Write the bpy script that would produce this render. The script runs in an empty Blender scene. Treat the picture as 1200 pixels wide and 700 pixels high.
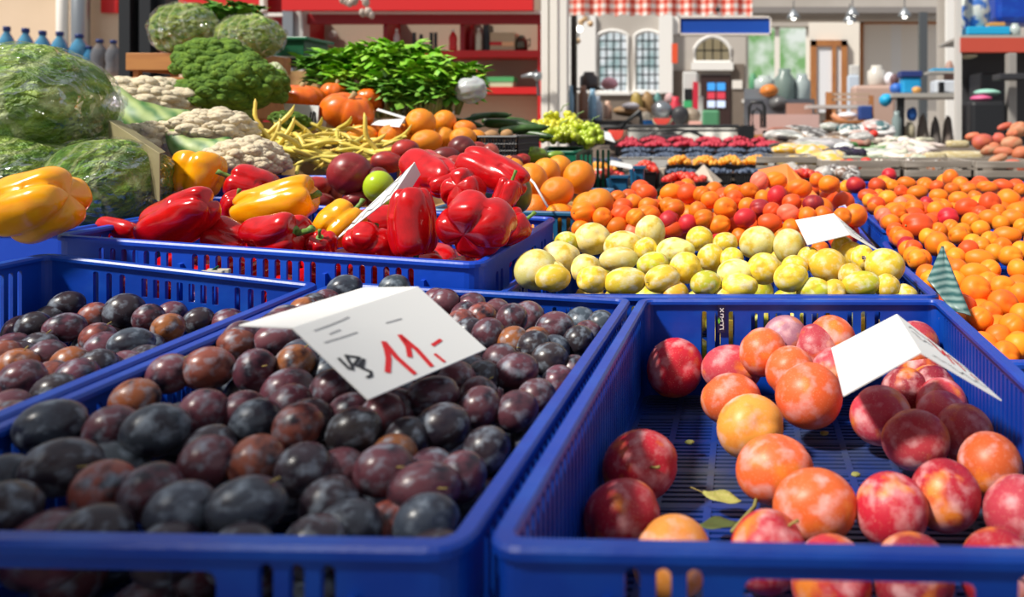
import bpy, bmesh, math, random
import numpy as np
from mathutils import Vector, Matrix, Euler
from mathutils.geometry import tessellate_polygon
random.seed(7)
rng = random.Random(11)
PI = math.pi
F, CX, CY, H = 900.0, 871.0, 150.0, 0.8        # focal length and principal point of a level camera 0.8 m up
SC = bpy.context.scene
COL = SC.collection


def W(px, py, Y):
    return Vector(((px - CX) * Y / F, Y, H - (py - CY) * Y / F))


# ------------------------------------------------------------------ materials
MATS = {}


def nt(name):
    m = bpy.data.materials.new(name)
    m.use_nodes = True
    t = m.node_tree
    return m, t, t.nodes['Principled BSDF']


def N(t, kind, **kw):
    n = t.nodes.new(kind)
    for k, v in kw.items():
        if hasattr(n, k):
            setattr(n, k, v)
        else:
            n.inputs[k.replace('_', ' ')].default_value = v
    return n


def c4(c):
    return (c[0], c[1], c[2], 1.0)


def srgb(r, g, b):
    f = lambda u: (u / 255 / 12.92) if u / 255 <= .04045 else ((u / 255 + .055) / 1.055) ** 2.4
    return (f(r), f(g), f(b))


def noise_fac(t, scale, lo, hi, coord, detail=3.0, stretch=None):
    src = coord
    if stretch:
        mp = N(t, 'ShaderNodeMapping')
        mp.inputs['Scale'].default_value = stretch
        t.links.new(coord, mp.inputs[0])
        src = mp.outputs[0]
    n = N(t, 'ShaderNodeTexNoise', Scale=scale, Detail=detail)
    t.links.new(src, n.inputs['Vector'])
    r = N(t, 'ShaderNodeMapRange')
    r.inputs[1].default_value = lo
    r.inputs[2].default_value = hi
    t.links.new(n.outputs['Fac'], r.inputs[0])
    return r.outputs[0]


def mix(t, fac, a, b):
    m = N(t, 'ShaderNodeMix', data_type='RGBA')
    for s, v in ((0, fac), (6, a), (7, b)):
        if isinstance(v, (int, float)):
            m.inputs[s].default_value = v
        elif isinstance(v, tuple):
            m.inputs[s].default_value = c4(v)
        else:
            t.links.new(v, m.inputs[s])
    return m.outputs[2]


def mul(t, a, k):
    m = N(t, 'ShaderNodeMath', operation='MULTIPLY')
    t.links.new(a, m.inputs[0])
    m.inputs[1].default_value = k
    return m.outputs[0]


def mat(name, col, rough=.5, col2=None, scale=8., lo=.4, hi=.65, metal=0., bump=0., bscale=40., coat=0., stretch=None, spec=.5, emit=0., trans=0., alpha=1.):
    if name in MATS:
        return MATS[name]
    m, t, p = nt(name)
    tc = N(t, 'ShaderNodeTexCoord').outputs['Object']
    p.inputs['Base Color'].default_value = c4(col)
    if col2:
        f = noise_fac(t, scale, lo, hi, tc, 4., stretch)
        o = mix(t, f, col, col2)
        t.links.new(o, p.inputs['Base Color'])
        if emit:
            t.links.new(o, p.inputs['Emission Color'])
            p.inputs['Base Color'].default_value = (.02, .02, .02, 1)
            t.links.remove(p.inputs['Base Color'].links[0])
    elif emit:
        p.inputs['Emission Color'].default_value = c4(col)
    p.inputs['Emission Strength'].default_value = emit
    p.inputs['Roughness'].default_value = rough
    p.inputs['Metallic'].default_value = metal
    p.inputs['Coat Weight'].default_value = coat
    p.inputs['Specular IOR Level'].default_value = spec
    p.inputs['Transmission Weight'].default_value = trans
    p.inputs['Alpha'].default_value = alpha
    if bump:
        n = N(t, 'ShaderNodeTexNoise', Scale=bscale, Detail=4.)
        t.links.new(tc, n.inputs['Vector'])
        b = N(t, 'ShaderNodeBump', Strength=bump, Distance=.01)
        t.links.new(n.outputs['Fac'], b.inputs['Height'])
        t.links.new(b.outputs[0], p.inputs['Normal'])
    MATS[name] = m
    return m


def fruit_mat(name, second=None, s2=(1.2, .42, .62), bloom=None, sb=(2.0, .45, .7), bamt=.6, speck=None, rough=.4, bump=0., bscale=30., coat=0., spec=.5, sss=0.):
    """Skin of a fruit: the object's own colour, patches of a second colour, waxy bloom and specks."""
    m, t, p = nt(name)
    oi = N(t, 'ShaderNodeObjectInfo')
    tc = N(t, 'ShaderNodeTexCoord')
    ad = N(t, 'ShaderNodeVectorMath', operation='ADD')
    cb = N(t, 'ShaderNodeCombineXYZ')
    k = mul(t, oi.outputs['Random'], 60.)
    for i in range(3):
        t.links.new(k, cb.inputs[i])
    t.links.new(tc.outputs['Object'], ad.inputs[0])
    t.links.new(cb.outputs[0], ad.inputs[1])
    v = ad.outputs[0]
    o = oi.outputs['Color']
    if second:
        o = mix(t, noise_fac(t, s2[0], s2[1], s2[2], v, 3.5), o, second)
    if bloom:
        f = mul(t, noise_fac(t, sb[0], sb[1], sb[2], v, 5.), bamt)
        o = mix(t, f, o, bloom)
        r = N(t, 'ShaderNodeMapRange')
        r.inputs[3].default_value = rough
        r.inputs[4].default_value = min(.9, rough + .4)
        t.links.new(f, r.inputs[0])
        t.links.new(r.outputs[0], p.inputs['Roughness'])
    else:
        p.inputs['Roughness'].default_value = rough
    if speck:
        vo = N(t, 'ShaderNodeTexVoronoi', Scale=speck[1])
        t.links.new(v, vo.inputs['Vector'])
        r = N(t, 'ShaderNodeMapRange')
        r.inputs[1].default_value = .22
        r.inputs[2].default_value = .1
        t.links.new(vo.outputs['Distance'], r.inputs[0])
        o = mix(t, mul(t, r.outputs[0], speck[2]), o, speck[0])
    t.links.new(o, p.inputs['Base Color'])
    if sss:
        p.inputs['Subsurface Weight'].default_value = sss
        p.inputs['Subsurface Radius'].default_value = (.01, .004, .002)
    p.inputs['Coat Weight'].default_value = coat
    p.inputs['Coat Roughness'].default_value = .15
    p.inputs['Specular IOR Level'].default_value = spec
    if bump:
        n = N(t, 'ShaderNodeTexNoise', Scale=bscale, Detail=2.)
        t.links.new(v, n.inputs['Vector'])
        b = N(t, 'ShaderNodeBump', Strength=bump, Distance=.05)
        t.links.new(n.outputs['Fac'], b.inputs['Height'])
        t.links.new(b.outputs[0], p.inputs['Normal'])
    MATS[name] = m
    return m


# ------------------------------------------------------------------ mesh builder
class MB:
    def __init__(s):
        s.v, s.f = [], []

    def add(s, vs, fs):
        b = len(s.v)
        s.v.extend(tuple(x) for x in vs)
        s.f.extend(tuple(b + i for i in q) for q in fs)
        return s

    def box(s, c, d, M=None, bev=0.):
        x, y, z = d[0] / 2, d[1] / 2, d[2] / 2
        if bev:
            bm = bmesh.new()
            bmesh.ops.create_cube(bm, size=1.)
            for v in bm.verts:
                v.co = Vector((v.co.x * d[0], v.co.y * d[1], v.co.z * d[2]))
            bmesh.ops.bevel(bm, geom=bm.edges[:], offset=bev, segments=2, affect='EDGES', profile=.5)
            bm.verts.index_update()
            vs = [v.co.copy() for v in bm.verts]
            fs = [[v.index for v in f.verts] for f in bm.faces]
            bm.free()
        else:
            vs = [Vector((a * x, b * y, e * z)) for a in (-1, 1) for b in (-1, 1) for e in (-1, 1)]
            fs = [(0, 1, 3, 2), (4, 6, 7, 5), (0, 4, 5, 1), (2, 3, 7, 6), (0, 2, 6, 4), (1, 5, 7, 3)]
        if M is not None:
            vs = [M @ v for v in vs]
        return s.add([v + Vector(c) for v in vs], fs)

    def tube(s, pts, r, n=8, caps=True):
        pts = [Vector(p) for p in pts]
        rs = r if isinstance(r, (list, tuple)) else [r] * len(pts)
        vs, fs = [], []
        up = Vector((0, 0, 1))
        for i, p in enumerate(pts):
            d = (pts[min(i + 1, len(pts) - 1)] - pts[max(i - 1, 0)]).normalized()
            a = d.cross(up)
            if a.length < 1e-3:
                a = d.cross(Vector((1, 0, 0)))
            a.normalize()
            b = d.cross(a)
            for k in range(n):
                t = 2 * PI * k / n
                vs.append(p + (a * math.cos(t) + b * math.sin(t)) * rs[i])
        for i in range(len(pts) - 1):
            for k in range(n):
                q = (k + 1) % n
                fs.append((i * n + k, i * n + q, (i + 1) * n + q, (i + 1) * n + k))
        if caps:
            fs.append(tuple(range(n))[::-1])
            fs.append(tuple((len(pts) - 1) * n + k for k in range(n)))
        return s.add(vs, fs)

    def lathe(s, prof, c=(0, 0, 0), n=20, M=None):
        vs, fs = [], []
        for (r, z) in prof:
            for k in range(n):
                t = 2 * PI * k / n
                v = Vector((r * math.cos(t), r * math.sin(t), z))
                if M is not None:
                    v = M @ v
                vs.append(v + Vector(c))
        m = len(prof)
        for i in range(m - 1):
            for k in range(n):
                q = (k + 1) % n
                fs.append((i * n + k, i * n + q, (i + 1) * n + q, (i + 1) * n + k))
        fs.append(tuple(range(n))[::-1])
        fs.append(tuple((m - 1) * n + k for k in range(n)))
        return s.add(vs, fs)

    def slab(s, outer, holes, th, M):
        """A plate of thickness th (local z 0..th) with holes cut through it, placed by matrix M."""
        loops = [outer] + holes
        flat = [p for l in loops for p in l]
        tris = tessellate_polygon([[Vector((x, y, 0)) for x, y in l] for l in loops])
        n = len(flat)
        vs = [M @ Vector((x, y, 0)) for x, y in flat] + [M @ Vector((x, y, th)) for x, y in flat]
        fs = [tuple(a) for a in tris] + [tuple(n + i for i in reversed(a)) for a in tris]
        b = 0
        for l in loops:
            m = len(l)
            for i in range(m):
                j = (i + 1) % m
                fs.append((b + i, b + j, n + b + j, n + b + i))
            b += m
        return s.add(vs, fs)

    def quadplate(s, a, b, c, d, th):
        a, b, c, d = map(Vector, (a, b, c, d))
        n = (b - a).cross(d - a).normalized() * th
        if n.dot(Vector((0, 0, H)) - a) < 0:
            n = -n
        return s.add([a, b, c, d, a - n, b - n, c - n, d - n], [(0, 1, 2, 3), (7, 6, 5, 4), (0, 4, 5, 1), (1, 5, 6, 2), (2, 6, 7, 3), (3, 7, 4, 0)])

    def ball(s, c, r, n=8, m=6, sc=(1, 1, 1)):
        vs, fs = [], []
        for i in range(1, m):
            ph = PI * i / m
            for k in range(n):
                t = 2 * PI * k / n
                vs.append((c[0] + r * sc[0] * math.sin(ph) * math.cos(t), c[1] + r * sc[1] * math.sin(ph) * math.sin(t), c[2] + r * sc[2] * math.cos(ph)))
        vs += [(c[0], c[1], c[2] + r * sc[2]), (c[0], c[1], c[2] - r * sc[2])]
        top, bot = len(vs) - 2, len(vs) - 1
        for i in range(m - 2):
            for k in range(n):
                q = (k + 1) % n
                fs.append((i * n + k, (i + 1) * n + k, (i + 1) * n + q, i * n + q))
        for k in range(n):
            q = (k + 1) % n
            fs.append((top, k, q))
            fs.append((bot, (m - 2) * n + q, (m - 2) * n + k))
        return s.add(vs, fs)

    def mesh(s, name, m, off=Vector((0, 0, 0)), smooth=False, fix=True):
        me = bpy.data.meshes.new(name)
        me.from_pydata([tuple(Vector(v) - off) for v in s.v], [], s.f)
        if fix:
            bm = bmesh.new()
            bm.from_mesh(me)
            bmesh.ops.recalc_face_normals(bm, faces=bm.faces)
            bm.to_mesh(me)
            bm.free()
        if m:
            me.materials.append(m)
        if smooth:
            me.polygons.foreach_set('use_smooth', [True] * len(me.polygons))
        me.update()
        return me

    def build(s, name, m, parent=None, smooth=False, local=False, fix=True):
        """One mesh object. With a parent: world coordinates unless local=True. Without: origin at the middle of the base."""
        if parent is None:
            a = np.array(s.v)
            off = Vector(((a[:, 0].min() + a[:, 0].max()) / 2, (a[:, 1].min() + a[:, 1].max()) / 2, a[:, 2].min()))
        else:
            off = Vector((0, 0, 0)) if local else parent.location.copy()
        o = bpy.data.objects.new(name, s.mesh(name, m, off, smooth, fix))
        COL.objects.link(o)
        if parent is None:
            o.location = off
        else:
            o.parent = parent
        return o


def tag(o, label, cat=None, group=None, kind=None):
    o['label'] = label
    if cat:
        o['category'] = cat
    if group:
        o['group'] = group
    if kind:
        o['kind'] = kind
    return o


def empty(name, loc, label=None, cat=None, group=None):
    o = bpy.data.objects.new(name, None)
    o.empty_display_size = .05
    COL.objects.link(o)
    o.location = loc
    if label:
        tag(o, label, cat, group)
    return o


def copy_tree(o, parent=None):
    c = o.copy()
    COL.objects.link(c)
    if parent:
        c.parent = parent
    for ch in list(o.children):
        copy_tree(ch, c)
    return c


def structure(o):
    o['kind'] = 'structure'
    return o


ORD = 'zeroth first second third fourth fifth sixth seventh eighth ninth tenth eleventh twelfth thirteenth fourteenth fifteenth sixteenth seventeenth eighteenth nineteenth twentieth'.split()
NUM = 'zero one two three four five six seven eight nine ten eleven twelve thirteen fourteen fifteen sixteen seventeen eighteen nineteen twenty'.split()
# ------------------------------------------------------------------ plastic crates
def rrect(u0, u1, v0, v1, r=.002, n=3):
    r = min(r, (u1 - u0) / 2 - 1e-5, (v1 - v0) / 2 - 1e-5)
    out = []
    for cx, cy, a0 in ((u1 - r, v0 + r, -90), (u1 - r, v1 - r, 0), (u0 + r, v1 - r, 90), (u0 + r, v0 + r, 180)):
        for i in range(n + 1):
            a = math.radians(a0 + 90 * i / n)
            out.append((cx + r * math.cos(a), cy + r * math.sin(a)))
    return out


def slots(u0, u1, n, v0, v1, duty=.5, r=.004):
    p = (u1 - u0) / n
    return [rrect(u0 + p * (i + .5 - duty / 2), u0 + p * (i + .5 + duty / 2), v0, v1, r) for i in range(n)]


def euro_long(L, h):       # long side: a fine grille of upright slots all along
    return slots(-L / 2 + .04, L / 2 - .04, 44, .02, h - .012, .5, .002) if L > .5 else slots(-L / 2 + .04, L / 2 - .04, 24, .02, h - .012, .5, .002)


def euro_short(L, h):      # short side: hand hole or label window in the middle, slots to both sides
    o = []
    for s in (-1, 1):
        o += slots(s * .105 - .025, s * .105 + .025, 3, .02, h - .0085, .5)
    o.append(rrect(-.062, .062, .02, h - .0130, .006))
    return o


def euro_window(L, h):     # back side as seen from inside: row of seven short windows, upright slots beside
    o = slots(-.056, .056, 7, h - .040, h - .015, .52, .002)
    for s in (-1, 1):
        o += slots(s * .096 - .027, s * .096 + .027, 3, .03, h - .013, .42, .003)
    return o


def pepper_long(L, h):
    o = []
    for a, b, n in ((-.235, -.125, 7), (-.105, .075, 11), (.093, .21, 7)):
        o += slots(a, b, n, .028, h - .010, .5, .005)
    return o


def pepper_short(L, h):
    o = [rrect(-.07, .07, h - .058, h - .024, .005), rrect(-.07, .07, .02, h - .075, .005)]
    for s in (-1, 1):
        o += slots(s * .115 - .02, s * .115 + .02, 2, .02, h - .024, .55, .005)
    return o


def crate(name, label, corners, h, m, holes, group=None, lattice=True, cat='crate', R=.02, rimw=.013, ribs=(), floor_m=None):
    """Open-topped moulded crate. corners: rim corners front-near-left, front-near-right, back-right, back-left in the world."""
    A, B, C, D = [Vector(c) for c in corners]
    w = ((B - A).length + (C - D).length) / 2
    d = ((D - A).length + (C - B).length) / 2

    def T(v):
        u, t = v[0] / w, v[1] / d
        return A * (1 - u) * (1 - t) + B * u * (1 - t) + C * u * t + D * (1 - u) * t + Vector((0, 0, v[2] - h))
    base = T((w / 2, d / 2, 0))
    root = empty(name, base, label, cat, group)

    def fin(mb, nm, smooth=False):
        mb.v = [T(v) for v in mb.v]
        return mb.build(nm, floor_m if (floor_m and nm == 'base') else m, root, smooth)
    g, th = .004, .004
    sides = (('front_panel', w, Matrix.Translation((w / 2, g, 0)) @ Matrix.Rotation(PI / 2, 4, 'X') @ Matrix.Translation((0, 0, -th))),
             ('back_panel', w, Matrix.Translation((w / 2, d - g - th, 0)) @ Matrix.Rotation(PI / 2, 4, 'X') @ Matrix.Translation((0, 0, -th))),
             ('side_panel', d, Matrix.Translation((g, d / 2, 0)) @ Matrix.Rotation(PI / 2, 4, 'Z') @ Matrix.Rotation(PI / 2, 4, 'X')),
             ('side_panel', d, Matrix.Translation((w - g - th, d / 2, 0)) @ Matrix.Rotation(PI / 2, 4, 'Z') @ Matrix.Rotation(PI / 2, 4, 'X') @ Matrix.Translation((0, 0, 0))))
    for k, (nm, L, M) in enumerate(sides):
        mb = MB()
        hh = h - .003
        out = [(-L / 2 + R, 0), (L / 2 - R, 0), (L / 2 - R, hh), (-L / 2 + R, hh)]
        mb.slab(out, holes[k](L, hh) if holes[k] else [], th, M)
        for u in ribs if k < 2 else ():
            mb.box((u, hh / 2 - .01, th + .002 if k == 1 else -.002), (.004, hh - .02, .006)) if False else None
        fin(mb, nm)
    for (cx, cy, a0) in ((R, R, 180), (w - R, R, 270), (w - R, d - R, 0), (R, d - R, 90)):
        mb = MB()
        n = 5
        vs, fs = [], []
        for i in range(n + 1):
            a = math.radians(a0 + 90 * i / n)
            for rr in (R - g, R - g - th):
                for z in (0, h - .004):
                    vs.append((cx + rr * math.cos(a), cy + rr * math.sin(a), z))
        for i in range(n):
            p, q = i * 4, (i + 1) * 4
            fs += [(p, q, q + 1, p + 1), (p + 2, p + 3, q + 3, q + 2), (p + 1, q + 1, q + 3, p + 3), (p, p + 2, q + 2, q)]
        fs += [(0, 1, 3, 2), (n * 4, n * 4 + 2, n * 4 + 3, n * 4 + 1)]
        mb.add(vs, fs)
        fin(mb, 'corner_post', False)
    # rim flange
    mb = MB()
    prof = ((.0, -.0070), (.0, -.0025), (.002, 0), (rimw - .002, 0), (rimw, -.0025), (rimw, -.0062), (g + th + .001, -.0066), (g, -.0070))
    vs, fs = [], []
    loops = []
    for (o, z) in prof:
        loops.append([(x, y, h + z) for x, y in rrect(o, w - o, o, d - o, max(R - o, .006), 5)])
    k = len(loops[0])
    for l in loops:
        vs += l
    P = len(prof)
    for i in range(P):
        j = (i + 1) % P
        for q in range(k):
            r = (q + 1) % k
            fs.append((i * k + q, i * k + r, j * k + r, j * k + q))
    mb.add(vs, fs)
    fin(mb, 'rim', False)
    for u in ribs:
        for y in (g - .003, d - g + .003):
            mb = MB()
            mb.box((w / 2 + u, y, h / 2 - .012), (.005, .007, h - .03))
            fin(mb, 'stiffening_rib')
    # floor
    mb = MB()
    if lattice:
        nx = int(w / .05)
        cw = (w - .02) / nx
        ny = int(d / .07)
        ch = (d - .02) / ny
        for i in range(nx + 1):
            mb.box((.01 + i * cw, d / 2, .004), (.007, d - .012, .004))
        for j in range(ny + 1):
            mb.box((w / 2, .01 + j * ch, .004), (w - .012, .008, .004))
        for i in range(nx):
            for j in range(ny):
                x, y = .01 + (i + .5) * cw, .01 + (j + .5) * ch
                n = 8
                for q in range(n):
                    mb.box((x, y - ch / 2 + (q + .5) * ch / n, .004), (cw, ch / n * .52, .003))
    else:
        mb.box((w / 2, d / 2, .003), (w - .012, d - .012, .004))
    fin(mb, 'base')
    return root


def simple_box(name, label, c, d, m, cat, wall=.012, rz=0., group=None, slat=0, liner=None):
    """Open box of boards; c is the middle of its base. slat: boards per side with gaps between."""
    root = empty(name, Vector(c), label, cat, group)
    x, y, h = d
    mbs = []
    n = slat or 1
    bh = h / n * (.72 if n > 1 else 1.)
    for nm, cc, dd in (('front_board', (0, -y / 2 + wall / 2), (x, wall)), ('back_board', (0, y / 2 - wall / 2), (x, wall)),
                       ('end_board', (-x / 2 + wall / 2, 0), (wall, y - 2 * wall)), ('end_board', (x / 2 - wall / 2, 0), (wall, y - 2 * wall))):
        mb = MB()
        for i in range(n):
            z = h * (i + 1) / n - bh / 2
            mb.box((cc[0], cc[1], z), (dd[0], dd[1], bh), bev=.002)
        mb.build(nm, m, root, local=True)
    mb = MB()
    mb.box((0, 0, wall / 2), (x - 2 * wall, y - 2 * wall, wall))
    mb.build('bottom_board', m, root, local=True)
    if n > 1:
        for sx in (-1, 1):
            for sy in (-1, 1):
                mb = MB()
                mb.box((sx * (x / 2 - wall * 1.8), sy * (y / 2 - wall * 1.8), h / 2), (wall * 1.4, wall * 1.4, h))
                mb.build('corner_post', m, root, local=True)
    root.rotation_euler = (0, 0, rz)
    return root
# ------------------------------------------------------------------ fruit shapes
def sphere_grid(nu, nv):
    d, fs = [], []
    for i in range(1, nv):
        th = PI * i / nv
        for k in range(nu):
            p = 2 * PI * k / nu
            d.append((math.sin(th) * math.cos(p), math.sin(th) * math.sin(p), math.cos(th)))
    d += [(0, 0, 1), (0, 0, -1)]
    T_, B_ = len(d) - 2, len(d) - 1
    for i in range(nv - 2):
        for k in range(nu):
            q = (k + 1) % nu
            fs.append((i * nu + k, (i + 1) * nu + k, (i + 1) * nu + q, i * nu + q))
    for k in range(nu):
        q = (k + 1) % nu
        fs.append((T_, k, q))
        fs.append((B_, (nv - 2) * nu + q, (nv - 2) * nu + k))
    return np.array(d), fs


GRID = sphere_grid(32, 20)


def lump(v, amp, seed, f=2.2):
    r = np.random.RandomState(seed)
    out = np.zeros(len(v))
    for _ in range(5):
        k = r.normal(size=3) * f
        out += np.sin(v @ k + r.uniform(0, 6.28))
    return out * amp / 5


def round_fruit(name, m, cav=.12, cw=.4, crease=.04, crw=.16, lum=.02, tip=0., nvar=6, taper=0., stem=None, faces=None):
    """A few turned copies of one kind of fruit with its stem hollow and seam; returns [(mesh, stem mesh)]."""
    v0, fs = GRID
    out = []
    for k in range(nvar):
        z = v0[:, 2]
        th = np.arccos(np.clip(z, -1, 1))
        r = 1 - cav * np.exp(-(th / cw) ** 2) + tip * np.exp(-((PI - th) / .3) ** 2)
        a = np.abs(v0[:, 1])
        r = r - crease * np.exp(-(a / crw) ** 2) * (v0[:, 0] > -.05) * np.clip(1.15 - np.abs(z) ** 6 * .6, 0, 1)
        r = r + lump(v0, lum, 5 * k + 1)
        v = v0 * r[:, None]
        v[:, :2] *= (1 - taper * z)[:, None]
        e = (faces or ((1.2, .2, .3), (.5, .9, 1.9), (2.4, .3, 4.1), (1.6, -.6, 5.2), (.3, .4, .5), (2.9, .2, 2.6)))[k % 6]
        R = Euler(e).to_matrix()
        v = v @ np.array(R).T
        mb = MB()
        mb.v = [tuple(x) for x in v]
        mb.f = fs
        me = mb.mesh(name, m, smooth=True, fix=False)
        sm = None
        if stem:
            mb = MB()
            ax = R @ Vector((0, 0, 1))
            sd = R @ Vector((1, 0, 0))
            L, rr, sm_mat = stem
            z0 = 1 - cav - .06
            mb.tube([ax * z0, ax * (z0 + L * .5) + sd * .03, ax * (z0 + L) + sd * .14], [rr * 1.3, rr, rr * 1.4], 6)
            sm = mb.mesh('stem', sm_mat, smooth=True)
        out.append((me, sm))
    return out


def ray_surface(px, py, surf, y0=.3, y1=9.):
    """First point where the sight line through a pixel meets a heap of height surf(X, Y)."""
    Y = y0
    while Y < y1:
        p = W(px, py, Y)
        if p.z <= surf(p.x, Y):
            return p
        Y += .004
    return W(px, py, y1)


PLACED = []          # every fruit already laid down: (centre, radius)


def hits(c, r, pool, k=.86):
    return any((c[0] - q[0]) ** 2 + (c[1] - q[1]) ** 2 + (c[2] - q[2]) ** 2 < ((r + s) * k) ** 2 for q, s in pool)


def put(kind, name, c, ax, rot, colour, label, cat, group, stem=False, var=None):
    me, sm = kind[rng.randrange(len(kind)) if var is None else var]
    o = bpy.data.objects.new(name, me)
    COL.objects.link(o)
    o.location = c
    o.rotation_euler = rot
    o.scale = ax
    o.color = (colour[0], colour[1], colour[2], 1)
    tag(o, label, cat, group)
    if stem and sm:
        s = bpy.data.objects.new('stem', sm)
        COL.objects.link(s)
        s.parent = o
    return o


def jit(c, a):
    k = 1 + rng.uniform(-a, a)
    return tuple(max(0., min(1., u * k * (1 + rng.uniform(-a, a) * .3))) for u in c)


def heap(kind, name, cat, entries, surf, dlim, tones, group, where, xref, bounds, floor, yshift=0., maxpush=.09, k=.86, stem_p=.15, step=None, kshape=1., sink=.0, atY={}):
    """Lay down the fruits seen in the photograph: entries (px, py, w, h, tone[, tilt]) on the heap surf(X, Y)."""
    items = []
    x0, x1, y0, y1 = bounds
    for e in entries:
        px, py, w, h, tone = e[:5]
        ang = e[5] if len(e) > 5 else rng.uniform(-12, 12)
        p = W(px, py, atY[px, py]) if (px, py) in atY else ray_surface(px, py, surf)
        Y = p.y
        dh = w * Y * math.cos(math.atan((px - CX) / F)) / F
        dv = h * Y * math.cos(math.atan((py - CY) / F)) / F
        if dv < dlim[0]:                      # partly hidden behind a nearer one: full size, top edge kept
            py2 = py + (dlim[0] - dv) / 2 * F / Y
            dv = dlim[0]
            p = W(px, py2, Y)
        dh = max(dlim[0], min(dlim[1], dh))
        dv = max(dlim[0], min(dlim[1], dv))
        items.append([p, dh / 2, dv / 2, tone, ang, (px, py)])
    items.sort(key=lambda i: i[0].y)
    done = []
    for it in items:
        p, a, b, tone, ang, pp = it
        dep = min(a, b) * kshape
        r = (a * b * dep) ** (1 / 3) * .96
        d = Vector((p.x, p.y, p.z - H)).normalized()
        c = p.copy()
        n = 0
        while n < maxpush / .003 and hits(c, r, PLACED, k):
            c = c + d * .003
            n += 1
            if n < 40:                         # the farther it lies, the bigger it is to look the same size
                gk = 1 + .003 / (c - Vector((0, 0, H))).length
                a, b, dep, r = a * gk, b * gk, dep * gk, r * gk
        c.z = max(c.z - sink, floor(c.x, c.y) + min(a, b) * .95)
        c.x = max(x0 + a * .9, min(x1 - a * .9, c.x))
        cy = max(y0 + dep * .9, min(y1 - dep * .9, c.y))
        if cy != c.y:                          # slide along the sight line
            c = Vector((c.x * cy / c.y, cy, H + (c.z - H) * cy / c.y))
            c.z = max(c.z, floor(c.x, c.y) + min(a, b) * .95)
        c.x = max(x0 + a * .9, min(x1 - a * .9, c.x))
        PLACED.append((tuple(c), r))
        done.append((c, a, dep, b, tone, ang, r))
    # rows for the descriptions
    nrow = max(3, round(len(done) ** .5 * 1.05))
    rows = {}
    for i, it in enumerate(sorted(done, key=lambda i: i[0].y)):
        rows.setdefault(i // nrow, []).append(it)
    for n, rk in enumerate(sorted(rows)):
        row = sorted(rows[rk], key=lambda i: i[0].x)
        for q, (c, a, dep, b, tone, ang, r) in enumerate(row):
            look, colr = tones[tone]
            rowname = 'front row' if n == 0 else 'row %s from front' % NUM[n + 1] if n < 20 else 'back row'
            lab = '%s %s, %s, %s from %s' % (look, where, rowname, ORD[q + 1], xref)
            rot = (rng.uniform(-.15, .15), math.radians(ang), -math.atan2(c.x, c.y))
            put(kind, name, c, (a, dep, b), rot, jit(colr, .22), lab, cat, group, stem=rng.random() < stem_p)
    return done


def fill(kind, name, cat, n, bounds, zlo, zhi, rad, colr, label, group, k=.88, tries=60, asp=1.12):
    """Fruits that carry the heap from below."""
    x0, x1, y0, y1 = bounds
    cnt = 0
    for _ in range(n * tries):
        if cnt >= n:
            break
        r = rng.uniform(*rad)
        x, y = rng.uniform(x0 + r, x1 - r), rng.uniform(y0 + r, y1 - r)
        lo, hi = zlo(x, y) + r * .95, zhi(x, y) - r
        if hi < lo:
            continue
        z = lo if rng.random() < .6 else rng.uniform(lo, hi)
        if hits((x, y, z), r, PLACED, k):
            continue
        PLACED.append(((x, y, z), r))
        put(kind, name, (x, y, z), (r * asp, r, r), (rng.uniform(-.3, .3), rng.uniform(-.3, .3), rng.uniform(0, 6)), jit(rng.choice(colr), .2), label, cat, group)
        cnt += 1
    return cnt
# ------------------------------------------------------------------ materials of the stall
BLUE = mat('crate_blue', (.0008, .042, .36), .40, (.004, .085, .48), 14., .45, .75, bump=.06, bscale=60.)
BLUE2 = mat('crate_royal_blue', (.0015, .055, .50), .42, (.005, .09, .58), 12., .45, .75, bump=.05, bscale=60.)
DIRTY = mat('crate_floor_worn', (.002, .030, .22), .5, (.05, .06, .08), 9., .42, .68, bump=.1)
TEAL = mat('crate_teal', (.01, .10, .22), .4)
GREENP = mat('crate_green', (.004, .09, .035), .4)
BLACKP = mat('black_plastic', (.012, .013, .016), .45)
CARD = mat('white_card', (.70, .70, .69), .75, (.62, .62, .62), 5., .5, .8)
CARDB = mat('kraft_card', (.50, .42, .34), .8)
INK_RED = mat('red_marker', (.62, .008, .012), .5)
INK = mat('black_marker', (.015, .015, .02), .5)
INKG = mat('grey_pencil', (.33, .33, .34), .7)
STEM = mat('fruit_stem', (.30, .22, .06), .7)
STEMG = mat('green_stem', (.10, .20, .03), .55, (.16, .30, .05), 12.)
TABLEW = mat('counter_boards', (.10, .075, .055), .75, (.16, .12, .09), 6., stretch=(1, 12, 1))

# ------------------------------------------------------------------ counters that carry the crates
def counter(name, label, x0, x1, y0, y1, z, th=.03):
    r = empty(name, ((x0 + x1) / 2, (y0 + y1) / 2, 0), label, 'counter')
    mb = MB()
    mb.box(((x0 + x1) / 2, (y0 + y1) / 2, z - th / 2), (x1 - x0, y1 - y0, th), bev=.004)
    mb.build('table_top', TABLEW, r)
    for x in (x0 + .05, x1 - .05):
        for y in (y0 + .05, y1 - .05):
            mb = MB()
            mb.box((x, y, (z - th) / 2), (.05, .05, z - th))
            mb.build('leg', TABLEW, r)
    return r


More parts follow.
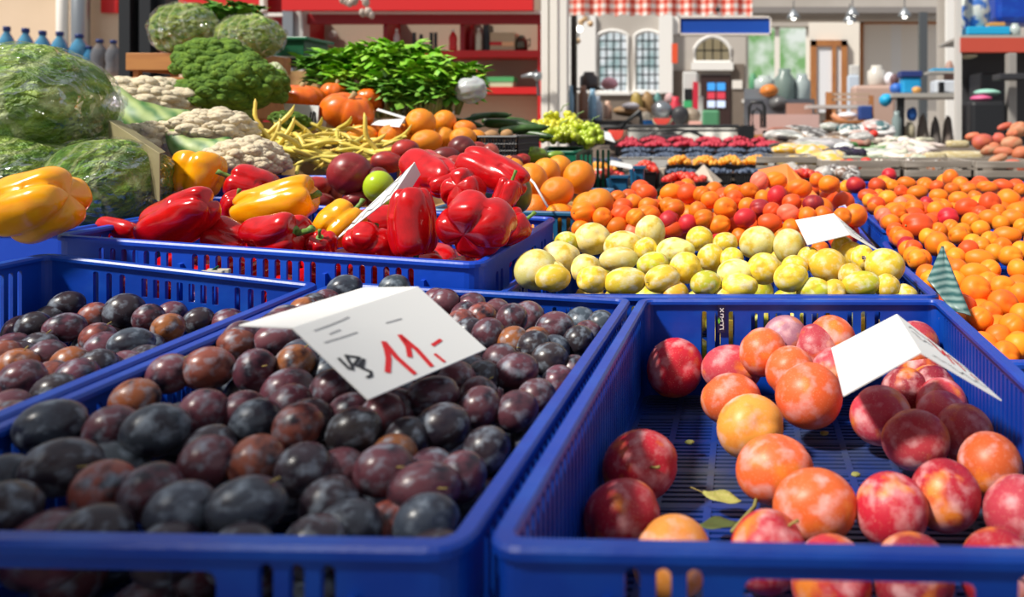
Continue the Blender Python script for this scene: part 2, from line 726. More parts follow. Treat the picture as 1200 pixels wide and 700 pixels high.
counter('market_counter', 'low wooden counter under the three near plum crates', -1.0, .75, .38, 1.02, .432)
counter('market_counter', 'low wooden counter under the pepper, yellow plum and apricot crates', -.955, 1.35, 1.027, 2.72, .44)
counter('market_counter', 'wooden display step under the cabbages and cauliflowers', -2.3, -.97, 1.05, 2.72, .50)
r = empty('market_counter', (.8, 4., 0), 'long sloping berry counter behind the apricots', 'counter')
mb = MB()
zb = lambda y: .560 + (y - 2.8) * .068
mb.quadplate((-.9, 2.75, zb(2.75)), (3.4, 2.75, zb(2.75)), (3.4, 4.75, zb(4.75)), (-.9, 4.75, zb(4.75)), .025)
mb.build('table_top', TABLEW, r)
for x in (-.85, .9, 3.3):
    for y in (2.8, 4.7):
        mb = MB()
        mb.box((x, y, (zb(y) - .03) / 2), (.05, .05, zb(y) - .03))
        mb.build('leg', TABLEW, r)

# ------------------------------------------------------------------ the blue crates
crate('plastic_crate', 'blue plastic crate of dark plums under the price card reading 11', [(-.538, .405, .584), (-.147, .405, .5775), (-.147, 1.0165, .575), (-.54, 1.0165, .597)], .135, BLUE,
      (euro_short, euro_window, euro_long, euro_long), 'blue plastic crates on the stall', ribs=(-.135, .135), floor_m=DIRTY)
crate('plastic_crate', 'blue plastic crate of dark plums at the outer end, beyond the divider rim', [(-.93, .42, .625), (-.552, .405, .580), (-.556, 1.0165, .5945), (-.93, 1.0245, .634)], .135, BLUE,
      (euro_short, euro_window, euro_long, euro_long), 'blue plastic crates on the stall', ribs=(-.135, .135), floor_m=DIRTY)
crate('plastic_crate', 'blue plastic crate half empty with large red plums', [(-.138, .405, .5785), (.263, .405, .5705), (.263, 1.0176, .5745), (-.138, 1.0165, .575)], .132, BLUE,
      (euro_short, euro_window, euro_long, euro_long), 'blue plastic crates on the stall', ribs=(-.135, .135), floor_m=DIRTY)
crate('plastic_crate', 'blue plastic crate of red and yellow peppers', [(-.949, 1.047, .654), (-.352, 1.032, .617), (-.345, 1.432, .634), (-.945, 1.446, .662)], .15, BLUE2,
      (pepper_long, euro_long, euro_short, pepper_short), 'blue plastic crates on the stall', R=.025, ribs=(-.115, .085, .22))
crate('plastic_crate', 'blue plastic crate of yellow plums behind the red plums', [(-.335, 1.026, .576), (.266, 1.026, .575), (.266, 1.43, .576), (-.335, 1.43, .576)], .12, BLUE,
      (euro_long, euro_long, euro_short, euro_short), 'blue plastic crates on the stall')
crate('plastic_crate', 'blue plastic crate of apricots behind the yellow plums', [(-.30, 1.445, .560), (.262, 1.445, .560), (.262, 2.05, .600), (-.30, 2.05, .600)], .115, BLUE2,
      (euro_long, euro_long, euro_long, euro_long), 'blue plastic crates on the stall')
crate('plastic_crate', 'teal plastic crate of oranges behind the pepper crate', [(-.60, 1.46, .646), (-.308, 1.455, .640), (-.308, 1.86, .655), (-.60, 1.86, .655)], .195, TEAL,
      (euro_short, euro_short, euro_short, euro_short), 'plastic crates behind the peppers')
crate('plastic_crate', 'blue plastic crate under the near slope of the apricot pile beside red plums', [(.272, .93, .515), (.64, .93, .515), (.64, 1.52, .578), (.272, 1.52, .578)], .055, BLUE,
      (euro_short, euro_short, euro_long, euro_long), 'crates under the big apricot pile')
crate('plastic_crate', 'blue plastic crate under the far half of the apricot pile', [(.285, 1.56, .592), (1.0, 1.56, .592), (1.0, 2.56, .622), (.285, 2.56, .622)], .045, BLUE,
      (euro_long, euro_long, euro_long, euro_long), 'crates under the big apricot pile')
crate('plastic_crate', 'blue plastic crate of bagged cabbages beside the peppers', [(-1.62, 1.10, .66), (-.965, 1.10, .655), (-.965, 1.56, .66), (-1.62, 1.56, .665)], .15, BLUE2,
      (pepper_long, euro_long, euro_short, euro_short), 'blue plastic crates on the stall')

simple_box('wooden_box', 'wooden box under the far half of the apricot pile', Vector((.64, 2.05, .442)), (.66, .90, .098), mat('box_wood_plain', (.40, .26, .12), .7), 'box', slat=2)
# ------------------------------------------------------------------ fruit kinds
SKIN_D = fruit_mat('dark_plum_skin', (.016, .012, .022), (1.2, .48, .68), (.30, .36, .44), (2.0, .50, .72), .62, None, .30, spec=.45)
SKIN_R = fruit_mat('red_plum_skin', (.80, .22, .03), (1.0, .54, .68), (.85, .52, .52), (1.9, .49, .72), .62, ((.85, .6, .4), 16., .5), .42, spec=.4)
SKIN_Y = fruit_mat('yellow_plum_skin', (.66, .44, .03), (1.5, .49, .64), (.82, .80, .62), (2.0, .48, .70), .65, ((.30, .22, .05), 9., .35), .42, spec=.4)
SKIN_A = fruit_mat('apricot_skin', (.80, .075, .02), (.8, .54, .80), None, speck=((.65, .10, .02), 11., .5), rough=.45, bump=.05, bscale=14., spec=.35)
SKIN_N = fruit_mat('nectarine_skin', (.17, .015, .015), (.9, .45, .7), (.6, .32, .22), (1.6, .6, .85), .4, ((.6, .25, .1), 20., .3), .35)
SKIN_O = fruit_mat('orange_peel', (.85, .22, .008), (1., .45, .8), None, rough=.36, bump=.25, bscale=22., spec=.5)
SKIN_PR = fruit_mat('pepper_skin', (.62, .03, .012), (.7, .62, .9), None, rough=.16, coat=.5)
K_DP = round_fruit('dark_plum', SKIN_D, .07, .3, .035, .13, .025, stem=(.28, .03, STEM))
K_RP = round_fruit('red_plum', SKIN_R, .12, .34, .035, .14, .02, stem=(.3, .035, STEM))
K_YP = round_fruit('yellow_plum', SKIN_Y, .13, .34, .05, .15, .03, stem=(.2, .03, STEM))
K_AP = round_fruit('apricot', SKIN_A, .14, .36, .07, .14, .03, stem=(.12, .05, STEM))
K_NE = round_fruit('nectarine', SKIN_N, .16, .4, .05, .14, .02, stem=(.1, .05, STEM))
K_OR = round_fruit('orange', SKIN_O, .05, .18, 0., .2, .012, stem=(.05, .06, STEMG))

T_D = {'d': ('near-black plum', (.035, .024, .03)), 'b': ('blue-bloomed plum', (.05, .062, .085)), 'p': ('purple plum', (.125, .040, .055)),
       'r': ('reddish plum', (.25, .065, .045)), 'o': ('orange-brown plum', (.28, .09, .03))}

# near dark plums (px, py, w, h, tone[, tilt])
FL = [(208, 396, 50, 42, 'p'), (250, 400, 52, 34, 'r'), (244, 432, 68, 52, 'r', 15), (199, 436, 52, 44, 'p'), (299, 434, 50, 52, 'p'), (346, 427, 52, 48, 'o'), (158, 462, 64, 38, 'o'),
      (238, 478, 60, 45, 'p'), (270, 371, 48, 28, 'p'), (298, 358, 40, 20, 'o'), (238, 377, 34, 24, 'p'), (322, 395, 60, 32, 'p'), (400, 336, 44, 28, 'b'), (462, 331, 38, 18, 'b'),
      (350, 352, 38, 18, 'd'), (372, 347, 26, 16, 'p'), (328, 366, 56, 16, 'p'), (389, 455, 48, 46, 'p'), (340, 465, 54, 30, 'p'), (284, 470, 34, 24, 'p'), (300, 491, 64, 50, 'b', 12), (350, 500, 50, 58, 'r'),
      (362, 482, 54, 30, 'd'), (415, 500, 68, 48, 'd'), (410, 473, 44, 26, 'p'), (182, 505, 88, 66, 'b', 5), (131, 498, 50, 48, 'p'), (57, 500, 95, 66, 'b', 5), (72, 548, 108, 72, 'd', 8), (121, 570, 66, 64, 'r'),
      (177, 572, 58, 62, 'p'), (243, 540, 70, 62, 'p'), (247, 508, 46, 20, 'd'), (300, 534, 50, 50, 'r'), (355, 543, 68, 50, 'd', 10), (398, 543, 50, 36, 'p'), (450, 548, 75, 58, 'p', 15), (460, 520, 38, 22, 'o'),
      (386, 583, 74, 52, 'd', 12), (498, 567, 90, 54, 'p', 8), (540, 553, 50, 50, 'p'), (504, 536, 38, 20, 'p'), (570, 521, 58, 44, 'd'), (519, 501, 68, 60, 'd'), (500, 605, 80, 56, 'b', 10), (408, 610, 84, 50, 'b', 6),
      (368, 620, 50, 34, 'd'), (455, 602, 44, 30, 'r'), (290, 592, 100, 72, 'b', 10), (213, 594, 92, 64, 'b', 10), (110, 613, 106, 44, 'd'), (4, 552, 40, 40, 'b'), (8, 592, 64, 60, 'd'), (195, 622, 60, 22, 'd'), (282, 624, 60, 22, 'd'),
      (605, 435, 54, 44, 'p'), (586, 419, 44, 34, 'p'), (644, 420, 46, 38, 'd', 10), (678, 399, 38, 36, 'd'), (650, 381, 46, 32, 'p'), (688, 385, 32, 20, 'p'), (708, 376, 22, 26, 'b'), (625, 401, 32, 28, 'd'), (628, 390, 26, 14, 'o'),
      (601, 397, 26, 30, 'o'), (572, 389, 40, 34, 'p'), (564, 366, 34, 24, 'r'), (600, 372, 38, 34, 'p'), (581, 357, 26, 14, 'p'), (552, 351, 38, 16, 'p'), (540, 369, 20, 14, 'r'), (546, 360, 22, 14, 'p'), (550, 380, 22, 16, 'd'),
      (521, 352, 34, 28, 'p'), (512, 344, 28, 14, 'p'), (506, 464, 68, 48, 'p'), (535, 439, 38, 32, 'p'), (560, 452, 42, 22, 'p'), (562, 474, 48, 44, 'p'), (605, 481, 54, 48, 'p'), (628, 460, 48, 34, 'p'), (654, 439, 34, 22, 'p'),
      (672, 424, 16, 16, 'p'), (565, 433, 30, 22, 'd'), (550, 422, 24, 14, 'd'), (465, 475, 50, 40, 'p'), (650, 400, 28, 16, 'b'), (448, 478, 44, 36, 'p'), (476, 502, 30, 26, 'd')]


def s_fl(x, y):
    z = np.interp(y, [.40, .6, .8, .93, 1.0], [.566, .572, .574, .584, .588])
    return float(z + np.interp(x, [-.54, -.30, -.22, -.14], [.012, .006, -.006, -.026]))


DB_FL = (-.528, -.158, .424, 1.004)
heap(K_DP, 'dark_plum', 'plum', FL, s_fl, (.035, .062), T_D, 'dark plums in the crate under the 11 card', 'in the 11-card crate', 'the divider rim', DB_FL, lambda x, y: .458, k=.78, stem_p=.2, step=.05)
fill(K_DP, 'dark_plum', 'plum', 85, DB_FL, lambda x, y: .458, lambda x, y: s_fl(x, y) - .018, (.019, .022), [T_D['d'][1], T_D['p'][1], T_D['b'][1]], 'dark plum half buried under the top layer of the 11-card crate', 'dark plums buried in the crate under the 11 card', .84)

fill(K_DP, 'dark_plum', 'plum', 26, DB_FL, lambda x, y: s_fl(x, y) - .045, lambda x, y: s_fl(x, y) + .012, (.019, .022), [T_D['p'][1], T_D['b'][1], T_D['d'][1]], 'small dark plum tucked between the top plums of the 11-card crate', 'dark plums tucked between the top ones under the 11 card', .80)
LC = [(32, 357, 48, 30, 'd'), (58, 366, 46, 16, 'd'), (40, 383, 46, 36, 'd', 15), (76, 384, 56, 35, 'p'), (111, 368, 30, 28, 'r'), (146, 366, 54, 46, 'd'), (174, 370, 28, 28, 'p'), (201, 361, 34, 16, 'p'), (233, 368, 32, 16, 'd'),
      (197, 379, 42, 24, 'o', 10), (115, 389, 32, 22, 'r'), (121, 399, 32, 20, 'p'), (154, 399, 60, 30, 'b', 5), (55, 411, 46, 26, 'p'), (46, 398, 26, 18, 'd'), (83, 415, 40, 18, 'o'), (115, 421, 50, 24, 'd'), (90, 433, 60, 26, 'p'),
      (146, 419, 28, 16, 'p'), (170, 412, 34, 16, 'd'), (14, 397, 34, 14, 'p'), (4, 406, 24, 14, 'r'), (20, 406, 18, 12, 'd'), (21, 417, 50, 18, 'o'), (26, 443, 64, 44, 'p'), (65, 453, 60, 32, 'd', 12), (60, 430, 24, 14, 'r'),
      (10, 466, 32, 18, 'p'), (12, 477, 32, 16, 'r')]


def s_l(x, y):
    return float(np.interp(y, [.45, .7, 1.0], [.575, .575, .565]))


DB_L = (-.92, -.566, .43, 1.008)
heap(K_DP, 'dark_plum', 'plum', LC, s_l, (.035, .058), T_D, 'dark plums in the crate beyond the divider rim', 'beyond the divider rim', 'the outer end', DB_L, lambda x, y: .475, k=.78, stem_p=.2, step=.05)
fill(K_DP, 'dark_plum', 'plum', 50, (-.92, -.566, .6, 1.008), lambda x, y: .475, lambda x, y: s_l(x, y) - .012, (.019, .022), [T_D['d'][1], T_D['p'][1]], 'dark plum half buried in the crate beyond the divider rim', 'dark plums buried in the crate beyond the divider rim', .84)

fill(K_DP, 'dark_plum', 'plum', 14, (-.92, -.566, .6, 1.008), lambda x, y: s_l(x, y) - .045, lambda x, y: s_l(x, y) + .008, (.019, .022), [T_D['p'][1], T_D['b'][1]], 'small dark plum tucked between the top plums beyond the divider rim', 'dark plums tucked between the top ones beyond the divider rim', .80)
T_R = {'r': ('crimson plum', (.50, .018, .035)), 'p': ('pink-bloomed plum', (.52, .05, .07)), 'o': ('orange-red plum', (.72, .12, .03)), 'y': ('yellow-orange plum', (.80, .28, .05)), 'l': ('lilac-bloomed plum', (.42, .16, .22)), 'm': ('maroon plum', (.30, .02, .035))}
FR = [(791, 431, 66, 70, 'r'), (857, 429, 72, 50, 'p'), (894, 409, 56, 50, 'o'), (920, 387, 46, 34, 'l'), (956, 403, 60, 48, 'p'), (975, 387, 42, 34, 'o'), (926, 434, 58, 58, 'o'), (948, 464, 80, 80, 'o'), (978, 425, 34, 36, 'p'),
      (857, 466, 72, 58, 'o'), (879, 500, 80, 78, 'y'), (908, 550, 92, 85, 'o'), (955, 590, 100, 85, 'o'), (1045, 594, 88, 85, 'r'), (1108, 579, 85, 86, 'r'), (1032, 487, 74, 72, 'p'), (1073, 515, 82, 72, 'p'), (1104, 484, 62, 54, 'p'),
      (1061, 455, 56, 50, 'm'), (1157, 505, 72, 66, 'p'), (1140, 461, 50, 36, 'p'), (1112, 447, 52, 38, 'm'), (1097, 392, 36, 30, 'p'), (1082, 426, 44, 38, 'm'), (1185, 545, 74, 82, 'o'), (1206, 592, 60, 72, 'p'),
      (900, 632, 82, 70, 'r'), (974, 662, 70, 70, 'r'), (1070, 660, 74, 72, 'm'), (1171, 655, 74, 72, 'r'), (729, 546, 90, 88, 'r'), (696, 600, 92, 80, 'r'), (788, 643, 84, 80, 'y')]
FRY = {(894, 409): .935, (857, 429): .955, (920, 387): .978, (956, 403): .935, (975, 387): .968, (926, 434): .895, (948, 464): .845, (978, 425): .925, (1097, 392): .972, (1082, 426): .93, (1061, 455): .895, (1112, 447): .90, (1140, 461): .875}


def s_fr(x, y):
    return .492


FRB = (-.126, .252, .424, 1.004)
heap(K_RP, 'red_plum', 'plum', FR, s_fr, (.058, .078), T_R, 'large red plums in the half empty crate', 'in the half-empty crate', 'the dark-plum crate', FRB, lambda x, y: .452, k=.84, stem_p=.25, step=.07, sink=.0, atY=FRY)
# ------------------------------------------------------------------ price cards
def lerp4(q, u, v):
    a, b, c, d = q                       # a: u0 v0, b: u1 v0, c: u1 v1, d: u0 v1
    return (a * (1 - u) + b * u) * (1 - v) + (d * (1 - u) + c * u) * v


def strokes(q, lines, wd, m, parent, name='writing'):
    """Pen strokes on a card face: polylines in face coordinates (u along, v up), drawn as thin ribbons lying on it."""
    n = (q[1] - q[0]).cross(q[3] - q[0]).normalized()
    if n.dot(Vector((0, 0, H)) - q[0]) < 0:
        n = -n
    mb = MB()
    for ln in lines:
        pts = [lerp4(q, u, v) for u, v in ln]
        for i in range(len(pts) - 1):
            d = (pts[i + 1] - pts[i])
            s = d.normalized().cross(n) * wd / 2
            e = d.normalized() * wd * .3
            a, b = pts[i] - e, pts[i + 1] + e
            lift = n * (.0005 + .00004 * i)
            mb.add([a - s + lift, a + s + lift, b + s + lift, b - s + lift], [(0, 1, 2, 3)])
    return mb.build(name, m, parent, fix=False)


def tent_card(label, qa, qb, m=CARD, group=None, name='price_card', mb_=None):
    """Folded card: face a and face b share a ridge."""
    c = sum((Vector(p) for p in list(qa) + list(qb)), Vector()) / 8
    c.z = min(Vector(p).z for p in list(qa) + list(qb))
    r = empty(name, c, label, 'price card', group)
    for q in (qa, qb):
        if q:
            mb = MB()
            mb.quadplate(*q, .0012)
            mb.build('card_panel', mb_ if (mb_ and q is qb) else m, r)
    return r


def scribble(u0, u1, v, n=9, a=.03, seed=1):
    r = random.Random(seed)
    return [(u0 + (u1 - u0) * i / n, v + r.uniform(-a, a)) for i in range(n + 1)]


def on_plane(a, b, c, px, py):
    n = (b - a).cross(c - a)
    e = Vector((0, 0, H))
    d = W(px, py, 1.) - e
    return e + d * (n.dot(a - e) / n.dot(d))


# the 11,- card on the dark plums
R_ = W(490, 336, .728)
L_ = W(343, 384, .577)
BR, BL = W(570, 409, .685), W(432, 468, .555)
BA = W(280, 381, .651)
R_ = on_plane(BL, BR, L_, 490, 336)
BB = on_plane(L_, R_, BA, 426, 337)
card = tent_card('white folded price card reading 11 lying on the dark plums', (BL, BR, R_, L_), (L_, R_, BB, BA))
q = (BL, BR, R_, L_)
# face coordinates found from the photograph by inverting the face
def uv(px, py, q=None):
    u, v, st = .5, .5, .5
    for lev in range(7):
        cand = []
        for i in range(-4, 5):
            for j in range(-4, 5):
                a, b = u + st * i / 4, v + st * j / 4
                p = lerp4(q, a, b)
                cand.append(((CX + p.x / p.y * F - px) ** 2 + (CY + (H - p.z) / p.y * F - py) ** 2, a, b))
        _, u, v = min(cand)
        st *= .4
    return u, v


def trace(q, pix):
    return [[uv(x, y, q) for x, y in ln] for ln in pix]


strokes(q, trace(q, [[(450, 402), (453, 411), (455, 421), (454, 436)], [(451, 403), (465, 420), (485, 438)], [(469, 394), (478, 407), (480, 418)], [(470, 395), (488, 410), (505, 429)]]), .0046, INK_RED, card)
strokes(q, trace(q, [[(507, 405), (516, 399)], [(510, 416), (520, 424)]]),   .0034, INK_RED, card)
strokes(q, trace(q, [[(397, 421), (409, 433)], [(405, 417), (412, 429), (413, 434)], [(407, 418), (416, 419), (421, 420)], [(421, 420), (415, 428), (420, 430), (426, 422), (424, 432)], [(424, 432), (434, 436), (435, 441), (430, 443)]]), .0026, INK, card)
strokes(q, trace(q, [[(368, 388), (385, 382), (400, 376), (408, 372)], [(386, 392), (398, 387)], [(380, 402), (400, 396), (418, 390)]]), .0012, INKG, card, 'faint_writing')
strokes(q, trace(q, [[(452, 379), (470, 374)]]), .0012, INKG, card, 'faint_writing')

# card on the red plums
R1, R2 = W(1051, 368, .826), W(1079, 413, .684)
A1, B1 = W(988, 464, .702), W(974, 408, .854)
C1, D1 = W(1174, 469, .677), W(1127, 427, .829)
B1 = on_plane(A1, R2, R1, 974, 408)
D1 = on_plane(R2, C1, R1, 1131, 430)
card = tent_card('white folded price card standing on the large red plums', (A1, R2, R1, B1), (R2, C1, D1, R1))
q = (R2, C1, D1, R1)
strokes(q, [scribble(.1, .5, .78, 8, .05, 1), scribble(.1, .38, .58, 6, .05, 2), scribble(.62, .92, .7, 6, .04, 5)], .0022, INKG, card)
strokes(q, [[(.42, .85), (.52, .55), (.60, .8), (.58, .4)], [(.68, .8), (.75, .45)], [(.82, .45), (.9, .42)]], .0028, INK_RED, card)
strokes(q, [scribble(.2, .9, .16, 12, .05, 3)], .0014, INK, card)

# card on the yellow plums
a0, a1, a2, a3 = W(946, 287, 1.13), W(996, 275, 1.15), W(977, 250, 1.27), W(932, 258, 1.25)
c1, d1 = W(1035, 297, 1.15), W(1016, 283, 1.27)
a3 = on_plane(a0, a1, a2, 932, 258)
d1 = on_plane(a1, c1, a2, 1013, 281)
card = tent_card('white folded price card standing on the yellow plums', (a0, a1, a2, a3), (a1, c1, d1, a2))
q = (a1, c1, d1, a2)
strokes(q, [scribble(.1, .9, .75, 14, .07, 3), scribble(.1, .8, .5, 12, .07, 4), scribble(.2, .9, .25, 12, .06, 6)], .0018, INK, card)

# narrow card on the peppers
p0, p1, p2 = W(390, 284, 1.115), W(459, 231, 1.115), W(486, 190, 1.19)
nn_ = (p1 - p0).cross(p2 - p0)
dr = W(424, 249, 1.)
cam_ = Vector((0, 0, H))
p3 = cam_ + (dr - cam_) * (nn_.dot(p0 - cam_) / nn_.dot(dr - cam_))
qa = (p0, p1, p2, p3)
card = tent_card('narrow white price card leaning among the red peppers', qa, (p1 + Vector((.004, .01, -.02)), p1, p2, p2 + Vector((.004, .012, -.02))))
strokes(qa, trace(qa, [[(404, 271), (412, 262), (416, 262), (424, 253)], [(424, 256), (431, 247), (436, 246), (446, 237)], [(447, 240), (454, 230), (457, 229), (467, 215)], [(452, 224), (462, 214), (466, 212), (476, 199)], [(432, 243), (441, 235), (445, 231)]]), .0022, INK, card)

# orange card behind the apricots
OC = mat('orange_card', (.72, .20, .03), .7)
e0, e1, e2 = W(888, 199, 2.0), W(922, 192, 1.98), W(977, 249, 1.70)
card = tent_card('orange folded price card standing behind the apricots', (W(891, 214, 1.98), W(925, 222, 1.94), e1, e0), (W(925, 222, 1.94), W(968, 262, 1.69), e2, e1), OC)

# olive card by the cauliflowers
OL = mat('olive_card', (.30, .26, .13), .7, (.24, .20, .10), 6.)
card = tent_card('olive cardboard price card between the bagged cabbage and the cauliflowers', (W(128, 180, 1.42), W(187, 238, 1.27), W(187, 180, 1.27), W(127, 141, 1.42)),
                 (W(127, 141, 1.42), W(187, 180, 1.27), W(194, 178, 1.36), W(140, 141, 1.5)), OL)
# white card by the pumpkins
qa = (W(338, 148, 2.0), W(372, 153, 1.97), W(374, 124, 1.97), W(332, 121, 2.0))
card = tent_card('white price card with dark writing leaning on the big pumpkin', qa, (W(372, 153, 1.97), W(382, 150, 2.1), W(382, 128, 2.1), W(374, 124, 1.97)))
strokes(qa, [[(.72, .2), (.78, .7)], [(.80, .15), (.86, .75)], [(.92, .2), (.9, .7)]], .0045, INK, card)
qa = (W(440, 148, 2.06), W(472, 147, 2.0), W(476, 137, 1.98), W(443, 127, 2.05))
tent_card('white folded price card between the pumpkins and the oranges', (W(435, 146, 1.98), W(468, 149, 1.9), W(474, 139, 1.95), W(442, 141, 2.03)), (W(474, 139, 1.95), W(476, 137, 2.0), W(443, 127, 2.12), W(441, 129, 2.08)))
# ------------------------------------------------------------------ yellow plums
T_Y = {'y': ('yellow plum', (.90, .60, .045)), 'p': ('cream-bloomed yellow plum', (.88, .74, .24)), 'g': ('greenish yellow plum', (.58, .58, .03)), 'o': ('golden yellow plum', (.88, .50, .04))}
YP = [(601, 316, 55, 50, 'p'), (648, 326, 43, 34, 'y'), (646, 320, 38, 32, 'p'), (657, 302, 48, 40, 'p'), (664, 283, 30, 24, 'g'), (694, 280, 44, 38, 'p'), (687, 315, 36, 36, 'p'), (695, 328, 40, 34, 'y'), (725, 304, 46, 30, 'p'),
      (730, 288, 46, 36, 'p'), (733, 330, 54, 36, 'y'), (762, 272, 36, 40, 'p'), (757, 292, 24, 28, 'y'), (792, 294, 54, 32, 'p'), (765, 309, 38, 28, 'g'), (776, 327, 44, 34, 'y'), (803, 314, 38, 38, 'y'), (820, 280, 32, 30, 'y'),
      (850, 285, 30, 26, 'y'), (833, 302, 32, 33, 'y'), (857, 304, 30, 28, 'y'), (862, 320, 44, 34, 'p'), (867, 334, 46, 30, 'y'), (827, 331, 38, 30, 'g'), (791, 341, 36, 26, 'o'), (850, 344, 26, 20, 'y'), (888, 285, 44, 40, 'p'),
      (895, 315, 40, 38, 'y'), (925, 289, 38, 44, 'p'), (927, 325, 42, 36, 'y'), (931, 312, 32, 26, 'y'), (954, 338, 46, 28, 'g'), (970, 311, 45, 40, 'o'), (998, 299, 32, 32, 'y'), (1011, 303, 26, 32, 'y'), (1037, 312, 48, 42, 'y'),
      (1040, 331, 28, 22, 'y'), (1009, 333, 50, 32, 'g'), (1043, 342, 24, 18, 'g'), (1061, 341, 32, 20, 'y'), (997, 318, 22, 20, 'o'), (978, 337, 26, 22, 'y'), (988, 286, 28, 20, 'y'), (948, 302, 28, 26, 'y')]


def s_y(x, y):
    return float(np.interp(y, [1.03, 1.12, 1.25, 1.4, 1.5], [.594, .602, .628, .648, .66]))


YB = (-.322, .25, 1.045, 1.46)
done_y = heap(K_YP, 'yellow_plum', 'plum', YP, s_y, (.036, .060), T_Y, 'yellow plums behind the red plum crate', 'behind red plums', 'the peppers', YB, lambda x, y: .465, k=.80, stem_p=.1, step=.052)
fill(K_YP, 'yellow_plum', 'plum', 55, (-.322, .25, 1.042, 1.415), lambda x, y: .465, lambda x, y: s_y(x, y) - .024, (.021, .024), [T_Y['y'][1], T_Y['g'][1]], 'yellow plum half buried under the top layer behind the red plum crate', 'yellow plums buried in their crate', .84)
# small dark sticker on the yellow plum at the outer corner
best = min((o for o in bpy.data.objects if o.name.startswith('yellow_plum') and o.parent is None), key=lambda o: (o.location - W(1037, 312, 1.15)).length)
mb = MB()
cc, nn = best.location, (Vector((-.012, 0, H)) - best.location).normalized()
nn = (nn + Vector((.10, 0, .05))).normalized()
u = nn.cross(Vector((0, 0, 1))).normalized()
v = u.cross(nn)
rr = max(best.scale) * 1.02
pt = lambda a, b: cc + (nn * (1 - (a * a + b * b) * .5) + u * a + v * b).normalized() * rr
mb.add([pt(-.15 + .3 * i / 3, -.13 + .26 * j / 3) for j in range(4) for i in range(4)], [(j * 4 + i, j * 4 + i + 1, j * 4 + i + 5, j * 4 + i + 4) for j in range(3) for i in range(3)])
st = mb.build('fruit_sticker', mat('sticker_dark', (.05, .025, .03), .4, (.7, .6, .6), 260., .52, .56), fix=False)
st.parent = best
bpy.context.view_layer.update()
st.matrix_parent_inverse = Matrix.LocRotScale(best.location, best.rotation_euler, best.scale).inverted()

# ------------------------------------------------------------------ apricots behind the yellow plums
T_A = {'a': ('orange apricot', (.86, .19, .008)), 'l': ('light orange apricot', (.90, .27, .012)), 'r': ('crimson blushed apricot', (.52, .018, .03)), 'd': ('red-orange apricot', (.80, .085, .012)), 'm': ('dark red apricot', (.30, .02, .03)), 'p': ('pinkish apricot', (.78, .18, .10))}
AP = [(787, 226, 28, 22, 'a'), (806, 227, 26, 25, 'd'), (823, 228, 22, 20, 'a'), (790, 243, 26, 20, 'a'), (818, 244, 20, 16, 'a'), (833, 234, 24, 20, 'a'), (850, 244, 28, 26, 'a'), (825, 256, 26, 23, 'a'), (843, 262, 30, 22, 'a'),
      (806, 258, 18, 16, 'r'), (789, 268, 32, 27, 'd'), (785, 253, 18, 14, 'r'), (845, 274, 26, 16, 'r'), (867, 275, 24, 22, 'a'), (873, 255, 28, 23, 'r'), (891, 243, 26, 20, 'm'), (902, 259, 32, 20, 'd'), (911, 230, 24, 26, 'r'),
      (909, 212, 28, 22, 'a'), (890, 213, 22, 24, 'p'), (878, 224, 24, 20, 'a'), (895, 229, 16, 14, 'l'), (859, 224, 22, 16, 'a'), (861, 232, 22, 18, 'd'), (876, 239, 18, 16, 'l'), (937, 221, 30, 23, 'a'), (928, 237, 24, 20, 'd'),
      (953, 238, 26, 20, 'm'), (924, 249, 28, 20, 'p'), (947, 250, 20, 16, 'a'), (965, 249, 20, 16, 'a'), (927, 264, 22, 18, 'a'), (916, 271, 20, 16, 'a'), (972, 216, 26, 22, 'a'), (958, 211, 18, 18, 'a'), (987, 252, 20, 18, 'a'),
      (684, 249, 31, 26, 'a'), (706, 253, 24, 20, 'a'), (681, 264, 22, 16, 'a'), (724, 232, 22, 18, 'a'), (730, 241, 24, 18, 'd'), (729, 252, 28, 24, 'd'), (723, 264, 30, 22, 'a'), (743, 236, 22, 18, 'l'), (759, 250, 30, 20, 'a'),
      (760, 240, 24, 18, 'a'), (782, 240, 22, 18, 'a'), (783, 255, 18, 16, 'r'), (742, 267, 16, 14, 'p'), (745, 252, 18, 16, 'l'), (961, 289, 30, 22, 'a'), (905, 245, 18, 16, 'd')]


def s_a(x, y):
    return float(np.interp(y, [1.4, 1.55, 1.75, 1.95, 2.1], [.640, .662, .684, .692, .690]))


AB = (-.37, .262, 1.40, 2.06)
heap(K_AP, 'apricot', 'apricot', AP, s_a, (.036, .062), T_A, 'apricots behind the yellow plums', 'behind yellow plums', 'the oranges', AB, lambda x, y: .47, k=.84, step=.06)
fill(K_AP, 'apricot', 'apricot', 32, (-.288, .25, 1.46, 2.035), lambda x, y: s_a(x, y) - .07, lambda x, y: s_a(x, y) - .022, (.023, .028), [T_A['a'][1], T_A['d'][1]], 'apricot half buried under the top layer behind the yellow plums', 'apricots buried in the crate behind the yellow plums', .84)

fill(K_AP, 'apricot', 'apricot', 22, (-.29, .255, 1.46, 1.62), lambda x, y: .56, lambda x, y: s_a(x, y) - .004, (.022, .027), [T_A['a'][1], T_A['d'][1], T_A['r'][1]], 'apricot at the near slope just above the yellow plums', 'apricots at the near slope above the yellow plums', .82)
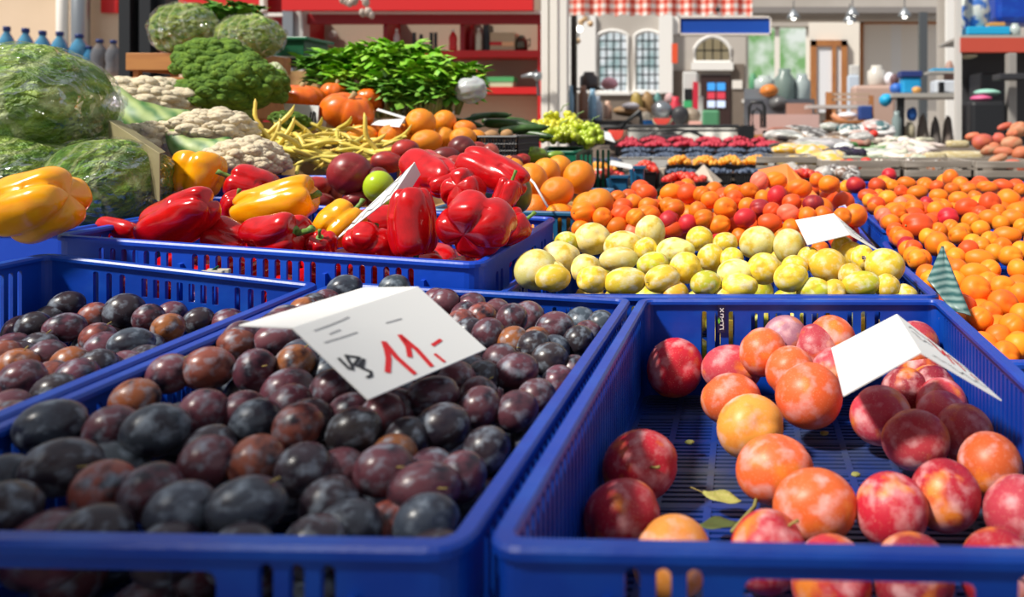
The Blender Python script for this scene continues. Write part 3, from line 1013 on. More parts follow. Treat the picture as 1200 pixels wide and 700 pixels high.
# ------------------------------------------------------------------ the big pile of apricots beside them
RP = [(1002, 217, 24, 20, 'r'), (1042, 205, 18, 16, 'r'), (1028, 218, 22, 20, 'd'), (1046, 218, 18, 15, 'a'), (1063, 215, 24, 16, 'a'), (1056, 225, 18, 16, 'd'), (1075, 226, 26, 18, 'a'), (1114, 209, 20, 22, 'a'), (1098, 218, 18, 14, 'd'),
      (1116, 222, 20, 16, 'a'), (1100, 230, 24, 18, 'a'), (1134, 222, 24, 16, 'a'), (1124, 234, 26, 20, 'a'), (1133, 244, 30, 24, 'd'), (1160, 239, 28, 28, 'd'), (1182, 234, 30, 26, 'a'), (1157, 220, 26, 16, 'a'), (1176, 218, 26, 16, 'd'),
      (1196, 222, 18, 14, 'a'), (1016, 229, 24, 16, 'd'), (996, 233, 18, 13, 'l'), (1022, 238, 22, 16, 'd'), (1040, 233, 24, 20, 'l'), (1056, 237, 18, 14, 'p'), (1072, 244, 24, 22, 'a'), (1086, 237, 16, 14, 'r'), (1052, 250, 23, 20, 'a'),
      (1034, 247, 17, 13, 'l'), (1018, 250, 15, 13, 'p'), (1007, 247, 14, 12, 'a'), (1008, 259, 24, 16, 'a'), (1026, 261, 22, 20, 'a'), (1040, 260, 18, 20, 'p'), (1076, 266, 39, 33, 'd'), (1098, 246, 24, 20, 'a'), (1111, 255, 26, 24, 'r'),
      (1114, 266, 22, 18, 'l'), (1138, 258, 24, 18, 'l'), (1149, 267, 24, 18, 'l'), (1123, 276, 25, 22, 'l'), (1160, 256, 30, 22, 'a'), (1187, 256, 30, 22, 'l'), (1173, 260, 20, 16, 'l'), (1180, 276, 36, 22, 'a'), (1160, 280, 24, 18, 'l'),
      (1140, 281, 20, 15, 'l'), (1135, 290, 26, 18, 'd'), (1166, 294, 21, 18, 'l'), (1098, 286, 30, 30, 'l'), (1022, 278, 26, 18, 'a'), (1037, 286, 18, 18, 'r'), (1054, 276, 26, 18, 'p'), (1070, 289, 24, 16, 'd'), (1080, 301, 22, 18, 'a'),
      (1067, 302, 24, 20, 'l'), (1148, 302, 38, 20, 'l'), (1184, 300, 30, 24, 'l'), (1120, 299, 24, 18, 'l'), (1197, 290, 18, 16, 'l'), (1194, 246, 18, 14, 'a'), (1198, 264, 18, 16, 'l'), (1143, 319, 39, 22, 'l'), (1122, 313, 22, 20, 'a'),
      (1143, 340, 38, 36, 'a'), (1174, 334, 34, 22, 'l'), (1175, 356, 38, 34, 'a'), (1130, 358, 30, 28, 'd'), (1194, 316, 28, 26, 'l'), (1196, 345, 28, 28, 'a'), (1198, 364, 20, 18, 'l'), (1148, 372, 30, 26, 'a'), (1186, 381, 32, 28, 'l'),
      (1170, 391, 26, 22, 'a'), (1194, 400, 28, 24, 'l'), (1178, 407, 20, 16, 'a'), (1072, 318, 22, 18, 'a'), (1083, 325, 20, 18, 'l'), (1160, 312, 18, 16, 'l'), (1108, 308, 22, 18, 'l'), (1087, 218, 18, 14, 'a'), (1143, 231, 20, 16, 'a'),
      (1030, 228, 16, 13, 'a'), (1064, 258, 18, 15, 'a'), (1090, 258, 20, 16, 'd'), (1088, 275, 20, 16, 'l'), (1110, 290, 18, 15, 'l'), (1150, 285, 20, 15, 'l'), (1175, 286, 22, 16, 'a'), (1128, 268, 16, 14, 'l'), (1100, 268, 18, 15, 'a'),
      (1010, 238, 16, 12, 'a'), (1045, 268, 18, 15, 'd'), (1035, 272, 18, 14, 'a'), (1170, 246, 18, 14, 'a'), (1148, 248, 18, 14, 'd'), (1108, 241, 16, 13, 'a'), (1120, 326, 20, 18, 'l'), (1158, 326, 20, 16, 'l'), (1110, 330, 20, 18, 'a'), (1160, 362, 22, 18, 'a'), (1056, 296, 18, 15, 'l'), (1048, 288, 18, 14, 'a')]


def s_r(x, y):
    return float(np.interp(y, [.95, 1.1, 1.3, 1.7, 2.2, 2.6], [.530, .544, .574, .628, .648, .648]))


RB = (.283, .98, .96, 2.54)
heap(K_AP, 'apricot', 'apricot', RP, s_r, (.036, .066), T_A, 'apricots in the big pile beside the plum crates', 'in the big pile', 'the yellow plums', RB, lambda x, y: .47, k=.82, step=.09, stem_p=.1, maxpush=.12)
n = 0
for (y0, y1, x1, cnt) in ((.945, 1.30, .58, 38), (1.30, 1.9, .72, 34), (1.9, 2.5, .95, 20)):       # the top layer between them
    fill(K_AP, 'apricot', 'apricot', cnt, (.284, x1, y0, y1), lambda x, y: s_r(x, y) - .045, lambda x, y: s_r(x, y) + .012, (.022, .028), [T_A['l'][1], T_A['a'][1], T_A['a'][1], T_A['d'][1]], 'apricot wedged between bigger ones in the big pile beside the plum crates', 'apricots wedged into the big pile', .80)

# ------------------------------------------------------------------ oranges
T_O = {'o': ('glossy orange', (.92, .30, .008)), 'd': ('deep orange-coloured orange', (.88, .22, .008))}
OR = [(679, 208, 38, 40, 'o'), (653, 225, 40, 36, 'd'), (623, 212, 38, 42, 'o'), (640, 202, 34, 34, 'o'), (655, 197, 32, 30, 'o'), (655, 250, 34, 32, 'o'), (626, 240, 28, 28, 'd'), (702, 234, 32, 28, 'o'), (690, 238, 40, 28, 'o'), (600, 196, 26, 22, 'o')]


def s_o(x, y):
    return float(np.interp(y, [1.3, 1.5, 1.7, 1.9], [.655, .675, .70, .71]))


heap(K_OR, 'orange', 'orange', OR, s_o, (.058, .082), T_O, 'oranges in the teal crate', 'in the teal crate', 'the peppers', (-.60, -.18, 1.48, 1.9), lambda x, y: .54, k=.86, step=.1)
fill(K_OR, 'orange', 'orange', 14, (-.59, -.318, 1.475, 1.845), lambda x, y: .54, lambda x, y: s_o(x, y) - .045, (.034, .038), [T_O['o'][1]], 'orange half buried in the teal crate', 'oranges buried in the teal crate', .86, asp=1.)
OR2 = [(493, 144, 37, 34, 'o'), (521, 143, 29, 28, 'o'), (500, 166, 38, 27, 'o'), (521, 161, 28, 26, 'o'), (550, 161, 42, 24, 'o'), (545, 151, 28, 18, 'd'), (424, 157, 38, 22, 'o'), (463, 156, 38, 22, 'o'), (445, 152, 20, 14, 'd'), (530, 152, 18, 16, 'o')]


def at(kind, name, cat, lst, tones, group, stem_p=.2):
    """Fruits given by pixel and distance: (px, py, w, h, tone, Y, label)."""
    for (px, py, w, h, tone, Y, label) in lst:
        c = W(px, py, Y)
        a = w * Y * math.cos(math.atan((px - CX) / F)) / F / 2
        b = h * Y * math.cos(math.atan((py - CY) / F)) / F / 2
        dep = min(a, b)
        PLACED.append((tuple(c), (a * b * dep) ** (1 / 3)))
        put(kind, name, c, (a, dep, b), (rng.uniform(-.15, .15), rng.uniform(-.15, .15), -math.atan2(c.x, c.y)), jit(tones[tone], .12), label, cat, group, stem=rng.random() < stem_p)


DO, OO = (.88, .22, .008), (.92, .31, .008)
tn = {'o': OO, 'd': DO}
at(K_OR, 'orange', 'orange', [
    (493, 144, 37, 34, 'o', 1.98, 'big orange on top of the heap between the card and the herbs'), (521, 143, 29, 28, 'o', 2.08, 'orange on top of the heap beside the zucchini'),
    (500, 166, 38, 28, 'o', 1.90, 'orange at the front of the heap, above the dark peaches'), (520, 162, 28, 26, 'o', 2.0, 'orange at the back of the heap between two front oranges'),
    (543, 162, 32, 26, 'o', 1.92, 'dimpled orange at the outer front end of the heap'), (558, 163, 26, 22, 'o', 1.97, 'orange touching the brown potatoes'),
    (545, 151, 28, 20, 'd', 2.08, 'deep orange behind the outer front end of the heap'), (424, 158, 38, 24, 'o', 1.92, 'orange under the big pumpkin beside the wax beans'),
    (458, 158, 30, 24, 'd', 1.94, 'orange lying below the folded card'), (475, 156, 24, 22, 'o', 1.99, 'orange between the folded card and the heap'), (442, 153, 20, 16, 'd', 2.03, 'small orange half under the folded card')],
   tn, 'oranges beside the pumpkins')
BRN = fruit_mat('potato_skin', (.40, .22, .10), (2., .4, .7), None, speck=((.15, .08, .04), 14., .6), rough=.7)
K_PO = round_fruit('potato', BRN, .0, .3, .0, .1, .09)
at(K_PO, 'potato', 'potato', [(575, 160, 20, 15, 'b', 2.05, 'brown potato in the black wire tray beside the oranges'), (594, 158, 15, 13, 'b', 2.1, 'brown potato at the outer end of the black wire tray')], {'b': (.45, .24, .09)}, 'potatoes in the wire tray')

# ------------------------------------------------------------------ dark peaches and nectarines behind the peppers
NT = {'n': (.28, .02, .025), 'd': (.11, .018, .02), 'r': (.42, .025, .02), 'p': (.45, .09, .06)}
at(K_NE, 'nectarine', 'nectarine', [
    (410, 204, 55, 51, 'n', 1.52, 'largest dark red nectarine beside the wax beans'), (441, 220, 36, 50, 'd', 1.53, 'dark nectarine behind the green apple'), (368, 220, 42, 26, 'r', 1.55, 'nectarine in front of the blue bean tub'),
    (378, 236, 30, 20, 'n', 1.51, 'nectarine peeping above the round yellow pepper'), (417, 234, 34, 20, 'n', 1.51, 'nectarine below the largest nectarine'), (392, 228, 20, 22, 'p', 1.58, 'small blushed nectarine below the largest nectarine'),
    (455, 190, 42, 26, 'r', 1.66, 'split-skinned red nectarine with flesh showing'), (475, 176, 34, 26, 'r', 1.72, 'red nectarine below the folded card'), (487, 186, 26, 22, 'd', 1.72, 'nectarine between the split one and the dark peaches'),
    (541, 175, 34, 32, 'd', 1.78, 'dark peach on top of the cluster below the oranges'), (523, 184, 36, 24, 'd', 1.72, 'dark peach at the inner end of the cluster'), (533, 192, 28, 20, 'r', 1.68, 'shiny red peach at the front of the cluster'),
    (567, 188, 30, 22, 'd', 1.72, 'dark peach at the outer front of the cluster'), (560, 176, 22, 20, 'r', 1.80, 'red-brown peach at the back of the cluster'), (575, 178, 20, 20, 'p', 1.80, 'pinkish peach next to the wire tray'),
    (603, 189, 20, 14, 'd', 1.88, 'dark peach behind the orange card strip'), (612, 187, 20, 14, 'r', 1.92, 'red peach behind the oranges')], NT, 'peaches and nectarines behind the peppers')
GRN = fruit_mat('green_apple_skin', (.62, .04, .03), (.7, .62, .75), None, rough=.25)
K_GA = round_fruit('green_apple', GRN, .2, .3, 0, .1, .03, stem=(.3, .04, STEM))
at(K_GA, 'green_apple', 'apple', [(444, 219, 38, 38, 'g', 1.47, 'bright green apple with a red cheek behind the narrow card'), (450, 238, 22, 16, 'g', 1.46, 'green apple mostly hidden behind the narrow card')], {'g': (.45, .60, .02)}, None, 1.)
MNG = fruit_mat('mango_skin', (.10, .10, .012), (.9, .42, .66), None, speck=((.45, .45, .1), 22., .35), rough=.3)
K_MG = round_fruit('mango', MNG, .03, .3, 0, .1, .05, taper=.12, stem=(.1, .04, STEM))
at(K_MG, 'mango', 'mango', [(607, 226, 32, 50, 'k', 1.36, 'dark green-brown mango between the peppers and the oranges'), (626, 181, 33, 19, 'g', 2.05, 'bright green mango behind the oranges'), (651, 183, 22, 12, 'g', 2.1, 'small green mango next to the bright green one')],
   {'k': (.16, .17, .02), 'g': (.20, .36, .03)}, None)
oc = MB()
oc.quadplate(W(556, 196, 1.66), W(578, 196, 1.60), W(600, 184, 1.72), W(597, 182, 1.78), .004)
tag(oc.build('price_card', OC), 'narrow orange card strip lying behind the biggest peppers', 'price card')
sb = MB()
sb.tube([W(582, 201, 1.55), W(612, 201, 1.5), W(626, 215, 1.46), W(642, 243, 1.44)], .0022, 6)
tag(sb.build('packing_strap', mat('white_strap', (.8, .8, .8), .4), smooth=True), 'thin white packing strap looped around the oranges beside the mango', 'strap')
# ------------------------------------------------------------------ peppers
SKIN_P = {}
for nm, c, c2 in (('red', (.56, .003, .006), (.38, .002, .004)), ('yellow', (.92, .40, .003), (.90, .30, .003))):
    SKIN_P[nm] = mat('pepper_' + nm, c, .22, c2, 3., .4, .75, coat=.2, bump=.03, bscale=5.)


def pepper_mesh(name, m, lobes=3, depth=.28, L=1.0, taper=.1, bend=0., seed=0, wr=.0, squash=1.):
    """Bell pepper along local z: stem end up; unit radius about 1, half length L."""
    v0, fs = sphere_grid(48, 28)
    r_ = np.random.RandomState(seed)
    ph = np.arctan2(v0[:, 1], v0[:, 0])
    t = v0[:, 2]
    sth = np.sqrt(np.clip(1 - t * t, 0, 1))
    lat = np.arctan2(t, sth) / (PI / 2)                   # -1..1
    prof = np.clip(1 - np.abs(lat) ** 3.0, 0, 1) ** .45
    w = np.abs(np.sin(lobes * (ph + .25 * lat * r_.uniform(-1, 1)) / 2 + r_.uniform(0, 3)))
    cre = (1 - w) ** 2.2
    amp = 1 + .10 * np.sin(ph + r_.uniform(0, 6)) + .07 * np.sin(2 * ph + r_.uniform(0, 6))
    r = prof * amp * (1 - depth * cre * (.45 + .55 * np.clip(np.abs(lat), 0, 1)))
    r = r * (1 - taper * (1 - lat) / 2 * 1.0)
    r = r + lump(v0, wr, seed + 3, 4.) * prof
    z = L * np.sign(lat) * np.abs(lat) ** .85
    rr = r / (r.max() + 1e-6)
    z = z - np.where(lat > 0, .32 * L * np.exp(-(rr / .42) ** 2) * 1.0, 0)       # hollow round the stem
    z = z + np.where(lat < 0, .22 * L * np.exp(-(rr / .35) ** 2), 0)             # dimple at the blossom end
    z = z + np.where(lat < -.2, .10 * L * cre, 0)
    x = r * np.cos(ph) + bend * z * z
    y = r * np.sin(ph) * squash
    mb = MB()
    mb.v = [tuple(p) for p in np.stack([x, y, z], 1)]
    mb.f = fs
    return mb.mesh(name, m, smooth=True, fix=False)


PM = {}
for col in ('red', 'yellow'):
    PM[col] = [pepper_mesh('pepper', SKIN_P[col], 3, .30, 1.12, .16, .06, 1, .03), pepper_mesh('pepper', SKIN_P[col], 4, .30, .95, .10, .0, 2, .03),
               pepper_mesh('pepper', SKIN_P[col], 3, .26, 1.35, .30, .10, 5, .05), pepper_mesh('pepper', SKIN_P[col], 4, .36, .85, .05, .0, 8, .05),
               pepper_mesh('pepper', SKIN_P[col], 3, .42, 1.0, .25, .16, 13, .08)]
mb = MB()
mb.tube([(0, 0, .58), (.01, 0, .85), (.05, .02, 1.12), (.12, .03, 1.3)], [.17, .11, .10, .13], 8)
mb.lathe([(.0, .56), (.30, .60), (.36, .68), (.22, .74), (.1, .74)], n=10)
PSTEM = mb.mesh('stem', STEMG, smooth=True)


def pepper(col, var, px, py, Y, sx, sy, sz, rot, label, stem=True, group='bell peppers in the blue crate'):
    """sx, sy: half widths, sz: half length in metres; rot: direction of the stem end (pixel-wise right, depth, up) and turn about it."""
    o = bpy.data.objects.new('bell_pepper', PM[col][var])
    COL.objects.link(o)
    d, turn = Vector(rot[:3]).normalized(), rot[3] if len(rot) > 3 else 0
    q = d.to_track_quat('Z', 'Y')
    o.rotation_mode = 'QUATERNION'
    o.rotation_quaternion = q @ Euler((0, 0, turn)).to_quaternion()
    o.location = W(px, py, Y)
    o.scale = (sx, sy, sz)
    tag(o, label, 'pepper', group)
    if stem:
        s = bpy.data.objects.new('stem', PSTEM)
        COL.objects.link(s)
        s.parent = o
    return o


pepper('yellow', 3, 44, 240, 1.02, .052, .050, .060, (-.8, -.15, -.3, .5), 'largest yellow pepper lying on the crate corner before the cabbages', group=None)
pepper('yellow', 1, 229, 204, 1.40, .048, .046, .050, (.1, .3, 1., .5), 'orange-yellow pepper standing before the cauliflowers', stem=False)
pepper('yellow', 2, 325, 241, 1.21, .046, .042, .050, (1., .2, .25, 2.2), 'yellow pepper with a narrow end behind the front red ones')
pepper('yellow', 1, 398, 261, 1.19, .036, .036, .038, (.5, .6, .6, 1.0), 'rounded yellow pepper behind the narrow price card')
pepper('red', 2, 217, 257, 1.12, .043, .040, .050, (-.85, .2, -.45, .4), 'long red pepper slanting at the front rim below the orange-yellow pepper')
pepper('red', 0, 140, 274, 1.16, .026, .020, .034, (-.9, .2, .1, 1.2), 'red pepper low in the crate corner below the cabbage')
pepper('red', 1, 184, 272, 1.20, .028, .026, .034, (-.6, .3, .3, 2.2), 'red pepper half hidden behind the long slanting one')
pepper('red', 1, 297, 216, 1.38, .044, .040, .046, (-.85, -.3, .35, .3), 'red pepper with its green stem showing before the cauliflowers')
pepper('red', 0, 278, 245, 1.28, .026, .024, .030, (.3, -.4, .8, .6), 'small red pepper behind the long slanting one')
pepper('red', 4, 323, 276, 1.10, .043, .036, .052, (.95, -.25, .12, 1.9), 'bent red pepper at the middle of the front rim')
pepper('red', 0, 266, 279, 1.13, .028, .026, .032, (-.8, .1, .3, 2.0), 'red pepper between the slanting and the bent one at the rim')
pepper('red', 1, 376, 287, 1.11, .021, .020, .023, (.2, -.5, .6, 1.0), 'small red pepper between the bent one and the narrow card')
pepper('red', 3, 430, 284, 1.12, .036, .030, .028, (.05, .8, .5, .8), 'two-humped red pepper at the rim below the narrow card')
pepper('red', 0, 445, 264, 1.24, .036, .034, .040, (.8, .4, .1, .8), 'shaded red pepper behind the narrow card')
pepper('red', 0, 486, 260, 1.11, .039, .038, .050, (.10, -.10, -1., 2.35), 'upright glossy red pepper beside the narrow card')
pepper('red', 3, 554, 263, 1.09, .054, .050, .044, (.12, .75, .35, .55), 'biggest wrinkled red pepper showing its blossom end')
pepper('red', 3, 543, 222, 1.20, .036, .034, .036, (.1, .85, -.3, 2.0), 'two-humped red pepper behind the biggest one')
pepper('red', 2, 506, 207, 1.30, .043, .040, .052, (-.7, .5, .2, 1.4), 'red pepper lying at the back behind the upright one')
pepper('red', 0, 525, 215, 1.27, .024, .024, .030, (.7, .4, .2, 1.4), 'small red pepper behind the upright and two-humped ones')
pepper('red', 2, 580, 206, 1.27, .038, .036, .054, (-.9, .3, .3, .6), 'long red pepper at the back next to the dark mango')
pepper('red', 4, 592, 232, 1.18, .024, .022, .034, (.3, .2, .9, 2.6), 'narrow red pepper between the biggest one and the mango')
pepper('red', 4, 597, 268, 1.16, .030, .026, .034, (.7, .3, .4, .6), 'crooked red pepper in the corner beside the yellow plums')
for i in range(9):
    x = -.90 + i * .062
    o = pepper('red', i % 4, 0, 0, 1., .033, .031, .037, (rng.uniform(-1, 1), .3, rng.uniform(-.4, .4), i), 'red pepper in the bottom layer seen through the slots of the pepper crate', stem=False, group='peppers in the bottom layer')
    o.location = (x, 1.092 + .004 * (i % 3), .560 - .002 * i)
for i in range(14):
    o = pepper('red', i % 4, 0, 0, 1., .034, .033, .040, (rng.uniform(-1, 1), .6, rng.uniform(-.6, .6), i), 'red pepper buried under the others in the pepper crate', stem=False, group='peppers buried in the crate')
    o.location = (-.88 + (i % 7) * .076, 1.18 + .09 * (i // 7) + .01 * (i % 2), .575)
# ------------------------------------------------------------------ cabbages in film
def leaf_mat(name, c1, c2, c3):
    """Crinkled leaf: pale veins branching through two greens."""
    m, t, p = nt(name)
    tc = N(t, 'ShaderNodeTexCoord').outputs['Object']
    o = mix(t, noise_fac(t, 2.2, .38, .66, tc, 5., (1, 1, 2.5)), c1, c2)
    w = N(t, 'ShaderNodeTexWave', wave_type='BANDS')
    w.inputs['Scale'].default_value = .8
    w.inputs['Distortion'].default_value = 7.
    w.inputs['Detail'].default_value = 3.
    t.links.new(tc, w.inputs['Vector'])
    r = N(t, 'ShaderNodeMapRange')
    r.inputs[1].default_value = .80
    r.inputs[2].default_value = .97
    t.links.new(w.outputs['Fac'], r.inputs[0])
    o = mix(t, mul(t, r.outputs[0], .55), o, c3)
    t.links.new(o, p.inputs['Base Color'])
    p.inputs['Roughness'].default_value = .45
    n = N(t, 'ShaderNodeTexNoise', Scale=5., Detail=5.)
    t.links.new(tc, n.inputs['Vector'])
    b = N(t, 'ShaderNodeBump', Strength=.5, Distance=.1)
    t.links.new(n.outputs['Fac'], b.inputs['Height'])
    t.links.new(b.outputs[0], p.inputs['Normal'])
    MATS[name] = m
    return m


CAB = leaf_mat('cabbage_leaf', (.10, .24, .012), (.32, .44, .06), (.58, .64, .28))
CAB2 = leaf_mat('lettuce_leaf', (.13, .26, .012), (.46, .54, .09), (.70, .72, .36))
CABO = leaf_mat('cauliflower_leaf', (.07, .17, .03), (.20, .33, .06), (.52, .58, .28))
FILM, ft, fp = nt('cling_film')
for n in list(ft.nodes):
    ft.nodes.remove(n)
fo = ft.nodes.new('ShaderNodeOutputMaterial')
fg = N(ft, 'ShaderNodeBsdfGlossy', Roughness=.08)
fg.inputs[0].default_value = (.95, .97, 1, 1)
ftr = ft.nodes.new('ShaderNodeBsdfTransparent')
ftc = ft.nodes.new('ShaderNodeTexCoord')
fn = N(ft, 'ShaderNodeTexNoise', Scale=1.8, Detail=2., Distortion=1.4)
ft.links.new(ftc.outputs['Object'], fn.inputs['Vector'])
fb = N(ft, 'ShaderNodeBump', Strength=.9, Distance=.25)
ft.links.new(fn.outputs['Fac'], fb.inputs['Height'])
ft.links.new(fb.outputs[0], fg.inputs['Normal'])
fr = ft.nodes.new('ShaderNodeFresnel')
fr.inputs[0].default_value = 1.45
ft.links.new(fb.outputs[0], fr.inputs['Normal'])
fm = N(ft, 'ShaderNodeMath', operation='MULTIPLY_ADD')
ft.links.new(fr.outputs[0], fm.inputs[0])
fm.inputs[1].default_value = .55
fm.inputs[2].default_value = .0
fx = ft.nodes.new('ShaderNodeMixShader')
ft.links.new(fm.outputs[0], fx.inputs[0])
ft.links.new(ftr.outputs[0], fx.inputs[1])
ft.links.new(fg.outputs[0], fx.inputs[2])
ft.links.new(fx.outputs[0], fo.inputs[0])


def blob(amp, seed, f=2.2, nu=40, nv=26, layers=()):
    v, fs = sphere_grid(nu, nv)
    r = 1 + lump(v, amp, seed, f)
    for a, s, ff in layers:
        r = r + a * np.abs(lump(v, 1., s, ff))
    mb = MB()
    mb.v = [tuple(x) for x in v * r[:, None]]
    mb.f = fs
    return mb


def cabbage(name, label, c, ax, m, seed, cat='cabbage', film=True, group=None, rot=(0, 0, 0)):
    r = empty(name, c - Vector((0, 0, ax[2])), label, cat, group)
    o = bpy.data.objects.new('leaf_head', blob(.10, seed, 2., layers=((.10, seed + 1, 5.), (.05, seed + 2, 11.))).mesh('leaf_head', m, smooth=True, fix=False))
    COL.objects.link(o)
    o.parent = r
    o.location = (0, 0, ax[2])
    o.scale = [a * .93 for a in ax]
    o.rotation_euler = rot
    if film:
        o = bpy.data.objects.new('plastic_film', blob(.07, seed, 2., layers=((.09, seed + 5, 5.5),)).mesh('plastic_film', FILM, smooth=True, fix=False))
        COL.objects.link(o)
        o.parent = r
        o.location = (0, 0, ax[2])
        o.scale = [a * 1.0 for a in ax]
        o.rotation_euler = rot
    return r


cabbage('cabbage', 'huge green cabbage in glossy clear film on top of the cabbage crate', W(22, 128, 1.42), (.155, .14, .118), CAB, 3)
cabbage('cabbage', 'film-wrapped green cabbage leaning on the inner end of its crate by the peppers', W(128, 216, 1.30), (.085, .10, .080), CAB, 21)
cabbage('cabbage', 'film-wrapped cabbage low behind the largest yellow pepper', W(18, 205, 1.33), (.10, .10, .070), CAB, 32)
cabbage('cabbage', 'film-wrapped cabbage hidden under the huge one', W(66, 205, 1.50), (.10, .09, .08), CAB, 45)
tw = blob(.12, 60, 4., layers=((.15, 61, 6.),))
o = tw.build('film_knot', FILM, smooth=True, fix=False)
o.location, o.scale = W(136, 131, 1.38), (.017, .017, .017)
tag(o, 'crumpled knot of clear film at the end of the huge cabbage bag', 'plastic film')
cabbage('lettuce_head', 'film-wrapped lettuce head standing on the orange wooden box', W(216, 35, 2.45), (.100, .09, .088), CAB2, 52, 'lettuce')
cabbage('lettuce_head', 'pale film-wrapped lettuce head between the tall herb bag and the green tub', W(294, 43, 2.42), (.100, .09, .070), CAB2, 68, 'lettuce')
cabbage('chinese_cabbage', 'pale chinese cabbage standing between the broccoli and the pumpkins', W(322, 98, 2.14), (.036, .04, .060), leaf_mat('pale_leaf', (.50, .58, .25), (.66, .70, .42), (.75, .75, .6)), 71, 'cabbage', False)

# ------------------------------------------------------------------ cauliflowers and broccoli
CURD = mat('cauliflower_curd', (.72, .62, .44), .85, (.60, .48, .32), 6., .5, .8, bump=.5, bscale=26.)
BROC = mat('broccoli_floret', (.085, .19, .010), .8, (.19, .33, .02), 5., .4, .7, bump=.9, bscale=22.)
BROCS = mat('broccoli_stalk', (.20, .32, .08), .6)


def curd_mesh(name, m, seed, n=70, rr=(.16, .27), top=1.0, fine=True, core=.84):
    """A dome of rounded florets, each floret knobbly itself."""
    r_ = random.Random(seed)
    mb = MB()
    for i in range(n):
        z = 1 - (i + .5) / n * 1.25
        a = i * 2.39996
        s = math.sqrt(max(0, 1 - z * z))
        q = 1 + r_.uniform(-.06, .08)
        c = Vector((s * math.cos(a) * q, s * math.sin(a) * q, z * q * top)) * .86
        rad = r_.uniform(*rr)
        mb.ball(c, rad, 9, 7, (1, 1, .9))
        if fine:
            for k in range(6):
                d = (c.normalized() + Vector((r_.uniform(-.7, .7), r_.uniform(-.7, .7), r_.uniform(-.7, .7)))).normalized()
                mb.ball(c + d * rad * .72, rad * r_.uniform(.38, .52), 6, 5)
    mb.ball((0, 0, 0), core, 20, 14)
    return mb.mesh(name, m, smooth=True, fix=False)


def leaf_shell(seed, n, tilt, m, parent, size=1., arc=1.0, z0=-.9, h=1.25, az0=0, azr=6.28):
    """Cupped leaves round a head, each its own part."""
    r_ = random.Random(seed)
    for i in range(n):
        az = az0 + azr * i / n + r_.uniform(-.2, .2)
        vs, fs = [], []
        U, V = 8, 6
        for j in range(V + 1):
            v = j / V
            for k in range(U + 1):
                u = k / U * 2 - 1
                wdt = arc * math.sin(PI * min(1, .25 + v * .72)) ** .7 * .75
                a = az + u * wdt
                rr = size * (1.02 + tilt * v * v + .05 * math.sin(5 * u + i) * v + .03 * (1 - u * u))
                zz = z0 + h * v * (1 - .12 * u * u) + .04 * math.sin(7 * u + 2 * i) * v
                s = math.sqrt(max(.08, 1 - min(.98, zz * zz) * .75))
                vs.append((rr * s * math.cos(a), rr * s * math.sin(a), zz))
        for j in range(V):
            for k in range(U):
                b = j * (U + 1) + k
                fs.append((b, b + 1, b + U + 2, b + U + 1))
        mb = MB().add(vs, fs)
        o = mb.build('outer_leaf', m, parent, smooth=True, local=True, fix=False)
        md = o.modifiers.new('thickness', 'SOLIDIFY')
        md.thickness = .03


CURDS = [curd_mesh('curd', CURD, s, 40, (.26, .38), core=.95) for s in (1, 2)]
BROCM = [curd_mesh('floret_head', BROC, s, 38, (.25, .40)) for s in (5, 6)]


def head(name, label, cat, me, c, ax, rot, leaves=None, leafm=None, stalk=None, group=None):
    r = empty(name, c, label, cat, group)
    r.rotation_euler = rot
    r.scale = ax
    o = bpy.data.objects.new(me.name, me)
    COL.objects.link(o)
    o.parent = r
    if leaves:
        leaf_shell(*leaves[:3], leafm, r, *leaves[3:])
    if stalk:
        mb = MB()
        mb.tube([(0, 0, -.3), (0, 0, -.8), (.02, 0, -1.25)], [.45, .34, .36], 10)
        mb.build('stalk', BROCS, r, local=True, smooth=True)
    return r


gC = 'cauliflowers before the broccoli'
head('cauliflower', 'cauliflower with a broad striped leaf across it, farthest of the four', 'cauliflower', CURDS[0], W(172, 120, 1.80), (.094, .08, .052), (.1, .1, .3), None, group=gC)
head('cauliflower', 'cauliflower in the middle with brown specks, below the broccoli', 'cauliflower', CURDS[1], W(249, 155, 1.66), (.078, .07, .042), (0, 0, 1.3), None, group=gC)
head('cauliflower', 'cauliflower half hidden behind the olive card', 'cauliflower', CURDS[0], W(176, 170, 1.60), (.055, .055, .042), (0, .2, 2.2), None, group=gC)
head('cauliflower', 'cauliflower in front, between the orange-yellow pepper and the beans', 'cauliflower', CURDS[1], W(289, 192, 1.56), (.066, .065, .044), (0, 0, .4), None, group=gC)
def big_leaf(parent, pix, Y0, Y1, bulge, m):
    # one broad cupped leaf lying against the head: pix = top edge start, top edge end, bottom edge end, bottom edge start
    a, b, c, d = [W(x, y, Y) for (x, y), Y in zip(pix, (Y1, Y1, Y0, Y0))]
    vs, fs = [], []
    for j in range(9):
        v = j / 8
        for i in range(13):
            u = i / 12
            p = (a * (1 - u) + b * u) * (1 - v) + (d * (1 - u) + c * u) * v
            k = math.sin(PI * u) * .7 + math.sin(PI * v) * .5
            vs.append(p + Vector((0, -bulge * k, .006 * math.sin(9 * u) * (1 - v) + .004 * math.sin(14 * u + 3 * v))))
    for j in range(8):
        for i in range(12):
            q_ = j * 13 + i
            fs.append((q_, q_ + 1, q_ + 14, q_ + 13))
    o = bpy.data.objects.new('outer_leaf', MB().add(vs, fs).mesh('outer_leaf', m, parent.location, True, False))
    COL.objects.link(o)
    o.parent = parent
    bpy.context.view_layer.update()
    o.matrix_parent_inverse = parent.matrix_world.inverted() @ Matrix.Translation(parent.location)
    md = o.modifiers.new('thickness', 'SOLIDIFY')
    md.thickness = .003


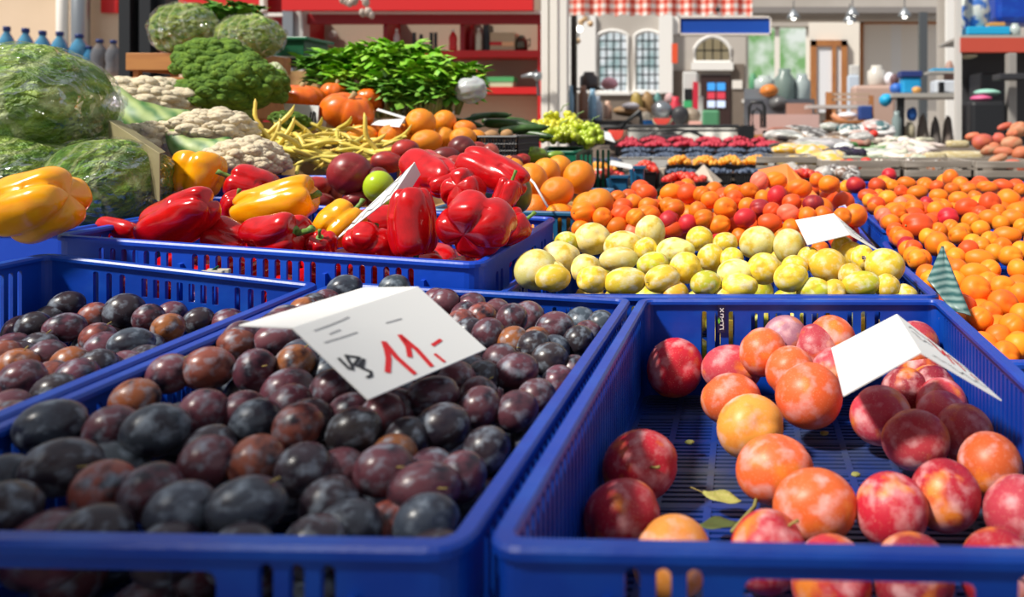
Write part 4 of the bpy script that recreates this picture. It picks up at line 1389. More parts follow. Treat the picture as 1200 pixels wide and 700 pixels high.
STRIPE, st_, sp_ = nt('striped_leaf')
tc = N(st_, 'ShaderNodeTexCoord').outputs['Object']
sw = N(st_, 'ShaderNodeTexWave', wave_type='BANDS', bands_direction='DIAGONAL')
sw.inputs['Scale'].default_value = 14.
sw.inputs['Distortion'].default_value = 5.
sw.inputs['Detail'].default_value = 2.
st_.links.new(tc, sw.inputs['Vector'])
so_ = mix(st_, sw.outputs['Fac'], (.05, .16, .03), (.30, .40, .12))
st_.links.new(mix(st_, noise_fac(st_, 9., .45, .7, tc), so_, (.46, .52, .24)), sp_.inputs['Base Color'])
sp_.inputs['Roughness'].default_value = .5
cf = [o for o in bpy.data.objects if o.name.startswith('cauliflower') and o.parent is None]
big_leaf(cf[0], ((132, 103), (230, 136), (200, 158), (128, 154)), 1.68, 1.71, .03, STRIPE)
big_leaf(cf[1], ((196, 156), (272, 166), (262, 186), (202, 182)), 1.56, 1.58, .012, STRIPE)
gB = 'broccoli heads before the wooden box'
head('broccoli', 'large bright broccoli on top, under the lettuces', 'broccoli', BROCM[0], W(258, 82, 1.98), (.098, .09, .066), (0, .1, 0), None, None, True, gB)
head('broccoli', 'large broccoli under the topmost one, toward the chinese cabbage', 'broccoli', BROCM[1], W(288, 104, 1.93), (.088, .08, .066), (.1, .1, 2.), None, None, True, gB)
head('broccoli', 'dark broccoli below, next to the cauliflower leaf', 'broccoli', BROCM[0], W(252, 116, 1.88), (.075, .07, .050), (0, -.1, 4.), None, None, True, gB)
head('broccoli', 'small dark broccoli lying between the beans and the white card', 'broccoli', BROCM[1], W(340, 143, 1.88), (.040, .04, .022), (0, .2, 1.), (9, 2, .02, 1.02, .6, -.5, 1.2, 3.6, 1.6), CABO, True, gB)
mb = MB()
mb.quadplate(W(262, 66, 1.94), W(278, 69, 1.93), W(284, 62, 1.96), W(270, 59, 1.98), .003)
tag(mb.build('fallen_leaf', mat('pale_cut_leaf', (.45, .55, .25), .5)), 'pale cut leaf lying on the topmost broccoli', 'leaf')

# ------------------------------------------------------------------ pumpkins
PUM = mat('pumpkin_skin', (.82, .16, .006), .34, (.76, .11, .005), 3., .45, .75, coat=.2, bump=.05, bscale=14.)


def pumpkin_mesh(seed, ribs=9, depth=.06, sq=.74):
    v, fs = sphere_grid(54, 24)
    ph = np.arctan2(v[:, 1], v[:, 0])
    sth = np.sqrt(1 - np.clip(v[:, 2] ** 2, 0, 1))
    w = np.abs(np.sin(ribs * ph / 2 + seed))
    r = 1 - depth * (1 - w) ** 2 * sth + lump(v, .04, seed)
    p = v * r[:, None]
    p[:, 2] = p[:, 2] * sq - .22 * np.exp(-(sth / .35) ** 2) * np.sign(v[:, 2])
    mb = MB()
    mb.v = [tuple(x) for x in p]
    mb.f = fs
    return mb.mesh('pumpkin', PUM, smooth=True, fix=False)


PUMS = [pumpkin_mesh(1), pumpkin_mesh(3, 7, .09)]
mb = MB()
mb.tube([(0, 0, .46), (.02, 0, .62), (.08, .02, .80)], [.17, .10, .12], 8)
PUMST = mb.mesh('stem', mat('cork_stem', (.42, .30, .14), .8), smooth=True)
for (px, py, w, h, Y, k, rot, lab) in ((408, 131, 60, 46, 2.02, 1, (.35, .25, .4), 'big ribbed orange pumpkin beside the white card'), (353, 113, 54, 30, 2.14, 0, (.1, .1, 0), 'flat orange pumpkin behind the white card'),
                                       (394, 109, 36, 28, 2.22, 0, (.1, 0, 1), 'small round pumpkin between the herbs and the big one'), (433, 118, 38, 28, 2.2, 1, (.2, .4, 2), 'orange pumpkin behind the folded card')):
    o = bpy.data.objects.new('pumpkin', PUMS[k])
    COL.objects.link(o)
    o.location = W(px, py, Y)
    a = w * Y / F / 2
    o.scale = (a, a * .9, h * Y / F / 2 / .74)
    o.rotation_euler = rot
    tag(o, lab, 'pumpkin', 'orange pumpkins before the herbs')
    s = bpy.data.objects.new('stem', PUMST)
    COL.objects.link(s)
    s.parent = o

# ------------------------------------------------------------------ wax beans in a blue tub
crate('plastic_crate', 'blue plastic tub of yellow wax beans behind the nectarines', [(-1.13, 1.62, .700), (-.84, 1.60, .700), (-.86, 1.95, .712), (-1.20, 1.95, .712)], .16, BLUE2, (None, None, None, None), None, R=.03)
BEAN = fruit_mat('wax_bean_skin', (.60, .52, .12), (1.4, .42, .7), None, rough=.4)
BM = []
for s in range(5):
    r_ = random.Random(s)
    b = r_.uniform(.012, .03)
    pts, rad = [], []
    for i in range(13):
        u = i / 12 * 2 - 1
        pts.append((u * .062, b * u * u + .002 * math.sin(6 * u), .004 * math.sin(3 * u + s)))
        rad.append(.0042 * (1 - abs(u) ** 5) ** .6 * (1 + .10 * math.sin(i * 2.1)) + .0007)
    mb = MB()
    mb.tube(pts, rad, 7)
    BM.append(mb.mesh('wax_bean', BEAN, smooth=True))
r_ = random.Random(5)
bl = []
for i in range(86):
    top = i >= 40
    x = r_.uniform(-1.15, -.86)
    y = r_.uniform(1.66, 1.92)
    zc = .722 + .035 * math.exp(-((x + 1.03) / .10) ** 2) + .16 * (y - 1.66)
    bl.append((x, y, zc - (0 if top else .022) + r_.uniform(-.006, .008), r_.uniform(-.6, .6) + (r_.random() < .25) * 1.3, r_.uniform(-.35, .35) + (.9 * r_.uniform(-1, 1) if top and r_.random() < .25 else 0)))
bl += [(W(302, 140, 1.75).x, 1.75, W(302, 143, 1.75).z, .3, 1.25), (W(322, 150, 1.74).x, 1.74, W(322, 152, 1.74).z, .3, -.8), (W(366, 152, 1.8).x, 1.8, W(366, 160, 1.8).z, 0, .95), (W(434, 162, 1.75).x, 1.75, W(434, 166, 1.75).z, .2, 1.1),
       (W(312, 155, 1.72).x, 1.72, W(312, 158, 1.72).z, .2, .7), (W(425, 170, 1.72).x, 1.72, W(425, 176, 1.72).z, .1, .2), (W(440, 172, 1.76).x, 1.76, W(440, 176, 1.76).z, -.1, .1)]
for i, (x, y, z, rz, ry) in enumerate(bl):
    o = bpy.data.objects.new('wax_bean', BM[i % 5])
    COL.objects.link(o)
    o.location, o.rotation_euler = (x, y, z), (r_.uniform(0, 6), ry, rz)
    k = r_.uniform(.85, 1.2)
    o.scale = (k, k, k)
    o.color = (*jit((.78, .60, .10), .2), 1)
    tag(o, 'pale yellow wax bean in the heap behind the largest nectarine' if i < 86 else ('wax bean sticking up steeply next to the cauliflower', 'wax bean pointing up beside the small broccoli', 'wax bean standing up before the pumpkin', 'wax bean standing up before the oranges', 'wax bean slanting at the cauliflower end of the heap', 'wax bean lying at the nectarine end of the heap', 'wax bean lying just under the orange')[i - 86], 'bean', 'wax beans in the blue tub')

# ------------------------------------------------------------------ bunches of celery herbs in sleeves
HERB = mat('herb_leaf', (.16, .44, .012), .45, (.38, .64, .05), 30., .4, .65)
HERBD = mat('herb_leaf_dark', (.07, .24, .012), .5, (.20, .40, .04), 30., .4, .65)  # darker green leaf of the dark bunches
STK = mat('celery_stalk', (.30, .42, .10), .45, (.50, .52, .25), 8.)


def herb(label, base, top, spread, n, seed, m, film=False, name='herb_bunch'):
    r_ = random.Random(seed)
    r = empty(name, base, label, 'herbs', 'bunches of green herbs before the red shelves')
    L = (top - base).length
    lv = MB()
    for i in range(n):
        a = r_.uniform(0, 6.28)
        q = r_.random() ** .5
        tip = base + (top - base) * r_.uniform(.62, 1.02) + Vector((math.cos(a) * spread * q * 1.25, math.sin(a) * spread * q * .7, -abs(q) ** 2 * L * .18))
        if i < 16:
            mb = MB()
            st = base + Vector((math.cos(a) * .02, math.sin(a) * .02, 0))
            mb.tube([st, st.lerp(tip, .5) + Vector((0, 0, .02)), tip], [.006, .004, .002], 6)
            mb.build('stalk', STK, r, smooth=True)
        for k in range(5):                                    # a lobed leaf of five leaflets
            d = Vector((math.cos(a + (k - 2) * .75), math.sin(a + (k - 2) * .75) * .8, r_.uniform(-.5, .55))).normalized()
            s = r_.uniform(.030, .054)
            sd = d.cross(Vector((r_.uniform(-.4, .4), r_.uniform(-.4, .4), 1))).normalized()
            up = sd.cross(d)
            w = s * .42
            P = [tip, tip + d * s * .35 + sd * w * .8 + up * .002, tip + d * s * .6 + sd * w * .55, tip + d * s * .78 + sd * w * .62, tip + d * s * 1.15 - up * .004, tip + d * s * .78 - sd * w * .62, tip + d * s * .6 - sd * w * .55, tip + d * s * .35 - sd * w * .8 + up * .002, tip + d * s * .55 + up * .005]
            lv.add(P, [(0, 1, 8), (1, 2, 8), (2, 3, 8), (3, 4, 8), (4, 5, 8), (5, 6, 8), (6, 7, 8), (7, 0, 8)])
    lv.build('foliage', m, r, fix=False)
    if film:
        mb = MB()
        ax = (top - base)
        M = ax.to_track_quat('Z', 'Y').to_matrix().to_4x4()
        pr = [(.03, -.01), (.05, .12 * L), (spread * .75, .45 * L), (spread * .9, .62 * L)]
        vs, fs = [], []
        n_ = 20
        for (rr, z) in pr:
            for k in range(n_):
                t = 6.2832 * k / n_
                w = rr * (1 + .12 * math.sin(5 * t + seed))
                vs.append(base + M @ Vector((w * math.cos(t), w * .8 * math.sin(t), z)))
        for i in range(len(pr) - 1):
            for k in range(n_):
                fs.append((i * n_ + k, i * n_ + (k + 1) % n_, (i + 1) * n_ + (k + 1) % n_, (i + 1) * n_ + k))
        mb.add(vs, fs)
        mb.build('plastic_sleeve', FILM, r, smooth=True, fix=False)
    return r


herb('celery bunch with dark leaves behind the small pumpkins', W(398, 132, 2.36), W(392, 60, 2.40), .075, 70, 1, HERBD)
herb('bright celery bunch in the middle behind the big pumpkin', W(440, 136, 2.34), W(434, 50, 2.36), .100, 90, 2, HERB)
herb('tallest bright herb bunch in a clear sleeve', W(482, 138, 2.32), W(468, 48, 2.32), .100, 95, 3, HERB, True)
herb('bright leafy bunch next to the white plastic bag', W(512, 136, 2.30), W(516, 72, 2.28), .095, 90, 4, HERB, True)
herb('drooping herb bunch hanging over the white plastic bag', W(528, 134, 2.30), W(528, 92, 2.27), .060, 45, 5, HERB)
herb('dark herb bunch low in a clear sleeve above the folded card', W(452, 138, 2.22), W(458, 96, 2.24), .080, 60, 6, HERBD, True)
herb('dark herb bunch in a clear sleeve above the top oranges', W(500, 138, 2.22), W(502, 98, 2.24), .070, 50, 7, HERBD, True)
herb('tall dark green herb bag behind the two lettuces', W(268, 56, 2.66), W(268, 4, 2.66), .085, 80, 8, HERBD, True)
bagm = blob(.16, 77, 2.5, layers=((.16, 78, 6.),))
WBAG, bt_, bp_ = nt('white_bag_film')
bp_.inputs['Base Color'].default_value = (.85, .88, .92, 1)
bp_.inputs['Alpha'].default_value = .55
bp_.inputs['Roughness'].default_value = .18
o = bagm.build('plastic_bag', WBAG, smooth=True, fix=False)
o.location, o.scale = W(551, 122, 2.24), (.045, .04, .036)
tag(o, 'crumpled white translucent plastic bag beside the herbs', 'plastic bag')

# ------------------------------------------------------------------ boxes behind the vegetables
OWOOD = mat('orange_box_wood', (.48, .20, .05), .6, (.40, .15, .04), 5., stretch=(1, 8, 8))
PWOOD = mat('pale_box_wood', (.52, .32, .13), .65, (.44, .25, .10), 5., stretch=(1, 8, 8))
simple_box('wooden_box', 'orange wooden box under the film-wrapped lettuce', Vector((W(248, 0, 2.5).x, 2.50, .505)), (.40, .20, .53), OWOOD, 'box', slat=7)
simple_box('wooden_box', 'pale wooden box behind the chinese cabbage', Vector((W(342, 0, 2.74).x, 2.78, .0)), (.24, .18, 1.0), PWOOD, 'box', slat=10)
r = empty('plastic_tub', W(347, 68, 2.9), 'dark green plastic tub with a flanged rim behind the lettuce', 'tub')
mb = MB()
c = W(347, 68, 2.9)
for (x, y, sx, sy) in ((0, -.08, .15, .006), (0, .08, .15, .006), (-.073, 0, .006, .16), (.073, 0, .006, .16)):
    mb.box((c.x + x, c.y + y, c.z + .03), (sx, sy, .06))
mb.box((c.x, c.y, c.z + .003), (.15, .16, .006))
mb.build('body', GREENP, r)
mb = MB()
for (x, y, sx, sy) in ((0, -.087, .19, .016), (0, .087, .19, .016), (-.086, 0, .016, .16), (.086, 0, .016, .16)):
    mb.box((c.x + x, c.y + y, c.z + .064), (sx, sy, .012), bev=.003)
mb.build('rim', mat('tub_rim', (.01, .14, .06), .35), r)
mb = MB()
c = W(316, 80, 2.78)
mb.box((c.x, c.y, c.z + .02), (.09, .08, .046), bev=.004)
tag(mb.build('carton', CARD), 'small white carton beside the pale wooden box', 'box')
mb = MB()
c = W(352, 80, 2.85)
mb.box((c.x, c.y, c.z + .018), (.07, .08, .034), bev=.004)
tag(mb.build('punnet', BLACKP), 'black plastic tray under the dark green tub', 'tray')

# ------------------------------------------------------------------ zucchini, wire tray and grapes
ZUC = fruit_mat('zucchini_skin', (.05, .13, .02), (2., .45, .7), None, speck=((.2, .35, .1), 14., .4), rough=.35)
zm = MB()
zm.tube([(-1, 0, 0), (-.96, 0, .0), (-.8, 0, .01), (-.3, 0, .03), (.3, 0, .03), (.8, 0, 0), (.95, 0, 0), (1, 0, 0), (1.12, 0, .02), (1.14, 0, .02)], [.03, .12, .17, .18, .18, .16, .12, .06, .05, .05], 12)
ZM = zm.mesh('zucchini', ZUC, smooth=True)
for (px, py, L, Y, rz, ry, lab) in ((574, 136, .060, 2.45, .1, -.05, 'dark zucchini next to the white bag'), (600, 147, .090, 2.35, -.1, .08, 'long dark zucchini in front of the others'), (556, 139, .05, 2.42, .5, -.3, 'zucchini leaning on the white bag'),
                                    (590, 142, .07, 2.55, .2, 0, 'zucchini behind the long one'), (612, 152, .07, 2.3, .2, -.1, 'zucchini at the end next to the grapes'), (625, 158, .06, 2.3, -.3, .1, 'zucchini below the grape crate'), (545, 144, .05, 2.3, .2, .2, 'zucchini behind the top oranges')):
    o = bpy.data.objects.new('zucchini', ZM)
    COL.objects.link(o)
    o.location, o.scale, o.rotation_euler = W(px, py, Y), (L, L, L), (0, ry, rz)
    o.color = (.025, .07, .012, 1)
    tag(o, lab, 'zucchini', 'dark zucchini beside the white bag')


def wire_tray(name, label, c, d, m, cat='tray', n=14, group=None):
    """Basket of upright and level bars."""
    r = empty(name, c, label, cat, group)
    x, y, h = d
    for nm, a, b, L in (('front_grille', Vector((-x / 2, -y / 2, 0)), Vector((1, 0, 0)), x), ('back_grille', Vector((-x / 2, y / 2, 0)), Vector((1, 0, 0)), x), ('end_grille', Vector((-x / 2, -y / 2, 0)), Vector((0, 1, 0)), y), ('end_grille', Vector((x / 2, -y / 2, 0)), Vector((0, 1, 0)), y)):
        mb = MB()
        for z in (h, h * .66, h * .33, .004):
            p, q = a + Vector((0, 0, z)), a + b * L + Vector((0, 0, z))
            mb.tube([p, q], .0045 if z == h else .0025, 6)
        k = max(3, int(n * L / x))
        for i in range(k + 1):
            p = a + b * L * i / k
            mb.tube([p, p + Vector((0, 0, h))], .0025, 5)
        mb.build(nm, m, r, local=True)
    mb = MB()
    mb.box((0, 0, .002), (x, y, .003))
    mb.build('bottom', m, r, local=True)
    return r


wire_tray('wire_tray', 'black plastic grid tray of potatoes beside the oranges', Vector((W(590, 182, 1.98).x, 2.03, .725)), (.10, .2, .052), BLACKP)
GRAPE = fruit_mat('grape_skin', (.42, .48, .03), (1., .4, .7), None, rough=.22, coat=.2)
for (px, py, Y, w, h, seed, col, lab) in ((636, 152, 2.62, .070, .030, 1, (.78, .66, .03), 'yellow grape bunch at the near end of the heap'), (657, 146, 2.68, .07, .045, 2, (.72, .68, .04), 'yellow-green grape bunch on top of the heap'), (674, 152, 2.66, .07, .035, 3, (.60, .66, .04), 'green grape bunch toward the watermelon'),
                                          (655, 161, 2.58, .08, .03, 4, (.52, .62, .03), 'green grape bunch hanging at the front of its crate'), (692, 163, 2.6, .04, .05, 5, (.45, .60, .05), 'light green grape bunch hanging over the crate end')):
    r_ = random.Random(seed)
    c = W(px, py, Y)
    g = empty('grape_bunch', c, lab, 'grapes', 'grape bunches in the green crate')
    mb = MB()
    for i in range(80):
        a, q = r_.uniform(0, 6.28), r_.random() ** .5
        mb.ball((c.x + w * q * math.cos(a), c.y + w * .8 * q * math.sin(a), c.z + h * math.sqrt(max(0, 1 - q * q)) * r_.uniform(-.5, 1)), r_.uniform(.0095, .0125), 8, 6, (1, 1, 1.12))
    o = mb.build('grapes', GRAPE, g, smooth=True, fix=False)
    o.color = (*col, 1)
    mb = MB()
    mb.tube([c + Vector((0, 0, h)), c + Vector((.01, 0, h + .02)), c + Vector((.03, 0, h + .028))], .002, 6)
    mb.build('stem', STEMG, g)
crate('plastic_crate', 'green plastic crate of grapes', [(-.66, 2.50, .725), (-.535, 2.48, .725), (-.53, 2.72, .735), (-.70, 2.72, .735)], .28, mat('crate_bottle_green', (.004, .13, .07), .4), (euro_short, euro_short, euro_short, euro_short), None)
crate('plastic_crate', 'dark blue plastic crate under the zucchini', [(-.95, 2.16, .735), (-.64, 2.16, .71), (-.66, 2.47, .735), (-.95, 2.47, .745)], .12, mat('crate_navy', (.004, .018, .08), .4), (euro_short, euro_short, euro_short, euro_short), None)
# hidden carriers: wooden boxes that lift the pumpkins, oranges and herbs
simple_box('wooden_box', 'wooden box under the oranges and pumpkins', Vector((-.93, 2.02, .445)), (.44, .22, .27), PWOOD, 'box', slat=3)
simple_box('wooden_box', 'wooden box under the herb bunches', Vector((-1.0, 2.32, .445)), (.40, .30, .33), PWOOD, 'box', slat=3)
simple_box('wooden_box', 'wooden box under the nectarines and peaches', Vector((-.7225, 1.68, .445)), (.225, .36, .20), PWOOD, 'box', slat=2)
simple_box('wooden_box', 'wooden box under the cauliflowers', Vector((-1.34, 1.78, .505)), (.36, .42, .20), PWOOD, 'box', slat=2)
simple_box('wooden_box', 'wooden box under the broccoli', Vector((-1.34, 2.1, .505)), (.36, .2, .31), PWOOD, 'box', slat=3)
simple_box('wooden_box', 'wooden box under the mangoes', Vector((-.53, 2.06, .445)), (.22, .16, .245), PWOOD, 'box', slat=3)
# ------------------------------------------------------------------ small things in the near crates
DRY = mat('dry_leaf', (.20, .22, .05), .7, (.32, .28, .08), 30.)


def leafm(name, label, pts, c, L, wd, rot, m, curl=.2, cat='leaf'):
    vs, fs = [], []
    for i in range(9):
        u = i / 8
        w = wd * math.sin(PI * min(.98, max(.03, u))) ** .8
        for k in (-1, -.5, 0, .5, 1):
            vs.append((u - .5, k * w, curl * (u - .5) ** 2 + .25 * abs(k) * w + .03 * math.sin(9 * u + 3 * k)))
    for i in range(8):
        for k in range(4):
            b = i * 5 + k
            fs.append((b, b + 5, b + 6, b + 1))
    o = bpy.data.objects.new(name, MB().add(vs, fs).mesh(name, m, smooth=True, fix=False))
    COL.objects.link(o)
    md = o.modifiers.new('thickness', 'SOLIDIFY')
    md.thickness = .01
    o.location, o.rotation_euler, o.scale = c, rot, (L, L, L)
    mb = MB().tube([(-.5, 0, .04), (-.7, .03, .06), (-.85, .08, .05)], .012, 5)
    s = bpy.data.objects.new('leaf_stalk', mb.mesh('leaf_stalk', STEM))
    COL.objects.link(s)
    s.parent = o
    return tag(o, label, cat)


fz = .462
g = lambda px, py: W(px, py, (H - fz) * F / (py - CY))
leafm('dry_leaf', 'olive dry leaf next to the crimson plum by the crate wall', None, g(783, 545) + Vector((0, 0, .004)), .032, .26, (.3, -.2, -1.1), DRY)
leafm('dry_leaf', 'yellow-green dry leaf in the middle of the half-empty crate', None, g(846, 592) + Vector((0, 0, .006)), .036, .22, (.2, .1, -.25), mat('dry_leaf_pale', (.30, .30, .06), .7, (.42, .36, .12), 30.))
leafm('dry_leaf', 'dark dry leaf at the front of the half-empty crate', None, g(842, 622) + Vector((0, 0, .004)), .034, .3, (0, .1, .4), mat('dry_leaf_dark', (.07, .09, .02), .7))
tag(MB().tube([g(858, 632) + Vector((0, 0, .006)), g(884, 605) + Vector((0, 0, .008)), g(890, 588) + Vector((0, 0, .014)), g(893, 570) + Vector((0, 0, .02))], [.0022, .002, .0018, .0016], 6).build('twig', mat('twig_bark', (.22, .20, .06), .8), smooth=True), 'thin green-brown twig lying by the dry leaves', 'twig')
for px, py, lab in ((808, 524, 'brown crumb of leaf near the yellow-orange plum'), (966, 513, 'tiny brown crumb behind the big orange-red plum'), (1003, 562, 'tan crumb of leaf between the front plums')):
    o = blob(.25, px, 3., 12, 8).build('leaf_crumb', DRY, fix=False)
    o.location, o.scale = g(px, py) + Vector((0, 0, .003)), (.005, .004, .002)
    tag(o, lab, 'crumb', 'leaf crumbs on the crate floor')
# clothes-peg on the rim of the outer crate
p = W(255, 322, 1.026)
r = empty('clothes_peg', p - Vector((0, 0, .006)), 'pale grey wooden peg clipped on the rim of the outer plum crate', 'peg')
for dy in (-.006, .007):
    mb = MB()
    mb.box((p.x, p.y + dy - .004, p.z + .004), (.030, .006, .007), bev=.0015)
    mb.build('peg_half', mat('peg_wood', (.45, .42, .34), .7), r)
MB().tube([p + Vector((-.003, -.014, .004)), p + Vector((-.003, .006, .010))], .0015, 6).build('spring', GREENP, r)
# printed fruit sticker on the slot bar of the half-empty crate
r = empty('crate_sticker', W(846, 388, 1.0), 'dark blue sticker with a green leaf mark on the inner crate wall', 'sticker')
Ys = 1.0045
q = [W(841, 390, Ys), W(850, 390, Ys), W(850, 357, Ys), W(841, 357, Ys)]
MB().quadplate(*q, .0012).build('sticker_face', mat('sticker_navy', (.008, .010, .05), .3), r)
strokes(q, [[(.30, .12), (.75, .14)], [(.72, .12), (.74, .24)], [(.35, .27), (.70, .27), (.72, .36)], [(.40, .42), (.70, .40), (.55, .50)], [(.35, .56), (.72, .54), (.70, .66), (.42, .66)], [(.35, .74), (.75, .86)], [(.75, .74), (.35, .86)]], .0011, mat('sticker_white', (.8, .8, .8), .4), r, 'lettering')
strokes(q, [[(.18, .34), (.10, .44), (.16, .52)], [(.22, .36), (.26, .46), (.16, .52)]], .0016, mat('sticker_green', (.15, .50, .05), .4), r, 'leaf_mark')
# torn paper scrap at the back corner
o = MB()
o.quadplate(W(1101, 386, 1.0), W(1106, 386, 1.0), W(1105, 371, 1.0), W(1100, 373, 1.0), .0012)
tag(o.build('paper_scrap', mat('torn_label', (.75, .65, .4), .6, (.35, .12, .02), 120., .48, .52)), 'torn paper label scrap in the back corner of the half-empty crate', 'label')
# striped green liner and blue strips beside the big pile
LIN, lt, lp = nt('striped_liner')
tc = N(lt, 'ShaderNodeTexCoord').outputs['Object']
wv = N(lt, 'ShaderNodeTexWave', wave_type='BANDS', bands_direction='Z')
wv.inputs['Scale'].default_value = 42.
wv.inputs['Distortion'].default_value = 2.5
wv.inputs['Detail'].default_value = 2.
lt.links.new(tc, wv.inputs['Vector'])
o_ = mix(lt, wv.outputs['Fac'], (.02, .09, .09), (.20, .30, .28))
lt.links.new(o_, lp.inputs['Base Color'])
lp.inputs['Roughness'].default_value = .4
A, B, C, D = W(1104, 290, 1.10), W(1086, 328, 1.03), W(1100, 350, 1.02), W(1138, 372, .99)
vs, fs = [], []
for i in range(9):
    u = i / 8
    l, rr = A.lerp(B, u), A.lerp(D, u)
    for k in range(7):
        v = k / 6
        p = l.lerp(rr, v)
        vs.append(p + Vector((0, -.006 * math.sin(PI * v), -.010 * u * math.sin(PI * v) + .002 * math.sin(9 * v))))
for i in range(8):
    for k in range(6):
        b = i * 7 + k
        fs.append((b, b + 1, b + 8, b + 7))
o = MB().add(vs, fs).build('crate_liner', LIN, smooth=True, fix=False)
md = o.modifiers.new('thickness', 'SOLIDIFY')
md.thickness = .0015
tag(o, 'green striped plastic liner flap standing at the corner of the apricot pile', 'liner')
o = MB().quadplate(W(982, 243, 1.62), W(990, 240, 1.62), W(1004, 255, 1.5), W(997, 257, 1.5), .004)
tag(o.build('paper_strip', mat('blue_print_strip', (.05, .12, .5), .5, (.7, .7, .75), 60., .48, .54)), 'blue and white printed strip between the apricot crate and the big pile', 'strip')
o = blob(.2, 5, 2., 16, 10).build('teal_stopper', mat('teal_cap', (.01, .22, .20), .4), fix=False, smooth=True)
o.location, o.scale = W(976, 227, 1.80), (.010, .012, .010)
tag(o, 'small teal stopper at the outer end of the orange card', 'stopper')
# ------------------------------------------------------------------ hall: floor and walls
def pbox(mb, x0, y0, x1, y1, Y, dep, bev=0.):
    """Box whose front face fills the pixel rectangle at distance Y."""
    a, b = W(x0, y1, Y), W(x1, y0, Y)
    return mb.box(((a.x + b.x) / 2, Y + dep / 2, (a.z + b.z) / 2), (b.x - a.x, dep, b.z - a.z), bev=bev)


def pthing(name, label, cat, rect, Y, dep, m, group=None, bev=0., kind=None):
    mb = pbox(MB(), *rect, Y, dep, bev)
    o = mb.build(name, m)
    return tag(o, label, cat, group, kind)


def part(name, parent, rect, Y, dep, m, bev=0.):
    return pbox(MB(), *rect, Y, dep, bev).build(name, m, parent)


def holder(name, label, cat, rect, Y, group=None):
    a, b = W(rect[0], rect[3], Y), W(rect[2], rect[1], Y)
    return empty(name, Vector(((a.x + b.x) / 2, Y, a.z)), label, cat, group)


CREAM = mat('cream_plaster', (.74, .56, .40), .9, (.68, .51, .35), 1.5)
GREYW = mat('grey_plaster', (.42, .38, .34), .9, (.48, .44, .40), .8)
BROWNW = mat('brown_grey_wall', (.16, .125, .10), .9, (.20, .16, .13), 1.)
WHITEW = mat('white_plaster', (.78, .76, .73), .9)
PALEW = mat('pale_panel', (.80, .74, .66), .8)
STEEL = mat('painted_steel', (.10, .11, .12), .45, metal=.4)
GREYM = mat('grey_metal', (.32, .34, .36), .35, metal=.7)
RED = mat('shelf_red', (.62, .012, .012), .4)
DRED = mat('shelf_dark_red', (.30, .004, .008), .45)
WHITEP = mat('white_paint', (.78, .74, .68), .5)
BROWN = mat('door_wood', (.42, .17, .05), .6, (.32, .12, .04), 3., stretch=(6, 6, 1))
FLOORM = mat('hall_floor', (.20, .17, .15), .6, (.26, .23, .20), 1.2)
DARKM = mat('dark_iron', (.012, .013, .015), .4)
YB_ = 20.
fl = MB().box((0, 9., -.05), (26, 23, .1)).build('floor', FLOORM)
structure(fl)

# left-hand wall with its pipes
wl = MB()
a, b = W(-420, 300, 7.4), W(641, -120, 7.4)
wl.box(((a.x + b.x) / 2, 7.45, 1.6), (b.x - a.x, .1, 3.2))
structure(wl.build('wall_left', CREAM))
for i, (x0, x1, m) in enumerate(((62, 74, WHITEP), (80, 98, GREYM))):
    mb = MB()
    p = W((x0 + x1) / 2, 150, 7.2)
    mb.tube([(p.x, 7.25, 0), (p.x, 7.25, 3.2)], (x1 - x0) * 7.2 / F / 2, 14)
    o = mb.build('trim_%d' % (i + 1), m, smooth=True)
    structure(o)
pthing('wall_plate', 'small red plate on the cream wall above the water bottles', 'plate', (118, -4, 137, 15), 7.36, .03, RED)

# far wall with openings
def hole(x0, y0, x1, y1, Y, arch=0):
    a, b = W(x0, y1, Y), W(x1, y0, Y)
    pts = [(a.x, a.z), (b.x, a.z)]
    if arch:
        hh = arch * Y / F
        n = 10
        for i in range(n + 1):
            t = i / n
            pts.append((b.x + (a.x - b.x) * t, b.z - hh + hh * math.sin(PI * t) ** .7))
    else:
        pts += [(b.x, b.z), (a.x, b.z)]
    return pts


MW = Matrix(((1, 0, 0, 0), (0, 0, -1, YB_ + .3), (0, 1, 0, 0), (0, 0, 0, 1)))
a, b = W(660, 300, YB_), W(1360, -150, YB_)
W1, W2, W3, W4 = (701, 37, 735, 108), (745, 37, 774, 107), (815, 44, 855, 73), (874, 31, 948, 117)
mb = MB()
mb.slab([(a.x - 1.5, 0), (b.x, 0), (b.x, 6.2), (a.x - 1.5, 6.2)], [hole(*W1, YB_, 6), hole(*W2, YB_, 6), hole(*W3, YB_, 14), hole(*W4, YB_, 0)], .3, MW)
structure(mb.build('wall_back', GREYW))
for i, (x0, y0, x1, y1, m, d) in enumerate(((655, 18, 698, 112, WHITEW, .1), (772, 17, 788, 109, WHITEW, .25), (787, 83, 812, 140, BROWNW, .06), (857, 75, 872, 150, BROWNW, .06), (660, 109, 790, 160, BROWNW, .12), (948, 22, 1012, 130, PALEW, .04), (787, 18, 873, 40, WHITEW, .03))):
    structure(part('trim_%d' % (i + 3), None, (x0, y0, x1, y1), YB_ - d, d, m))
OUT = mat('daylight_garden', (.22, .48, .16), .9, (.92, .98, .90), 1.5, .38, .60, emit=.85)
OUT2 = mat('daylight_street', (.40, .55, .55), .9, (.95, .98, 1.), 2.0, .36, .55, emit=.85)
WARM = mat('lit_fanlight', (.85, .70, .42), .6, (.75, .58, .32), 2., emit=.35)
